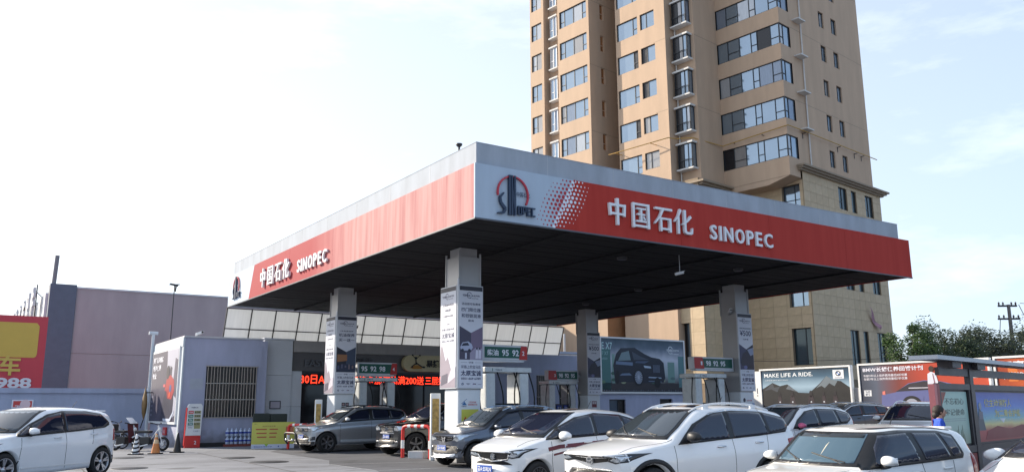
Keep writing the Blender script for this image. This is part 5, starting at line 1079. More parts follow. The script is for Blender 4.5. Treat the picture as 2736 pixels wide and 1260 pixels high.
b = MB(); G6 = grad('print blue to red as backlit', [(0, (150, 50, 60)), (.22, (170, 62, 72)), (.34, (214, 204, 140)), (.45, (120, 184, 196)), (.7, (54, 116, 210)), (1, (44, 62, 164))], 2, 1.1, .75, .10, 2)  # strong print colours carry the backlit look of this case
b.box(2.66, 6.9, yb, yb + .009, .76, zP - .04, G6)
b.prism([(2.75, 1.0), (3.2, 1.0), (3.12, 1.2), (3.0, 1.42), (2.86, 1.46), (2.78, 1.3)], y, y + .003, ink(76, 86, 100)); b.disc(2.95, 1.52, .10, .08, y - .004, y - .001, ink(140, 150, 166), n=10); b.box(2.82, 3.08, y - .004, y - .001, 1.24, 1.40, ink(110, 110, 126))
b.prism([(3.1, .80), (6.8, .80), (6.8, 1.02), (5.8, 1.08), (4.9, 1.0), (4.0, 1.08), (3.3, .98)], y, y + .003, ink(130, 46, 56)); b.prism([(4.2, 1.24), (4.6, 1.24), (4.45, 1.14)], y, y + .003, PAPERW)
for k in range(9): b.disc(3.3 + k * .33, 1.27 - .03 * (k % 3), .012, .012, y, y + .003, PAPERW, n=6)
YT = ink(214, 200, 110); b.text('做主动消防人', 3.25, 1.50, 1.9, .17, y, YT, .015); b.text('为二青会护航', 3.9, 1.27, 1.9, .17, y, YT, .015); b.build('notice_print', t, KM)
for x0, x1 in ((.5, 2.32), (2.52, 7.0)):
    for a in (x0, x1 - .10): MB().box(a, a + .10, y0, y0 + .06, .72, zP, KD).build('case_frame', t, KM)
for x in (1.0, 2.5): b = MB(); b.box(x, x + .5, .1, .4, zr - .14, zr - .003, KD); b.build('roof_bracket', t, KM)

# ------------------------------------------------------------------ utility pole and wires
pp = at(2702, 900, 58); P0 = T(pp.x, pp.y, 0)
t = empty('utility_pole', P0, 'tall concrete utility pole with crossarms, insulators and a transformer', 'utility pole')
CON = M_('weathered concrete pole', (.16, .145, .14), .8); hp = 8.3
MB().cyl((0, 0, 0), (0.08, 0, hp), .17, CON, .11, 12).build('pole_shaft', t, P0)
for z, w in ((hp - .15, .65), (hp - 1.05, .75), (hp - 3.5, 1.1)):
    b = MB(); b.box(-w, w, -.06, .06, z, z + .12, DARKMET); b.build('crossarm', t, P0)
    for x in (-w * .9, -w * .45, w * .45, w * .9): b = MB(); b.lathe([(.0, .0), (.07, .03), (.04, .09), (.08, .13), (.04, .18), (0, .24)], M_('brown insulator', (.06, .03, .03), .3), 8, T(x, 0, z + .12)); b.build('insulator', t, P0)
b = MB(); b.cyl((.75, 0, hp - 2.6), (.75, 0, hp - 1.9), .24, DARKMET, n=12); b.build('transformer', t, P0)
b = MB(); b.tube([(.8, 0, hp), (1.0, -.1, hp - .7), (1.6, -.1, hp - 1.1), (1.3, 0, hp - 1.9)], .025, BLACK, 5); b.tube([(-.6, 0, hp - 1), (-.75, 0, hp - 2), (-.7, 0, hp - 3.4)], .025, BLACK, 5); b.ring(-1.3, hp - 3.5, .22, .27, -.03, .03, BLACK, n=14); b.ring(-.8, hp - 3.6, .22, .27, -.03, .03, BLACK, n=14); b.build('loose_cable', t, P0)
for k, (z, dz) in enumerate(((hp + .1, .0), (hp - .8, .1), (hp - 3.3, .2))):
    b = MB(); b.tube([(.9 + s * 26 / 10, 0, z - .9 * sin(pi * s / 10) + dz) for s in range(11)], .022, BLACK, 4); b.build('wire', t, P0)
b = MB(); b.tube([(-1.2 - s * 3, 0, hp - 3.3 - .5 * sin(pi * s / 10)) for s in range(11)], .02, BLACK, 4); b.build('wire', t, P0)

# ------------------------------------------------------------------ trees
def leafmat(i, c, c2):
    m = bpy.data.materials.new('leaves %d' % i); m.use_nodes = True; n = m.node_tree.nodes; l = m.node_tree.links; p = n['Principled BSDF']; p.inputs['Roughness'].default_value = .55
    oi = n.new('ShaderNodeNewGeometry'); r = n.new('ShaderNodeValToRGB'); r.color_ramp.elements[0].color = (*c, 1); r.color_ramp.elements[1].color = (*c2, 1); l.new(oi.outputs['Random Per Island'], r.inputs[0]); l.new(r.outputs[0], p.inputs['Base Color'])
    tr = n.new('ShaderNodeBsdfTranslucent'); ms = n.new('ShaderNodeMixShader'); ms.inputs[0].default_value = .3; l.new(r.outputs[0], tr.inputs['Color']); l.new(p.outputs[0], ms.inputs[1]); l.new(tr.outputs[0], ms.inputs[2]); l.new(ms.outputs[0], n['Material Output'].inputs[0]); return m
LV = [leafmat(0, (.012, .026, .010), (.05, .08, .025)), leafmat(1, (.010, .018, .009), (.038, .055, .02)), leafmat(2, (.025, .055, .015), (.08, .14, .035))]
BARK = M_('bark', (.06, .045, .035), .9, bump=.5)
def tree(px, Y, h, w, mat, label, nleaf, seed, ls=.17):
    rnd = random.Random(seed); p = at(px, 1000, Y); Mt = T(p.x, p.y, 0)
    t = empty('broadleaf_tree', Mt, label, 'tree', 'trees behind the billboards')
    b = MB(); tips = []
    b.tube([(0, 0, 0), (.06, 0, h * .25), (.0, .05, h * .45)], [.2, .16, .12], BARK, 8)
    cl = []
    for k in range(24):
        a = rnd.uniform(0, 2 * pi); rr = rnd.uniform(.15, 1) ** .6 * w / 2; zz = h * rnd.uniform(.45, .95); zz = min(zz, h * (1.0 - .30 * (rr / (w / 2)) ** 2) - .3)
        q = Vector((rr * cos(a), rr * sin(a), zz)); b.tube([(0, 0, h * rnd.uniform(.25, .45)), q * .55 + Vector((0, 0, h * .18)), q], [.08, .05, .02], BARK, 5)
        cl.append((q, rnd.uniform(.5, 1.05) * w * .2))
    b.build('trunk', t, Mt)
    b = MB(); vs = []; fs = []
    for i in range(nleaf):
        q, R = cl[rnd.randrange(len(cl))]; d = Vector((rnd.gauss(0, 1), rnd.gauss(0, 1), rnd.gauss(0, .75))).normalized() * R * rnd.uniform(.35, 1.12) ** .8; c = q + d
        a = Vector((rnd.uniform(-1, 1), rnd.uniform(-1, 1), rnd.uniform(-.7, .7))).normalized() * ls * rnd.uniform(.6, 1.3); e = a.orthogonal().normalized() * ls * .45
        k = len(vs); vs += [c - a * .5, c + e * .5, c + a * .5, c - e * .5]; fs.append((k, k + 1, k + 2, k + 3))
    b.add(vs, fs, mat); b.build('crown', t, Mt)
tree(2440, 46, 6.4, 2.8, LV[2], 'bright green tree just right of the tower base', 5500, 1)
tree(2500, 48, 6.5, 4.4, LV[0], 'dark green tree second from the tower, behind the red billboard', 9000, 2)
tree(2590, 51, 6.3, 5.4, LV[1], 'dark tree left of the utility pole', 11000, 3)
tree(2668, 54, 6.6, 5.4, LV[0], 'dark tree directly below the utility pole', 10000, 4)
tree(2745, 48, 6.0, 5.4, LV[1], 'dark tree at the right edge behind the shelter', 8000, 5)
tree(2860, 56, 6.0, 5.0, LV[1], 'dark tree beyond the right edge', 5000, 6)

# ------------------------------------------------------------------ marks on the ground
LINE = M_('worn pale road paint', (.30, .31, .33), .8, var=.45, vs=6)
FM = GM.copy(); FM.name = 'darker forecourt asphalt'
for nd in FM.node_tree.nodes:
    if nd.type == 'VALTORGB': nd.color_ramp.elements[0].color = (.062, .066, .078, 1); nd.color_ramp.elements[1].color = (.115, .12, .138, 1)
fp = [(-8.9, 31.5), (-5.6, 26.2), (-5.19, 24.29), (-3.45, 21.85), (-2.6, 19.0), (-.8, 14), (-4, 6), (0, -12), (60, -12), (60, 70), (4, 70), (-9.5, 40)]
tag(MB().add([(x, y, .004) for x, y in fp], [tuple(range(len(fp)))], FM).build('forecourt'), kind='structure')
def gline(p, q, w):
    d = Vector((q[0] - p[0], q[1] - p[1])); n_ = Vector((-d.y, d.x)).normalized() * w / 2
    b = MB(); b.add([(p[0] - n_.x, p[1] - n_.y, .009), (p[0] + n_.x, p[1] + n_.y, .009), (q[0] + n_.x, q[1] + n_.y, .009), (q[0] - n_.x, q[1] - n_.y, .009)], [(3, 2, 1, 0)], LINE)
    tag(b.build('painted_line'), kind='structure')
gline((-5.19, 24.29), (-3.45, 21.85), .09); gline((-3.45, 21.85), (-1.4, 22.95), .08); gline((-5.19, 24.29), (-1.8, 25.3), .06)
ZQ = M_('patched asphalt joint', (.055, .055, .06), .9)
for q in (((-14.5, 22), (-5, 28.6)), ((-9.0, 18.6), (-12.4, 24.6)), ((-16.5, 26.5), (-8.2, 32.3)), ((-5.2, 21.2), (-11.4, 31.0)), ((-12.0, 17.5), (-3.0, 23.6))):
    p_, q_ = q; d = Vector((q_[0] - p_[0], q_[1] - p_[1])); n_ = Vector((-d.y, d.x)).normalized() * .02
    tag(MB().add([(p_[0] - n_.x, p_[1] - n_.y, .004), (q_[0] - n_.x, q_[1] - n_.y, .004), (q_[0] + n_.x, q_[1] + n_.y, .004), (p_[0] + n_.x, p_[1] + n_.y, .004)], [(0, 1, 2, 3)], ZQ).build('pavement_joint'), kind='structure')
for (px, py, r, lb) in ((340, 1222, .5, 'dark manhole cover nearest the parked bikes'), (636, 1222, .52, 'dark manhole cover left of the silver car, farther one'), (719, 1233, .56, 'dark manhole cover left of the silver car, nearer one'), (346, 1250, .46, 'dark manhole cover just right of the white hatchback wheel')):
    rr = sight(px, py); tt = -H_EYE / rr.z; q = rr * tt
    b = MB(); b.lathe([(0, .014), (r * .88, .014), (r * .9, .008), (r * .93, .014), (r, .012), (r * 1.03, .0)], M_('cast iron cover', (.04, .042, .048), .6, .4, var=.2, vs=12, bump=.5), 28); o = b.build('manhole_cover', None, T(q.x, q.y, 0)); tag(o, lb, 'manhole cover')
# ------------------------------------------------------------------ cars (nose at local x=0 pointing to -x, left side facing -y)
def interp(pts, x):
    if x <= pts[0][0]: return pts[0][1]
    for (a, b), (c, d) in zip(pts, pts[1:]):
        if x <= c:
            return b + (d - b) * ((x - a) / (c - a) if c > a else 1)
    return pts[-1][1]
def smooth_pts(pts, n=5):
    """Catmull-Rom through x,z points, keeping x increasing"""
    out = []
    P = [pts[0]] + list(pts) + [pts[-1]]
    for i in range(1, len(P) - 2):
        p0, p1, p2, p3 = P[i - 1], P[i], P[i + 1], P[i + 2]
        for k in range(n):
            t = k / n
            q = [.5 * (2 * p1[j] + (p2[j] - p0[j]) * t + (2 * p0[j] - 5 * p1[j] + 4 * p2[j] - p3[j]) * t * t + (3 * p1[j] - p0[j] - 3 * p2[j] + p3[j]) * t ** 3) for j in (0, 1)]
            out.append(q)
    out.append(list(pts[-1]))
    for i in range(1, len(out)): out[i][0] = max(out[i][0], out[i - 1][0] + 1e-4)
    return out
def paint(name, col, metal=0, rough=.32):
    m = bpy.data.materials.new(name); m.use_nodes = True; nt = m.node_tree; n = nt.nodes; l = nt.links; p = n['Principled BSDF']
    p.inputs['Metallic'].default_value = metal; p.inputs['Roughness'].default_value = rough; p.inputs['Coat Weight'].default_value = 1; p.inputs['Coat Roughness'].default_value = .03
    t = n.new('ShaderNodeTexCoord'); a = n.new('ShaderNodeTexNoise'); a.inputs['Scale'].default_value = 2.2; a.inputs['Detail'].default_value = 8; l.new(t.outputs['Object'], a.inputs['Vector'])
    s = n.new('ShaderNodeSeparateXYZ'); l.new(t.outputs['Object'], s.inputs[0])
    mr = n.new('ShaderNodeMapRange'); mr.inputs[1].default_value = .1; mr.inputs[2].default_value = .75; mr.inputs[3].default_value = .34; mr.inputs[4].default_value = 0; l.new(s.outputs[2], mr.inputs[0])
    mm = n.new('ShaderNodeMath'); mm.operation = 'MULTIPLY'; l.new(mr.outputs[0], mm.inputs[0]); l.new(a.outputs[0], mm.inputs[1])
    mx = n.new('ShaderNodeMixRGB'); mx.inputs[1].default_value = (*col, 1); mx.inputs[2].default_value = (.16, .14, .12, 1); l.new(mm.outputs[0], mx.inputs[0]); l.new(mx.outputs[0], p.inputs['Base Color'])
    r = n.new('ShaderNodeMapRange'); r.inputs[3].default_value = .02; r.inputs[4].default_value = .09; l.new(a.outputs[0], r.inputs[0]); l.new(r.outputs[0], p.inputs['Coat Roughness'])
    return m
CGL = M_('dark car glass', (.016, .020, .038), .03, 0, var=0, spec=.75)
CGL2 = M_('clear windscreen glass', (.035, .045, .055), .03, 0, var=0, spec=1.0)
SEAL = M_('black window seal', (.012, .012, .013), .35)
UNDER = M_('dark underbody', (.008, .008, .009), .9)
CLAD = M_('black bumper cladding', (.018, .018, .02), .6, bump=.1)
LAMP = M_('clear headlamp lens', (.55, .60, .66), .06, .55, var=.25, vs=9)
LAMPD = M_('dark headlamp bezel', (.05, .055, .065), .1, .3, var=0)
TAIL = M_('red lamp lens', (.30, .012, .01), .1, 0, var=.1)
ALLOY = M_('alloy wheel', (.46, .47, .50), .3, .85, var=.08, vs=9)
ALLOYD = M_('dusty dark alloy', (.14, .14, .15), .4, .6)
SEAM = M_('panel gap', (.02, .02, .022), .8, var=0)
PLT = M_('blue licence plate', (.02, .09, .42), .35, var=.03)
def make_car(name, label, Mw, S, pt):
    """S: length L, half width w, top/bottom/belt outlines, wheel places and features"""
    t = empty(name, Mw, label, 'car', S.get('group', 'cars queueing and parked at the station'))
    L, w = S['L'], S['w']; tp = S['top']; top = smooth_pts([(.004, tp[0][1])] + list(tp[1:-1]) + [(L - .004, tp[-1][1])], 6); top = [[0, .503]] + top + [[L, .503]]; belt = smooth_pts(S['belt'], 4)
    kf0, kr0 = S.get('kf', .34), S.get('kr', .22)
    kf = lambda x: interp([(0, kf0), (.9, kf0 * .45), (2.1, .10), (L * .62, .02), (L * .7, 0)], x)
    kr = lambda x: interp([(L * .6, 0), (L * .8, kr0 * .35), (L, kr0)], x)
    planw = [(kf0, S.get('fw', .80)), (kf0 + .12, .90), (kf0 + .4, .965), (.95, .99), (1.6, 1.0), (L * .75, 1.0), (L - .55, .975), (L - kr0 - .1, .91), (L - kr0, .83)]
    gb = S.get('clear', .2); pz = gb + .05; top[0][1] = pz + .003; xw = S['axles']; ar = S['arch']; wr = S['wr']
    def bot(x):
        z = interp([(kf0, pz), (kf0 + .01, gb + .035), (kf0 + .05, gb + .015), (kf0 + .12, gb + .005), (L * .5, gb), (L - kr0 - .4, gb + .04), (L - kr0 - .05, gb + .08), (L - kr0 - .015, .36), (L - kr0, .5)], x)
        for a in xw:
            d = abs(x - a)
            if d < ar: z = max(z, wr + sqrt(ar * ar - d * d) * S.get('aflat', 1.0))
        return z
    xs = set()
    x = kf0
    while x < L - kr0: xs.add(round(x, 4)); x += .05
    for a in xw:
        for i in range(33):
            xs.add(round(a - ar * cos(pi * i / 32) * .9999, 4))
    for i in range(20): xs.add(round(kf0 + .18 * (i / 19) ** 2.6, 5)); xs.add(round(L - kr0 - .18 * (i / 19) ** 2.6, 5))
    xs = sorted(v for v in xs if kf0 <= v <= L - kr0); xs = [x_ for i_, x_ in enumerate(xs) if i_ == 0 or x_ - xs[i_ - 1] > .0001]
    lean = S.get('lean', .30); NB, NU = 12, 16
    def section(x):
        xc = x - kf(x) + kr(x)
        zb = bot(x); zt = max(interp(top, xc), zb + .003); hw = w * interp(planw, x)
        zs = min(interp(belt, x), zt - min(.05, .3 * (zt - zb)))
        pts = [(hw * q_, zb + .02 * max(0, q_ - .9) , 1) for q_ in (0, .2, .38, .54, .68, .80, .90)]
        for i in range(NB + 1):
            s = i / NB; z = zb + (zs - zb) * s; q = (z - gb) / max(.2, interp(belt, x) - gb); q = max(0, min(1, q))
            f = interp([(0, .945), (.10, .975), (.3, .985), (.45, .995), (.62, 1.0), (.72, 1.0), (.85, .985), (1, .945)], q)
            crease = -.006 * math.exp(-((q - .40) / .05) ** 2) + .004 * math.exp(-((q - .74) / .04) ** 2)
            pts.append((hw * (f + crease), z, 0))
        h = zt - zs; w0 = pts[-1][0]; cr = min(S.get('crown', .055), h * .5)
        B_ = (w0 - lean * (h - cr) - .01, zt - cr); A = (w0, zs); C = (0, zt)
        dAB = hypot(A[0] - B_[0], A[1] - B_[1]); rc = min(.13, dAB * .5)
        ua = ((A[0] - B_[0]) / dAB, (A[1] - B_[1]) / dAB); P1 = (B_[0] + ua[0] * rc, B_[1] + ua[1] * rc)
        rt2 = min(.2, B_[0] * .4); P2 = (B_[0] - rt2, B_[1] + cr * (1 - ((B_[0] - rt2) / B_[0]) ** 2))
        for i in range(1, 7):
            s = i / 6; bulge = .012 * sin(pi * s) * min(1, h / .4)
            pts.append((A[0] + (P1[0] - A[0]) * s + bulge, A[1] + (P1[1] - A[1]) * s, 0))
        for i in range(1, 6):
            s = i / 5; pts.append(((1 - s) ** 2 * P1[0] + 2 * s * (1 - s) * B_[0] + s * s * P2[0], (1 - s) ** 2 * P1[1] + 2 * s * (1 - s) * B_[1] + s * s * P2[1], 0))
        for i in range(1, 7):
            y = P2[0] * (1 - i / 6); pts.append((y, B_[1] + cr * (1 - (y / B_[0]) ** 2), 0))
        return pts
    b = MB(); v = []; secs = [section(x) for x in xs]; n = len(secs[0])
    W = [w * interp(planw, x) for x in xs]
    for k, x in enumerate(xs):
        for sgn in (-1, 1):
            for (y, z, q) in secs[k]:
                u = abs(y) / W[k]; bl = max(0, 1 - u ** 2.4); v.append((x - kf(x) * bl + kr(x) * bl, sgn * y, z))
    def idx(k, s, i): return k * 2 * n + s * n + i
    fa, fu = [], []
    for k in range(len(xs) - 1):
        for s in (0, 1):
            for i in range(n - 1):
                f = (idx(k, s, i), idx(k, s, i + 1), idx(k + 1, s, i + 1), idx(k + 1, s, i))
                if s: f = f[::-1]
                (fu if i < 6 and kf0 + .14 < xs[k] < L - kr0 - .14 else fa).append(f[::-1])
    for k, rev in ((0, 0), (len(xs) - 1, 1)):
        for i in range(n - 1):
            f = (idx(k, 0, i), idx(k, 0, i + 1), idx(k, 1, i + 1), idx(k, 1, i)); fa.append(f if rev else f[::-1])
    b.add(v, fa, pt, None, True); k0 = len(b.v)
    b.add(v, fu, UNDER, None, True)
    body = b.build('body', t, Mw); me = body.data
    bmm = bmesh.new(); bmm.from_mesh(me); bmesh.ops.remove_doubles(bmm, verts=bmm.verts, dist=.0006); bmesh.ops.recalc_face_normals(bmm, faces=bmm.faces); bmm.to_mesh(me)
    bvh = BVHTree.FromBMesh(bmm); bmm.free()
    for e in me.edges: pass
    def snap(p, mode, off):
        p = Vector(p)
        if mode == 'L': r = bvh.ray_cast(Vector((p.x, -3, p.z)), Vector((0, 1, 0)))
        elif mode == 'R': r = bvh.ray_cast(Vector((p.x, 3, p.z)), Vector((0, -1, 0)))
        elif mode == 'F': r = bvh.ray_cast(Vector((-2, p.y, p.z)), Vector((1, 0, 0)))
        elif mode == 'B': r = bvh.ray_cast(Vector((L + 2, p.y, p.z)), Vector((-1, 0, 0)))
        elif mode == 'T': r = bvh.ray_cast(Vector((p.x, p.y, 3)), Vector((0, 0, -1)))
        elif mode == 'FL': d = Vector((.8, .6, 0)); r = bvh.ray_cast(p - d * 3, d)
        elif mode == 'FR': d = Vector((.8, -.6, 0)); r = bvh.ray_cast(p - d * 3, d)
        else: r = bvh.find_nearest(p)
        if r[0] is None: r = bvh.find_nearest(p)
        nn = r[1]
        if nn.dot(r[0] - Vector((L / 2, 0, .6))) < 0: nn = -nn
        return r[0] + nn * off
    def patch(nm, pts, mode, mat, off=.004, parent=None, ms=.07, smooth_=True, mirror=True, th=.006, ladder=False):
        """panel cut to an outline and laid on the body surface with its own thickness"""
        out = None
        for mir in ((0, 1) if mirror else (0,)):
            P = [Vector(p) for p in pts]; md = mode
            if mode in 'LR': P = [Vector((p[0], 0, p[1])) for p in pts]
            elif mode in 'FB': P = [Vector((0, p[0], p[1])) for p in pts]
            elif mode == 'T': P = [Vector((p[0], p[1], 0)) for p in pts]
            if mir: P = [Vector((p.x, -p.y, p.z)) for p in P]; md = {'L': 'R', 'FL': 'FR'}.get(mode, mode)
            bm = bmesh.new(); V_ = [bm.verts.new(p) for p in P]; h_ = len(P) // 2
            if ladder: [bm.faces.new((V_[i], V_[i + 1], V_[-2 - i], V_[-1 - i])) for i in range(h_ - 1)]
            else: bm.faces.new(V_)
            bmesh.ops.triangulate(bm, faces=bm.faces[:])
            for _ in range(6):
                le = [e for e in bm.edges if e.calc_length() > ms]
                if not le: break
                bmesh.ops.subdivide_edges(bm, edges=le, cuts=1); bmesh.ops.triangulate(bm, faces=bm.faces[:])
            for v_ in bm.verts: v_.co = snap(v_.co, md, off)
            bmesh.ops.recalc_face_normals(bm, faces=bm.faces)
            if bm.faces and sum((f_.normal.dot(f_.calc_center_median() - Vector((L / 2, 0, .6))) for f_ in bm.faces)) < 0: bmesh.ops.reverse_faces(bm, faces=bm.faces)
            be = [e for e in bm.edges if e.is_boundary]; r = bmesh.ops.extrude_edge_only(bm, edges=be)
            bm.normal_update()
            for v_ in [g_ for g_ in r['geom'] if isinstance(g_, bmesh.types.BMVert)]:
                q = bvh.find_nearest(v_.co); v_.co = v_.co + (q[0] - v_.co) * min(1.6, (off + th) / max(1e-4, (q[0] - v_.co).length)) if (q[0] - v_.co).length > 1e-4 else v_.co
            mb = MB(); mb.bm(bm, mat, None, smooth_); o = mb.build(nm, parent or t, Mw); out = out or o
        return out
    def strip(nm, pts, mode, wd, mat, off=.003, mirror=True, parent=None):
        P = [Vector((p[0], p[1])) for p in pts]; Lf, Rt = [], []
        for i, p in enumerate(P):
            d = ((P[min(i + 1, len(P) - 1)] - P[i]).normalized() + (P[i] - P[max(i - 1, 0)]).normalized()).normalized(); nn = Vector((-d.y, d.x)) * wd / 2; Lf.append(p + nn); Rt.append(p - nn)
        return patch(nm, [tuple(q) for q in Lf + Rt[::-1]], mode, mat, off, parent, .06, True, mirror, .003, True)
    # glazing
    for nm, pts, mat in S['side']:
        if nm == 'surround': patch('window_surround', pts, 'L', SEAL, .011, ms=.05)
        else: patch(nm, pts, 'L', mat or CGL, .017, ms=.06)
    patch('windscreen_seal', S['ws_seal'], 'F', SEAL, .009, mirror=False); wsp = patch('windscreen', S['ws'], 'F', S.get('wsmat', CGL2), .015, mirror=False, ms=.08)
    if S.get('band'): patch('windscreen_band', S['band'], 'F', M_('dark tint band', (.02, .025, .03), .05, var=0), .019, wsp, mirror=False)
    if S.get('rearglass'): patch('rear_window', S['rearglass'], 'B', CGL, .005, mirror=False)
    for nm, pts, mode, mat, off, mir in S['panels']: patch(nm, pts, mode, mat, off, mirror=mir, ms=.045)
    for pts, mode in S['seams']: strip('panel_gap', pts, mode, .009, SEAM, .0015, mode in 'LR' or mode == 'T')
    for nm, pts, mode, wd, mat, off, mir in S.get('strips', []): strip(nm, pts, mode, wd, mat, off, mir)
    # wipers at the foot of the windscreen
    for (ya, yb, dz) in ((-.50, .05, .10), (.15, .62, .13)):
        b = MB(); zc = S['cowl']; P = [snap((0, ya + (yb - ya) * i / 5, zc + dz * i / 5), 'F', .022) for i in range(6)]; b.tube(P, .009, BLACK, 5); b.tube([P[0] + Vector((-.02, 0, -.04)), P[2]], .011, BLACK, 5); b.build('wiper', t, Mw)
    # licence plate
    if S.get('plate'):
        s_, zc, tl = S['plate']; x_ = snap((0, 0, zc), 'F', 0).x - .03
        b = MB(); b.box(x_ - .012, x_, -.22, .22, zc - .07, zc + .07, PLT, None, .008); Mp = Mw @ T(x_ - .0135, -.20 + 0, zc) @ RZ(-pi / 2); pl = b.build('licence_plate', t, Mw)
        b = MB(); b.box(-.215, .215, 0, .0005, -.066, -.062, PAPERW); b.box(-.215, .215, 0, .0005, .062, .066, PAPERW); b.text(s_, -.195, -.045, .39, .09, -.002, PAPERW, .02); b.build('plate_lettering', pl, Mw @ T(x_ - .0135, 0, zc) @ RZ(-pi / 2) )
    # door mirrors
    mx_, my_, mz_ = S['mirror'][:3]; mc, lowc = S['mirror'][3], S['mirror'][4]; ms_ = S.get('ms', 1.0); my_ += .02 * (ms_ > 1)
    for sg in (-1, 1):
        b = MB(); bm = bmesh.new(); bmesh.ops.create_uvsphere(bm, u_segments=18, v_segments=12, radius=1)
        for v_ in bm.verts:
            q = v_.co.copy(); ax = (abs(q.x) ** .75) * (1 if q.x > 0 else -1)
            v_.co = Vector((mx_ + ax * ms_ * (.085 if q.x < 0 else .03), sg * (my_ - .015 + ms_ * q.y * .112), mz_ + ms_ * (abs(q.z) ** .8) * (1 if q.z > 0 else -1) * (.072 if q.z > 0 else .052) * (1 - .22 * q.y)))
        b.bm(bm, mc, None, True); m1 = b.build('door_mirror', t, Mw)
        b = MB(); b.box(mx_ + .028, mx_ + .045, sg * (my_ - .015) - .085, sg * (my_ - .015) + .085, mz_ - .04, mz_ + .05, M_('mirror glass', (.5, .55, .6), .03, .9, var=0), None, .006); b.build('mirror_glass', m1, Mw)
        q = snap((mx_ + .06, 0, mz_ - .07), 'L' if sg < 0 else 'R', 0); b = MB(); b.tube([(mx_ + .0, sg * (my_ - .03), mz_ - .045), (mx_ + .03, sg * (my_ - .12), mz_ - .07), (q.x, q.y, q.z)], [.035, .03, .035], BLACK, 8)
        b.build('mirror_arm', m1, Mw)
    # door handles
    for hx, hz in S['handles']:
        for md in 'LR':
            q = snap((hx, 0, hz), md, 0); sg = -1 if md == 'L' else 1
            b = MB(); b.tube([(hx - .10, q.y, hz - .002), (hx - .08, q.y + sg * .028, hz), (hx + .05, q.y + sg * .032, hz + .006), (hx + .10, q.y + sg * .004, hz + .004)], [.012, .014, .015, .012], S.get('handlemat', pt), 8); b.build('door_handle', t, Mw)
            b = MB(); b.ball((hx - .01, q.y - sg * .012, hz - .012), .05, SEAM if S.get('handlemat') is None else S['handlemat'], 1.2, .3, .55, 1); b.build('handle_recess', t, Mw)
    # wheels
    for ax in xw:
        for sg in (-1, 1):
            yo = sg * (w - .015); Mq = Mw @ T(ax, yo, wr) @ RX(pi / 2 if sg < 0 else -pi / 2)     # local z points outwards
            b = MB(); tw = S.get('tw', .21); rr = S['rim']
            b.lathe([(rr - .015, -.02), (rr + .012, -.004), (wr - .055, .004), (wr - .02, -.012), (wr - .002, -.035), (wr, -.06), (wr, -tw + .04), (wr - .02, -tw + .01), (rr, -tw)], RUBBER, 40); wh = b.build('wheel', t, Mq)
            rm = S.get('rimmat', ALLOY); b = MB(); b.lathe([(rr - .02, -tw * .9), (rr - .02, -.05), (rr - .008, -.012), (rr + .004, -.006), (rr + .006, -.016)], rm, 36); b.lathe([(0, -.12), (rr * .7, -.125), (rr - .02, -.14)], M_('brake shadow', (.02, .02, .022), .7), 24)
            ns = S['spokes']; st = S.get('spokestyle', 'single')
            for k in range(ns):
                a = 2 * pi * k / ns + .3
                for da in ((0,) if st == 'single' else (-.16, .16)):
                    wa = (.055 if st == 'single' else .03) * (5 / ns if ns > 8 else 1); R2 = rr - .012
                    c, s_ = cos(a), sin(a); c2, s2 = cos(a + da), sin(a + da)
                    P = [(.04 * c - wa * .5 * s_, .04 * s_ + wa * .5 * c), (.04 * c + wa * .5 * s_, .04 * s_ - wa * .5 * c), (R2 * c2 + wa * .62 * s2, R2 * s2 - wa * .62 * c2), (R2 * c2 - wa * .62 * s2, R2 * s2 + wa * .62 * c2)]
                    vv = [(x_, y_, -.012 - (.016 if i < 2 else 0)) for i, (x_, y_) in enumerate(P)] + [(x_, y_, -.05) for x_, y_ in P]
                    b.add(vv, [(0, 1, 2, 3), (0, 4, 5, 1), (1, 5, 6, 2), (2, 6, 7, 3), (3, 7, 4, 0)], rm)
            b.lathe([(.055, -.03), (.05, -.012), (0, -.010)], rm, 14); b.build('rim', wh, Mq)
    # arch liners
    if S.get('cladw'):
        for a in xw:
            cw_ = S['cladw']; P = []
            for i in range(19): th_ = pi * i / 18 * 1.0; P.append((a - (ar + cw_) * cos(th_), wr + (ar + cw_) * sin(th_) * S.get('aflat', 1.0)))
            Q = [(a - (ar + .004) * cos(pi * i / 18), wr + (ar + .004) * sin(pi * i / 18) * S.get('aflat', 1.0)) for i in range(19)]
            P = [(P[0][0], gb + .02 if a > 2 else gb + .12)] + P + [(P[-1][0], gb + .04)]; Q = [(Q[0][0], gb + .02 if a > 2 else gb + .12)] + Q + [(Q[-1][0], gb + .04)]
            for i in range(len(P) - 1): pass
            patch('arch_cladding', P + Q[::-1], 'L', CLAD, .012, th=.02, ms=.09)
        patch('sill_cladding', [(xw[0] + ar + .01, gb + .005), (xw[1] - ar - .01, gb + .005), (xw[1] - ar - .01, gb + .15), (xw[0] + ar + .01, gb + .13)], 'L', CLAD, .010, th=.015, ms=.1)
    # roof rails
    if S.get('rails'):
        ra, rb, hh, rmat = S['rails']
        for sg in (-1, 1):
            pts = []
            for i in range(11):
                s_ = i / 10; x_ = ra + (rb - ra) * s_; q = snap((x_, sg * S['raily'], 2), 'T', 0); pts.append((x_, q.y, q.z + hh * min(1, 4.5 * min(s_, 1 - s_)) + .004))
            b = MB(); b.tube(pts, .018, rmat, 8); rl = b.build('roof_rail', t, Mw)
            for i in (2, 8): q = snap((pts[i][0], pts[i][1], 2), 'T', 0); b = MB(); b.box(q.x - .06, q.x + .06, q.y - .014, q.y + .014, q.z - .005, pts[i][2], rmat); b.build('rail_foot', rl, Mw)
    q = snap((S.get('ant', L * .72), 0, 2), 'T', 0); b = MB(); b.cyl(q, q + Vector((.12, 0, .16)), .007, BLACK, .004, 5); b.build('antenna', t, Mw)
    for fn in S.get('extra', []): fn(t, Mw, snap, patch, strip)
    return t
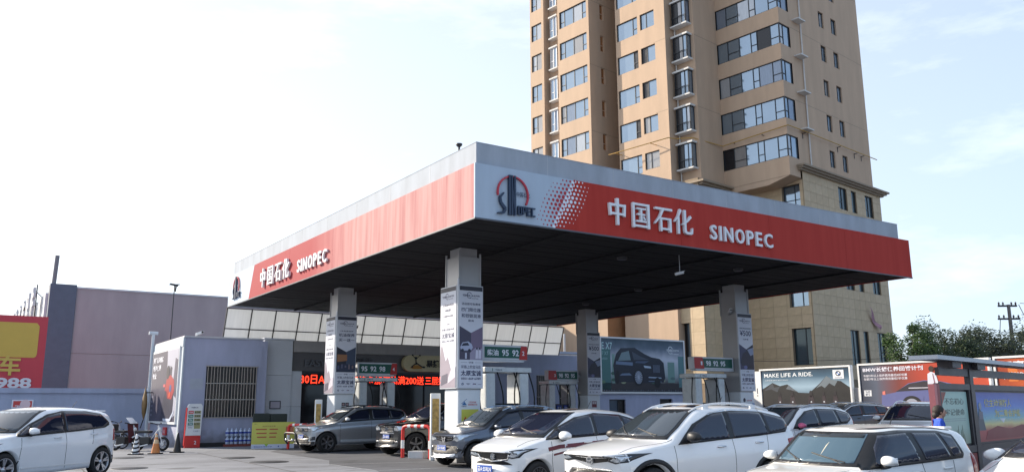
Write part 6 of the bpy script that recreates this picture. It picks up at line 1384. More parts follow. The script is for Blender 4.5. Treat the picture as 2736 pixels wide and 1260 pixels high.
def badge(kind, x, z, r):
    def f(t, Mw, snap, patch, strip):
        q = snap((x, 0, z), 'F', 0); Mb = Mw @ T(q.x - .02, 0, z) @ RZ(-pi / 2); b = MB()
        if kind == 'ovals':
            b.disc(0, 0, r, r * .72, 0, .02, M_('badge backing', (.35, .36, .38), .3, .5)); 
            b.ring(0, 0, r * .66, r * .74, -.012, 0, CHROME, sx=1.33, n=24); b.ring(0, r * .26, r * .30, r * .40, -.014, 0, CHROME, sx=1.9, n=20); b.ring(0, 0, r * .58, r * .68, -.013, 0, CHROME, sx=.42, n=20)
        elif kind == 'H':
            b.prism([(-r, -r * .85), (r, -r * .85), (r * 1.1, r * .85), (-r * 1.1, r * .85)], 0, .02, M_('badge backing', (.35, .36, .38), .3, .5)); b.stroke((-r * .5, -r * .7), (-r * .66, r * .7), r * .22, r * .22, -.014, 0, CHROME); b.stroke((r * .5, -r * .7), (r * .66, r * .7), r * .22, r * .22, -.014, 0, CHROME); b.box(-r * .5, r * .5, -.012, 0, -r * .1, r * .12, CHROME)
            b.ring(0, 0, r * .98, r * 1.12, -.008, .01, CHROME, n=20)
        elif kind == 'shield':
            b.ring(0, 0, r * .6, r * .78, -.012, .02, CHROME, n=20); b.box(-r * .9, r * .9, -.014, .0, -r * .15, r * .15, CHROME)
            b.stroke((-r * 1.35, r * 1.0), (-r * .55, -r * 1.3), r * .42, r * .42, -.02, .02, CHROME); b.stroke((r * 1.35, r * 1.0), (r * .55, -r * 1.3), r * .42, r * .42, -.02, .02, CHROME); b.stroke((-r * .6, -r * 1.25), (r * .6, -r * 1.25), r * .35, r * .35, -.02, .02, CHROME)
        b.build('badge', t, Mb)
    return f
def car_frame(x, y, yaw, s=1.0): return T(x, y, 0) @ RZ(radians(yaw)) @ Matrix.Scale(s, 4)
P_WHITE = paint('pearl white car paint', (.80, .80, .785)); P_WHITE2 = paint('plain white car paint', (.82, .83, .84)); P_SILV = paint('silver blue car paint', (.42, .45, .49), .65, .3)
P_GREY = paint('slate grey car paint', (.13, .145, .18), .6, .3); P_BLACK = paint('black car paint', (.008, .008, .010), .1, .2); P_DK = paint('dark grey car paint', (.05, .055, .065), .5, .3)

def win3(ax, belt, roof, b1, b2, c1, tail, gap=.05, dz=0):
    pass
# --- white compact SUV in the foreground (right of centre)
S_SUV = dict(ms=1.25, L=4.63, w=.915, top=[(0, .58), (.02, .74), (.08, .87), (.22, .955), (.7, 1.05), (1.22, 1.125), (1.45, 1.25), (2.05, 1.585), (2.35, 1.635), (2.9, 1.665), (3.6, 1.63), (4.1, 1.57), (4.28, 1.49), (4.52, 1.12), (4.6, .95), (4.63, .60)],
 belt=[(.2, .86), (.8, .93), (1.5, 1.02), (2.6, 1.075), (3.6, 1.12), (4.3, 1.18), (4.6, 1.15)], clear=.24, axles=(.96, 3.62), arch=.42, wr=.355, rim=.24, tw=.235, spokes=5, spokestyle='double', cladw=.075, lean=.30, kf=.42, kr=.2, aflat=.98,
 side=[('surround', [(1.50, 1.035), (1.92, 1.35), (2.35, 1.515), (2.9, 1.555), (3.6, 1.53), (4.18, 1.42), (4.22, 1.30), (4.08, 1.185), (3.4, 1.135), (2.5, 1.09), (1.9, 1.055)], None),
       ('front_window', [(1.66, 1.085), (2.0, 1.34), (2.38, 1.49), (2.66, 1.525), (2.66, 1.115)], None), ('rear_window_side', [(2.78, 1.12), (2.78, 1.53), (3.3, 1.53), (3.56, 1.51), (3.62, 1.165)], None), ('quarter_glass', [(3.68, 1.175), (3.62, 1.505), (3.98, 1.44), (4.14, 1.40), (4.16, 1.31), (4.05, 1.22)], None)],
 ws_seal=[(-.72, 1.115), (.72, 1.115), (.68, 1.30), (.575, 1.585), (-.575, 1.585), (-.68, 1.30)], ws=[(-.665, 1.16), (.665, 1.16), (.63, 1.32), (.54, 1.555), (-.54, 1.555), (-.63, 1.32)], cowl=1.165,
 rearglass=[(-.5, 1.2), (.5, 1.2), (.45, 1.46), (-.45, 1.46)],
 panels=[('headlamp', [(-.42, .80), (-.62, .77), (-.80, .80), (-.865, .93), (-.74, .92), (-.50, .885)], 'F', LAMPD, .006, True),
         ('headlamp_lens', [(-.50, .82), (-.64, .79), (-.76, .81), (-.80, .89), (-.66, .885)], 'F', LAMP, .010, True),
         ('upper_grille', [(-.44, .80), (-.1, .76), (.1, .76), (.44, .80), (.5, .885), (0, .86), (-.5, .885)], 'F', SEAL, .005, False),
         ('lower_grille', [(-.52, .42), (.52, .42), (.60, .56), (.50, .655), (-.50, .655), (-.60, .56)], 'F', SEAL, .005, False),
         ('fog_recess', [(-.66, .42), (-.80, .44), (-.82, .58), (-.70, .60)], 'F', CLAD, .006, True),
         ('tail_lamp', [(4.12, .98), (4.40, .96), (4.40, 1.10), (4.12, 1.07)], 'L', TAIL, .006, True),
         ('sunroof', [(2.3, -.38), (2.9, -.40), (2.9, .40), (2.3, .38)], 'T', CGL, .004, False)],
 strips=[('grille_trim', [(-.52, .40), (-.62, .56), (-.51, .67), (.51, .67), (.62, .56), (.52, .40)], 'F', .03, CHROME, .012, False), ('lamp_blade', [(-.42, .875), (-.76, .905)], 'F', .014, CHROME, .013, True), ('grille_bar', [(-.44, .86), (0, .835), (.44, .86)], 'F', .012, CHROME, .010, False),
         ('visor', [(1.70, 1.16), (2.0, 1.375), (2.36, 1.515), (2.72, 1.558), (2.76, 1.56)], 'L', .022, CHROME, .010, True), ('visor', [(2.80, 1.56), (3.2, 1.56), (3.6, 1.545)], 'L', .022, CHROME, .010, True)],
 seams=[([(1.42, 1.02), (1.42, .7), (1.46, .36)], 'L'), ([(2.73, 1.11), (2.76, .36)], 'L'), ([(3.60, 1.16), (3.54, .86)], 'L'), ([(.42, .68), (.72, .64), (1.45, .78)], 'T')],
 mirror=(1.72, 1.02, 1.15, BLACK, 0), handles=((2.45, .985), (3.36, 1.03)), handlemat=CHROME, rails=(2.05, 3.98, .055, WHITE), raily=.56, plate=('晋A 3J71K', .50, 0), extra=[badge('ovals', 0, .80, .085)])
make_car('suv', 'white sport utility car in the foreground with roof rails and chrome door handles', car_frame(.86, 13.0, 32.5, .954), S_SUV, P_WHITE2)
# --- white small hatchback in the middle
S_FIT = dict(ms=1.3, L=3.98, w=.85, top=[(0, .56), (.03, .70), (.10, .78), (.3, .87), (.65, .965), (.9, 1.03), (1.2, 1.19), (1.85, 1.465), (2.15, 1.51), (2.6, 1.525), (3.2, 1.49), (3.62, 1.42), (3.78, 1.33), (3.93, .95), (3.98, .6)],
 belt=[(.2, .74), (.7, .86), (1.1, .95), (2.0, .99), (3.0, 1.035), (3.6, 1.10), (3.95, 1.05)], clear=.17, axles=(.80, 3.33), arch=.345, wr=.30, rim=.20, tw=.19, spokes=16, lean=.30, kf=.40, rimmat=ALLOYD,
 side=[('surround', [(1.0, .965), (1.36, 1.17), (1.86, 1.36), (2.4, 1.435), (3.1, 1.40), (3.52, 1.30), (3.56, 1.22), (3.38, 1.09), (2.6, 1.02), (1.6, .985)], None), ('quarter_glass', [(1.08, .985), (1.34, 1.135), (1.34, 1.0)], None),
       ('front_window', [(1.38, 1.005), (1.40, 1.165), (1.9, 1.345), (2.25, 1.405), (2.26, 1.03)], None), ('rear_window_side', [(2.34, 1.03), (2.33, 1.41), (2.75, 1.405), (3.08, 1.375), (3.14, 1.085)], None), ('quarter_glass', [(3.2, 1.09), (3.14, 1.365), (3.48, 1.28), (3.34, 1.12)], None)],
 ws_seal=[(-.68, 1.005), (.68, 1.005), (.64, 1.2), (.53, 1.455), (-.53, 1.455), (-.64, 1.2)], ws=[(-.63, 1.05), (.63, 1.05), (.60, 1.22), (.495, 1.43), (-.495, 1.43), (-.60, 1.22)], cowl=1.055, wsmat=CGL,
 rearglass=[(-.5, 1.05), (.5, 1.05), (.45, 1.3), (-.45, 1.3)],
 panels=[('headlamp', [(-.34, .68), (-.52, .645), (-.70, .67), (-.795, .83), (-.62, .80), (-.44, .745)], 'F', LAMPD, .006, True), ('headlamp_lens', [(-.42, .68), (-.52, .66), (-.68, .69), (-.76, .80), (-.62, .775)], 'F', LAMP, .010, True),
         ('upper_grille', [(-.40, .63), (0, .60), (.40, .63), (.44, .74), (0, .745), (-.44, .74)], 'F', SEAL, .006, False), ('lower_grille', [(-.36, .26), (.36, .26), (.42, .38), (-.42, .38)], 'F', SEAL, .005, False),
         ('fog_recess', [(-.50, .30), (-.68, .32), (-.70, .44), (-.52, .40)], 'F', SEAL, .005, True), ('tail_lamp', [(3.60, .92), (3.82, .90), (3.80, 1.15), (3.66, 1.12)], 'L', TAIL, .006, True), ('sunroof', [(2.0, -.34), (2.45, -.36), (2.45, .36), (2.0, .34)], 'T', CGL, .004, False)],
 strips=[('grille_trim', [(-.46, .72), (-.40, .625), (0, .595), (.40, .625), (.46, .72)], 'F', .03, CHROME, .013, False), ('side_stripe', [(1.02, .80), (1.3, .84), (2.6, .90)], 'L', .07, M_('dark red side sticker', (.13, .02, .03), .4), .004, True), ('side_stripe', [(1.14, .70), (1.4, .74), (2.6, .79)], 'L', .035, MATS['dark red side sticker'], .004, True)],
 seams=[([(1.12, .94), (1.10, .6), (1.16, .28)], 'L'), ([(2.30, 1.0), (2.33, .28)], 'L'), ([(.46, .60), (.70, .585), (.98, .66)], 'T')],
 mirror=(1.34, .96, 1.03, P_WHITE2, 0), handles=((2.05, .90), (3.0, .94)), plate=('晋A·559LN', .46, 0), extra=[badge('H', 0, .672, .055), lambda t, Mw, snap, patch, strip: MB().text('F', 1.42, .825, .06, .06, snap((1.45, 0, .85), 'L', .012).y - .004, PAPERW, .04).build('side_lettering', t, Mw)])
make_car('hatchback', 'white hatchback with tinted glass and dark red side stripes behind the foreground car', car_frame(-.67, 15.73, 40.1, 1.0), S_FIT, P_WHITE2)
# --- slate grey crossover by the nearest column
S_LIV = dict(L=4.3, w=.85, top=[(0, .50), (.03, .74), (.08, .83), (.3, .91), (.9, 1.02), (1.05, 1.08), (1.72, 1.47), (2.05, 1.545), (2.6, 1.575), (3.4, 1.54), (3.9, 1.46), (4.08, 1.35), (4.25, .98), (4.3, .55)],
 belt=[(.2, .80), (.7, .88), (1.2, .96), (2.2, .99), (3.2, 1.02), (4.0, 1.08), (4.25, 1.05)], clear=.23, axles=(.82, 3.42), arch=.365, wr=.315, rim=.205, spokes=5, cladw=.06, lean=.27, kf=.34,
 side=[('surround', [(1.22, .975), (1.52, 1.2), (1.9, 1.40), (2.4, 1.465), (3.3, 1.44), (3.82, 1.34), (3.86, 1.2), (3.6, 1.07), (2.4, 1.02)], None), ('front_window', [(1.36, 1.0), (1.6, 1.2), (1.95, 1.375), (2.3, 1.43), (2.34, 1.04)], None), ('rear_window_side', [(2.44, 1.045), (2.42, 1.435), (3.15, 1.415), (3.22, 1.08)], None), ('quarter_glass', [(3.3, 1.09), (3.24, 1.41), (3.74, 1.32), (3.76, 1.2), (3.58, 1.1)], None)],
 ws_seal=[(-.69, 1.03), (.69, 1.03), (.64, 1.25), (.55, 1.50), (-.55, 1.50), (-.64, 1.25)], ws=[(-.64, 1.06), (.64, 1.06), (.60, 1.25), (.51, 1.475), (-.51, 1.475), (-.60, 1.25)], cowl=1.07,
 rearglass=[(-.5, 1.05), (.5, 1.05), (.45, 1.35), (-.45, 1.35)],
 panels=[('headlamp', [(-.40, .70), (-.60, .66), (-.74, .70), (-.81, .86), (-.68, .855), (-.52, .80)], 'F', LAMP, .007, True), ('upper_grille', [(-.38, .69), (0, .64), (.38, .69), (.44, .80), (-.44, .80)], 'F', SEAL, .005, False), ('bumper_cladding', [(-.62, .36), (.62, .36), (.74, .46), (.58, .55), (-.58, .55), (-.74, .46)], 'F', CLAD, .008, False),
         ('fog_lamp', [(-.56, .43), (-.64, .42), (-.68, .48), (-.64, .52), (-.57, .51)], 'F', LAMPD, .013, True), ('tail_lamp', [(3.95, .98), (4.12, .96), (4.12, 1.2), (3.99, 1.2)], 'L', TAIL, .006, True)],
 strips=[('grille_bar', [(-.4, .775), (-.12, .78)], 'F', .016, CHROME, .012, True), ('grille_bar', [(-.38, .73), (-.12, .71)], 'F', .010, STEEL, .012, True), ('skid_plate', [(-.56, .335), (-.3, .30), (.3, .30), (.56, .335)], 'F', .06, M_('brushed skid plate', (.6, .62, .65), .3, .8), .02, False)],
 seams=[([(1.24, .94), (1.22, .6), (1.28, .34)], 'L'), ([(2.38, 1.02), (2.40, .34)], 'L'), ([(3.30, 1.06), (3.24, .8)], 'L'), ([(.48, .65), (.72, .63), (1.02, .70)], 'T')],
 mirror=(1.42, .96, 1.03, P_GREY, 0), handles=((2.12, .90), (3.05, .93)), rails=(1.85, 3.75, .06, M_('silver roof rail', (.55, .62, .72), .25, .8)), raily=.55, plate=('晋A·N5682', .50, 0), extra=[badge('shield', 0, .735, .065)])
make_car('crossover', 'slate grey crossover with silver roof rails beside the nearest column', car_frame(-2.12, 22.95, 36.2, 1.005), S_LIV, P_GREY)
# --- silver SUV leaving the pumps
S_RS = dict(L=4.6, w=.91, top=[(0, .55), (.02, .80), (.08, .885), (.3, .955), (1.0, 1.06), (1.2, 1.13), (1.92, 1.53), (2.25, 1.615), (2.9, 1.65), (3.7, 1.61), (4.15, 1.53), (4.32, 1.40), (4.48, 1.02), (4.55, .92), (4.6, .6)],
 belt=[(.2, .86), (.8, .95), (1.4, 1.03), (2.6, 1.08), (3.6, 1.11), (4.4, 1.15)], clear=.27, axles=(.90, 3.56), arch=.42, wr=.36, rim=.235, tw=.23, spokes=6, lean=.26, kf=.36, rimmat=ALLOYD, aflat=.95,
 side=[('surround', [(1.42, 1.045), (1.75, 1.28), (2.15, 1.47), (2.6, 1.53), (3.6, 1.50), (4.08, 1.42), (4.12, 1.28), (3.9, 1.14), (2.6, 1.11)], None), ('front_window', [(1.56, 1.08), (1.84, 1.28), (2.2, 1.44), (2.58, 1.49), (2.6, 1.14)], None), ('rear_window_side', [(2.74, 1.145), (2.72, 1.495), (3.4, 1.48), (3.46, 1.16)], None), ('quarter_glass', [(3.54, 1.165), (3.48, 1.475), (3.98, 1.40), (4.02, 1.28), (3.86, 1.18)], None)],
 ws_seal=[(-.74, 1.10), (.74, 1.10), (.68, 1.35), (.58, 1.57), (-.58, 1.57), (-.68, 1.35)], ws=[(-.69, 1.14), (.69, 1.14), (.64, 1.35), (.545, 1.54), (-.545, 1.54), (-.64, 1.35)], cowl=1.15,
 panels=[('headlamp', [(-.46, .76), (-.66, .72), (-.80, .76), (-.87, .93), (-.72, .92), (-.54, .86)], 'F', LAMP, .007, True), ('upper_grille', [(-.40, .74), (.40, .74), (.44, .86), (-.44, .86)], 'F', SEAL, .005, False), ('lower_grille', [(-.5, .36), (.5, .36), (.56, .50), (-.56, .50)], 'F', SEAL, .005, False), ('fog_recess', [(-.62, .42), (-.80, .45), (-.80, .58), (-.66, .56)], 'F', LAMPD, .007, True),
         ('lower_bumper', [(-.80, .30), (.80, .30), (.82, .40), (-.82, .40)], 'F', CLAD, .008, False), ('tail_lamp', [(4.12, 1.0), (4.36, .98), (4.34, 1.2), (4.16, 1.2)], 'L', TAIL, .006, True)],
 strips=[('grille_bar', [(-.42, .80), (.42, .80)], 'F', .02, CHROME, .012, False), ('grille_bar', [(-.42, .845), (.42, .845)], 'F', .012, CHROME, .012, False), ('sill_trim', [(1.42, .40), (3.10, .40)], 'L', .09, M_('pale sill trim', (.5, .54, .58), .35, .3), .01, True), ('pillar_trim', [(2.62, 1.12), (2.60, 1.47)], 'L', .03, STEEL, .008, True)],
 seams=[([(1.40, 1.0), (1.38, .7), (1.40, .40)], 'L'), ([(2.66, 1.1), (2.66, .40)], 'L'), ([(3.58, 1.12), (3.50, .8)], 'L'), ([(.50, .69), (.82, .67), (1.15, .74)], 'T')],
 mirror=(1.62, 1.02, 1.16, WHITE, 0), handles=((2.40, .99), (3.32, 1.02)), rails=(2.1, 4.0, .05, DARKMET), raily=.58, plate=('晋A·6K93', .56, 0), extra=[badge('ovals', 0, .80, .07)])
def bullbar(t, Mw, snap, patch, strip):
    b = MB(); b.tube([(-.02, -.50, .30), (-.12, -.52, .45), (-.14, -.5, .66), (-.15, -.34, .70), (-.16, .34, .70), (-.14, .5, .66), (-.12, .52, .45), (-.02, .50, .30)], .038, BLACK, 10); b.tube([(-.12, -.5, .45), (-.15, 0, .43), (-.12, .5, .45)], .03, BLACK, 8); b.build('front_bar', t, Mw)
    for y in (-.28, .28): MB().ball((-.17, y, .46), .05, CHROME).build('bar_cap', t, Mw)
S_RS['extra'].append(bullbar)
make_car('suv', 'silver blue sport utility car with a black front bar leaving the rear pumps', car_frame(-7.87, 30.74, 37.4, .99), S_RS, P_SILV)
# --- black SUV behind the guard rail
S_HI = dict(S_RS); S_HI.update(L=4.78, w=.95, top=[(0, .55), (.02, .86), (.08, .98), (.3, 1.04), (1.1, 1.13), (1.3, 1.20), (2.05, 1.58), (2.4, 1.68), (3.1, 1.72), (4.0, 1.68), (4.4, 1.58), (4.5, 1.45), (4.66, 1.05), (4.78, .6)],
 belt=[(.2, .93), (.8, 1.0), (1.5, 1.08), (2.7, 1.12), (3.8, 1.15), (4.6, 1.18)], axles=(.93, 3.72), arch=.43, wr=.375, rim=.245, spokes=5, cladw=None,
 side=[('surround', [(1.55, 1.10), (1.9, 1.33), (2.3, 1.53), (2.8, 1.59), (3.8, 1.57), (4.3, 1.48), (4.3, 1.3), (4.0, 1.18), (2.7, 1.155)], None), ('front_window', [(1.7, 1.13), (1.98, 1.33), (2.35, 1.49), (2.7, 1.55), (2.72, 1.18)], None), ('rear_window_side', [(2.84, 1.18), (2.82, 1.555), (3.6, 1.545), (3.66, 1.2)], None), ('quarter_glass', [(3.76, 1.2), (3.7, 1.54), (4.18, 1.46), (4.2, 1.3), (3.98, 1.21)], None)],
 ws_seal=[(-.78, 1.17), (.78, 1.17), (.72, 1.4), (.6, 1.62), (-.6, 1.62), (-.72, 1.4)], ws=[(-.73, 1.2), (.73, 1.2), (.67, 1.4), (.57, 1.59), (-.57, 1.59), (-.67, 1.4)], cowl=1.21, wsmat=CGL,
 panels=[('headlamp', [(-.48, .82), (-.72, .80), (-.86, .86), (-.90, .97), (-.70, .97), (-.50, .92)], 'F', LAMP, .007, True), ('upper_grille', [(-.38, .76), (.38, .76), (.44, .96), (-.44, .96)], 'F', SEAL, .005, False), ('lower_grille', [(-.5, .40), (.5, .40), (.56, .52), (-.56, .52)], 'F', SEAL, .005, False)],
 strips=[('grille_bar', [(-.42, .79 + .05 * k), (.42, .79 + .05 * k)], 'F', .018, CHROME, .012, False) for k in range(4)] + [('bumper_trim', [(-.46, .735), (.46, .735)], 'F', .035, STEEL, .014, False), ('lower_trim', [(-.74, .47), (-.54, .46)], 'F', .03, CHROME, .012, True), ('window_trim', [(1.56, 1.12), (1.92, 1.355), (2.3, 1.55), (2.8, 1.61)], 'L', .02, CHROME, .008, True)],
 seams=[([(1.5, 1.05), (1.48, .7), (1.5, .36)], 'L'), ([(2.78, 1.14), (2.78, .36)], 'L')], mirror=(1.76, 1.05, 1.21, P_BLACK, 0), handles=((2.5, 1.03), (3.5, 1.06)), rails=None, plate=('晋A·L8K2', .62, 0), extra=[badge('ovals', 0, .87, .08)])
make_car('suv', 'black sport utility car with a chrome barred grille behind the guard hoop', car_frame(-4.47, 28.19, 37.0, 1.0), S_HI, P_BLACK)
# --- white hatchback at the left edge
S_PO = dict(L=3.97, w=.84, top=[(0, .45), (.02, .68), (.10, .78), (.35, .86), (.95, .955), (1.1, 1.02), (1.72, 1.37), (2.05, 1.44), (2.5, 1.46), (3.1, 1.435), (3.55, 1.375), (3.68, 1.33), (3.74, 1.22), (3.90, .95), (3.94, .80), (3.97, .5)],
 belt=[(.2, .74), (.7, .82), (1.1, .885), (2.0, .93), (3.0, .975), (3.6, 1.02), (3.9, .95)], clear=.17, axles=(.84, 3.31), arch=.345, wr=.30, rim=.205, tw=.19, spokes=5, spokestyle='double', lean=.27, kf=.34, kr=.2,
 side=[('surround', [(1.06, .895), (1.45, 1.12), (1.85, 1.30), (2.25, 1.365), (2.9, 1.355), (3.30, 1.30), (3.50, 1.12), (3.50, 1.07), (3.35, 1.01), (2.6, .955), (1.2, .885)], None), ('front_window', [(1.38, .935), (1.48, 1.10), (1.88, 1.275), (2.2, 1.33), (2.22, .965)], None), ('quarter_glass', [(1.14, .91), (1.42, 1.08), (1.34, .93)], None), ('rear_window_side', [(2.28, .965), (2.27, 1.335), (2.85, 1.33), (3.27, 1.275), (3.45, 1.11), (3.32, 1.03)], None)],
 ws_seal=[(-.66, .96), (.66, .96), (.62, 1.15), (.54, 1.385), (-.54, 1.385), (-.62, 1.15)], ws=[(-.62, 1.0), (.62, 1.0), (.585, 1.16), (.51, 1.36), (-.51, 1.36), (-.585, 1.16)], cowl=1.0,
 rearglass=[(-.48, 1.0), (.48, 1.0), (.45, 1.28), (-.45, 1.28)],
 panels=[('headlamp', [(-.42, .62), (-.62, .60), (-.74, .63), (-.79, .78), (-.66, .76), (-.46, .72)], 'F', LAMP, .007, True), ('upper_grille', [(-.38, .64), (.38, .64), (.40, .72), (-.40, .72)], 'F', SEAL, .005, False), ('tail_lamp', [(3.62, .74), (3.80, .72), (3.82, .93), (3.72, .99), (3.66, .97)], 'L', TAIL, .007, True), ('mud_flap', [(3.60, .17), (3.70, .17), (3.71, .42), (3.64, .42)], 'L', CLAD, .012, True)],
 strips=[('sill_line', [(1.2, .30), (2.97, .30)], 'L', .03, P_WHITE, .006, True)],
 seams=[([(1.18, .87), (1.14, .5), (1.16, .24)], 'L'), ([(2.26, .945), (2.28, .24)], 'L'), ([(3.02, .98), (2.98, .68)], 'L')],
 mirror=(1.34, .95, .985, P_WHITE2, 0), handles=((2.04, .845), (3.02, .885)), plate=None, ant=3.2,
 extra=[lambda t, Mw, snap, patch, strip: MB().box(3.46, 3.70, -.46, .46, 1.345, 1.375, P_WHITE2, None, .012).build('roof_spoiler', t, Mw)])
make_car('hatchback', 'white hatchback cropped by the left edge in front of the boundary wall', car_frame(-11.85, 17.5, 74, 1.12), S_PO, P_WHITE2)
# --- pearl white hatchback lower right
S_SW = dict(L=3.7, w=.845, top=[(0, .50), (.02, .74), (.10, .85), (.35, .93), (.80, .985), (.92, 1.04), (1.42, 1.42), (1.7, 1.475), (2.2, 1.50), (2.9, 1.475), (3.32, 1.44), (3.42, 1.36), (3.60, .98), (3.66, .85), (3.7, .5)],
 belt=[(.2, .82), (.7, .90), (1.1, .955), (2.0, .99), (3.0, 1.02), (3.5, 1.05)], clear=.17, axles=(.75, 3.13), arch=.345, wr=.30, rim=.20, spokes=7, lean=.21, kf=.34, kr=.16, crown=.05,
 side=[('surround', [(.96, .965), (1.24, 1.22), (1.44, 1.40), (1.9, 1.425), (2.7, 1.405), (3.0, 1.35), (3.12, 1.10), (3.08, 1.045), (2.2, 1.01)], None), ('front_window', [(1.18, 1.01), (1.32, 1.22), (1.48, 1.36), (1.98, 1.385), (2.10, 1.04)], None), ('rear_window_side', [(2.22, 1.045), (2.10, 1.385), (2.62, 1.375), (2.78, 1.07)], None), ('quarter_glass', [(2.85, 1.075), (2.69, 1.37), (2.94, 1.325), (3.04, 1.11), (3.02, 1.085)], None)],
 ws_seal=[(-.69, .995), (.69, .995), (.65, 1.2), (.60, 1.405), (-.60, 1.405), (-.65, 1.2)], ws=[(-.60, 1.03), (.60, 1.03), (.575, 1.2), (.53, 1.38), (-.53, 1.38), (-.575, 1.2)], cowl=1.03, wsmat=M_('windscreen tinted as sky reflection', (.07, .125, .165), .04, .28, var=0, spec=1),  # part of the sky reflection is put into the windscreen's blue base colour
 rearglass=[(-.5, 1.05), (.5, 1.05), (.48, 1.33), (-.48, 1.33)], band=[(-.52, 1.33), (.52, 1.33), (.51, 1.375), (-.51, 1.375)],
 panels=[('headlamp', [(-.5, .72), (-.68, .70), (-.80, .76), (-.81, .88), (-.66, .88)], 'F', LAMP, .007, True), ('upper_grille', [(-.38, .66), (.38, .66), (.42, .76), (-.42, .76)], 'F', SEAL, .005, False), ('tail_lamp', [(3.30, .80), (3.48, .78), (3.46, 1.08), (3.34, 1.10)], 'L', TAIL, .007, True)],
 strips=[('roof_gutter', [(1.5, 1.445), (1.9, 1.46), (2.6, 1.45), (3.1, 1.41)], 'L', .01, SEAM, .004, True)],
 seams=[([(1.06, .95), (1.02, .6), (1.06, .24)], 'L'), ([(2.14, 1.01), (2.18, .24)], 'L'), ([(2.84, 1.02), (2.76, .74)], 'L'), ([(.44, .60), (.62, .59), (.84, .66)], 'T')],
 mirror=(1.24, .975, 1.065, P_WHITE, 0), handles=((1.98, .91), (2.66, .93)), plate=('晋A 72X8', .5, 0),
 extra=[lambda t, Mw, snap, patch, strip: MB().box(3.18, 3.36, -.50, .50, 1.425, 1.455, P_WHITE, None, .012).build('roof_spoiler', t, Mw)])
def dangler(t, Mw, snap, patch, strip):
    b = MB(); q = [snap((0, -.10 - .0 * i, 1.33 - i * .05), 'F', .008) for i in range(6)]
    b.tube(q[1:], [.006, .014, .012, .008, .006], M_('ivory tassel', (.55, .52, .42), .6), 6); b.build('hanging_tassel', t, Mw)
    patch('rear_view_mirror', [(-.22, 1.285), (-.02, 1.285), (-.02, 1.335), (-.22, 1.335)], 'F', M_('grey mirror back', (.10, .12, .13), .3), .009, mirror=False)
S_SW['extra'].append(dangler)
make_car('hatchback', 'pearl white hatchback at the lower right with a tassel behind the windscreen', car_frame(2.80, 9.75, 31, .89), S_SW, P_WHITE)
# --- white crossover between the two foreground cars, with a pink mirror
S_C7 = dict(S_LIV); S_C7.update(side=S_LIV['side'], mirror=(1.42, .96, 1.05, M_('pink mirror cover', (.55, .10, .22), .35), 0), rails=(1.95, 3.7, .05, STEEL), cladw=None, plate=None, extra=[])
make_car('crossover', 'small white crossover with a pink door mirror between the two foreground cars', car_frame(5.6, 21.5, 36, 1.0), S_C7, P_WHITE2)
# --- dark estate behind
S_C9 = dict(S_RS); S_C9.update(mirror=(1.62, 1.02, 1.16, P_DK, 0), rails=(1.9, 4.1, .045, STEEL), plate=None, extra=[], strips=[('window_trim', [(1.4, 1.06), (1.75, 1.30), (2.15, 1.49), (2.6, 1.55), (3.6, 1.52), (4.1, 1.44), (4.14, 1.28), (3.9, 1.13), (2.6, 1.095)], 'L', .022, CHROME, .008, True)])
make_car('suv', 'dark grey sport utility car with chrome window trim in front of the mountain billboard', car_frame(12.37, 36.8, 20, 1.0), S_C9, P_DK)
# --- white SUV facing us behind the shelter end
S_CA = dict(S_RS); S_CA.update(mirror=(1.62, 1.02, 1.16, WHITE, 0), rails=(1.9, 4.1, .05, WHITE), plate=('晋A 1H29', .56, 0), extra=[], wsmat=CGL)
make_car('suv', 'white sport utility car with dark windscreen by the red end of the shelter', car_frame(10.86, 24.1, 52, 1.0), S_CA, P_WHITE2)
# --- white car cropped by the lower right corner
S_CB = dict(S_FIT); S_CB.update(mirror=(1.34, .96, 1.0, P_WHITE2, 0), plate=None, extra=[], strips=[])
make_car('hatchback', 'white car cropped by the lower right corner with a windscreen sticker', car_frame(5.31, 9.2, 30, .95), S_CB, P_WHITE2)
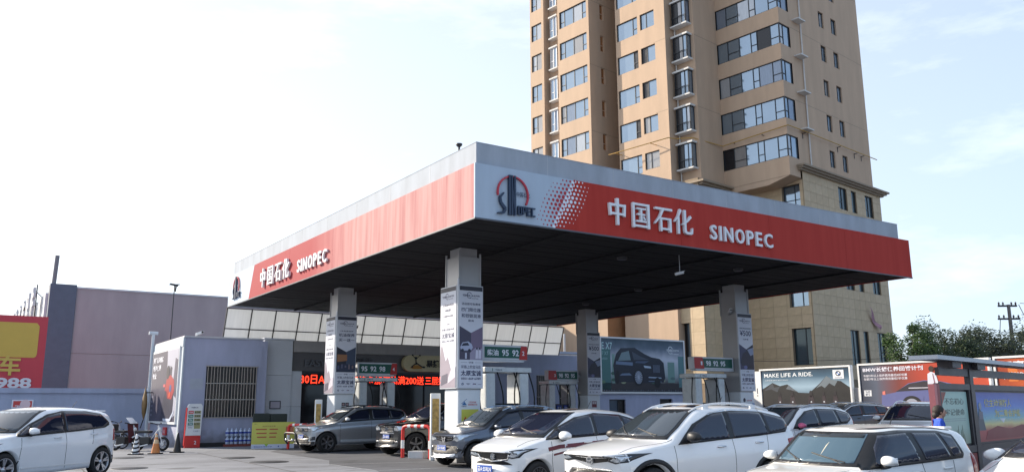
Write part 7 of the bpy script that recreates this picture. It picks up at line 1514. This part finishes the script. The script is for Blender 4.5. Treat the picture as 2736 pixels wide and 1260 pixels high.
# ------------------------------------------------------------------ person in a blue jacket beside the shelter
def person(Mw, label):
    t = empty('person', Mw, label, 'person')
    J = {'pel': (0, 0, .90), 'sp': (0, .0, 1.10), 'ch': (.01, 0, 1.28), 'nk': (.02, 0, 1.42), 'hd': (.045, 0, 1.50), 'top': (.05, 0, 1.56)}
    R_s = {'pel': (.16, .115), 'sp': (.14, .105), 'ch': (.165, .115), 'nk': (.058, .058), 'hd': (.072, .085), 'top': (.06, .07)}
    E_ = [('pel', 'sp'), ('sp', 'ch'), ('ch', 'nk'), ('nk', 'hd'), ('hd', 'top')]
    for s, n in ((-1, 'l'), (1, 'r')):
        J.update({n + 'sh': (.01, s * .17, 1.34), n + 'el': (.03, s * .22, 1.07), n + 'wr': (.12, s * .21, .86), n + 'pa': (.15, s * .205, .80), n + 'hip': (0, s * .09, .84), n + 'kn': (.02, s * .10, .47), n + 'an': (-.01, s * .10, .08), n + 'to': (.13, s * .12, .035)})
        R_s.update({n + 'sh': (.07, .065), n + 'el': (.05, .05), n + 'wr': (.03, .027), n + 'pa': (.02, .04), n + 'hip': (.095, .095), n + 'kn': (.06, .06), n + 'an': (.042, .042), n + 'to': (.035, .045)})
        E_ += [('ch', n + 'sh'), (n + 'sh', n + 'el'), (n + 'el', n + 'wr'), (n + 'wr', n + 'pa'), ('pel', n + 'hip'), (n + 'hip', n + 'kn'), (n + 'kn', n + 'an'), (n + 'an', n + 'to')]
        for f in range(4):
            y = s * (.175 + f * .02); J[n + 'f%d' % f] = (.165, y, .755 - .012 * (f in (1, 2))); J[n + 'g%d' % f] = (.158 + .0, y, .715 - .014 * (f in (1, 2))); R_s[n + 'f%d' % f] = (.009, .009); R_s[n + 'g%d' % f] = (.007, .007); E_ += [(n + 'pa', n + 'f%d' % f), (n + 'f%d' % f, n + 'g%d' % f)]
        J[n + 'th'] = (.185, s * .17, .80); R_s[n + 'th'] = (.009, .009); E_ += [(n + 'wr', n + 'th')]
    ks = list(J); me = bpy.data.meshes.new('person_skin'); me.from_pydata([J[k] for k in ks], [(ks.index(a), ks.index(c)) for a, c in E_], [])
    o = bpy.data.objects.new('person_skin', me); COL.objects.link(o); md = o.modifiers.new('s', 'SKIN'); sv = me.skin_vertices[0].data
    for i, k in enumerate(ks): sv[i].radius = R_s[k]; sv[i].use_root = (k == 'pel')
    sb = o.modifiers.new('b', 'SUBSURF'); sb.levels = 2; sb.render_levels = 2
    m2 = bpy.data.meshes.new_from_object(o.evaluated_get(bpy.context.evaluated_depsgraph_get())); bpy.data.objects.remove(o)
    mats = [M_('skin', (.42, .24, .17), .5, var=.05), M_('dark blue trousers', (.02, .025, .05), .8), M_('bright blue jacket cloth', (.02, .08, .50), .75, var=.15, vs=8, bump=.4, bs=20)]
    for m in mats: m2.materials.append(m)
    for p in m2.polygons:
        c = p.center; p.use_smooth = True
        p.material_index = 2 if (.86 < c.z < 1.41 and (abs(c.y) > .18 or c.z > .9)) else (0 if c.z >= 1.41 or (c.z < .87 and abs(c.y) > .165 and c.x > .06) else 1)
    b_ = bpy.data.objects.new('body', m2); COL.objects.link(b_); place(b_, t, Mw)
    H = M_('black hair', (.02, .013, .010), .6, bump=.5, bs=60)
    b = MB(); b.ball((.02, 0, 1.55), .108, H, 1.0, .88, .98, 3); b.ball((-.03, 0, 1.47), .08, H, .9, 1.1, 1.0, 2); b.build('hair', t, Mw)
    b = MB(); b.ball((.075, 0, 1.515), .085, mats[0], .86, .84, 1.18, 3); b.prism([(.15, 1.50), (.172, 1.495), (.15, 1.54)], -.012, .012, mats[0]); b.ball((.05, -.085, 1.51), .022, mats[0], .6, .4, 1.1, 1); b.ball((.05, .085, 1.51), .022, mats[0], .6, .4, 1.1, 1)
    for s in (-1, 1): b.ball((.142, s * .03, 1.53), .010, BLACK, .5, 1.3, .6, 1)
    b.box(.148, .152, -.022, .022, 1.462, 1.468, M_('lips', (.3, .1, .09), .5)); b.build('face', t, Mw)
    return t
q = at(2504, 1101, 15.2); person(T(q.x, q.y, 0) @ RZ(radians(-15)) @ Matrix.Scale(.94, 4), 'dark haired person in a bright blue jacket standing at the red end of the shelter')

# splash dirt along the foot of the rendered walls
for mt in (LAV, LW, PIL, COLW):
    nt = mt.node_tree; n = nt.nodes; l = nt.links; p = n['Principled BSDF']; src = p.inputs['Base Color'].links[0].from_socket
    tcn = n.new('ShaderNodeTexCoord'); sp = n.new('ShaderNodeSeparateXYZ'); l.new(tcn.outputs['Object'], sp.inputs[0])
    nn_ = n.new('ShaderNodeTexNoise'); nn_.inputs['Scale'].default_value = 3.5; nn_.inputs['Detail'].default_value = 7; l.new(tcn.outputs['Object'], nn_.inputs['Vector'])
    a1 = n.new('ShaderNodeMath'); a1.operation = 'MULTIPLY_ADD'; a1.inputs[1].default_value = -1.1; l.new(nn_.outputs[0], a1.inputs[0]); l.new(sp.outputs[2], a1.inputs[2])
    mr = n.new('ShaderNodeMapRange'); mr.inputs[1].default_value = -.55; mr.inputs[2].default_value = .15; mr.inputs[3].default_value = .75; mr.inputs[4].default_value = 0; l.new(a1.outputs[0], mr.inputs[0])
    mxx = n.new('ShaderNodeMixRGB'); mxx.inputs[2].default_value = (.13, .12, .115, 1); l.new(mr.outputs[0], mxx.inputs[0]); l.new(src, mxx.inputs[1]); l.new(mxx.outputs[0], p.inputs['Base Color'])
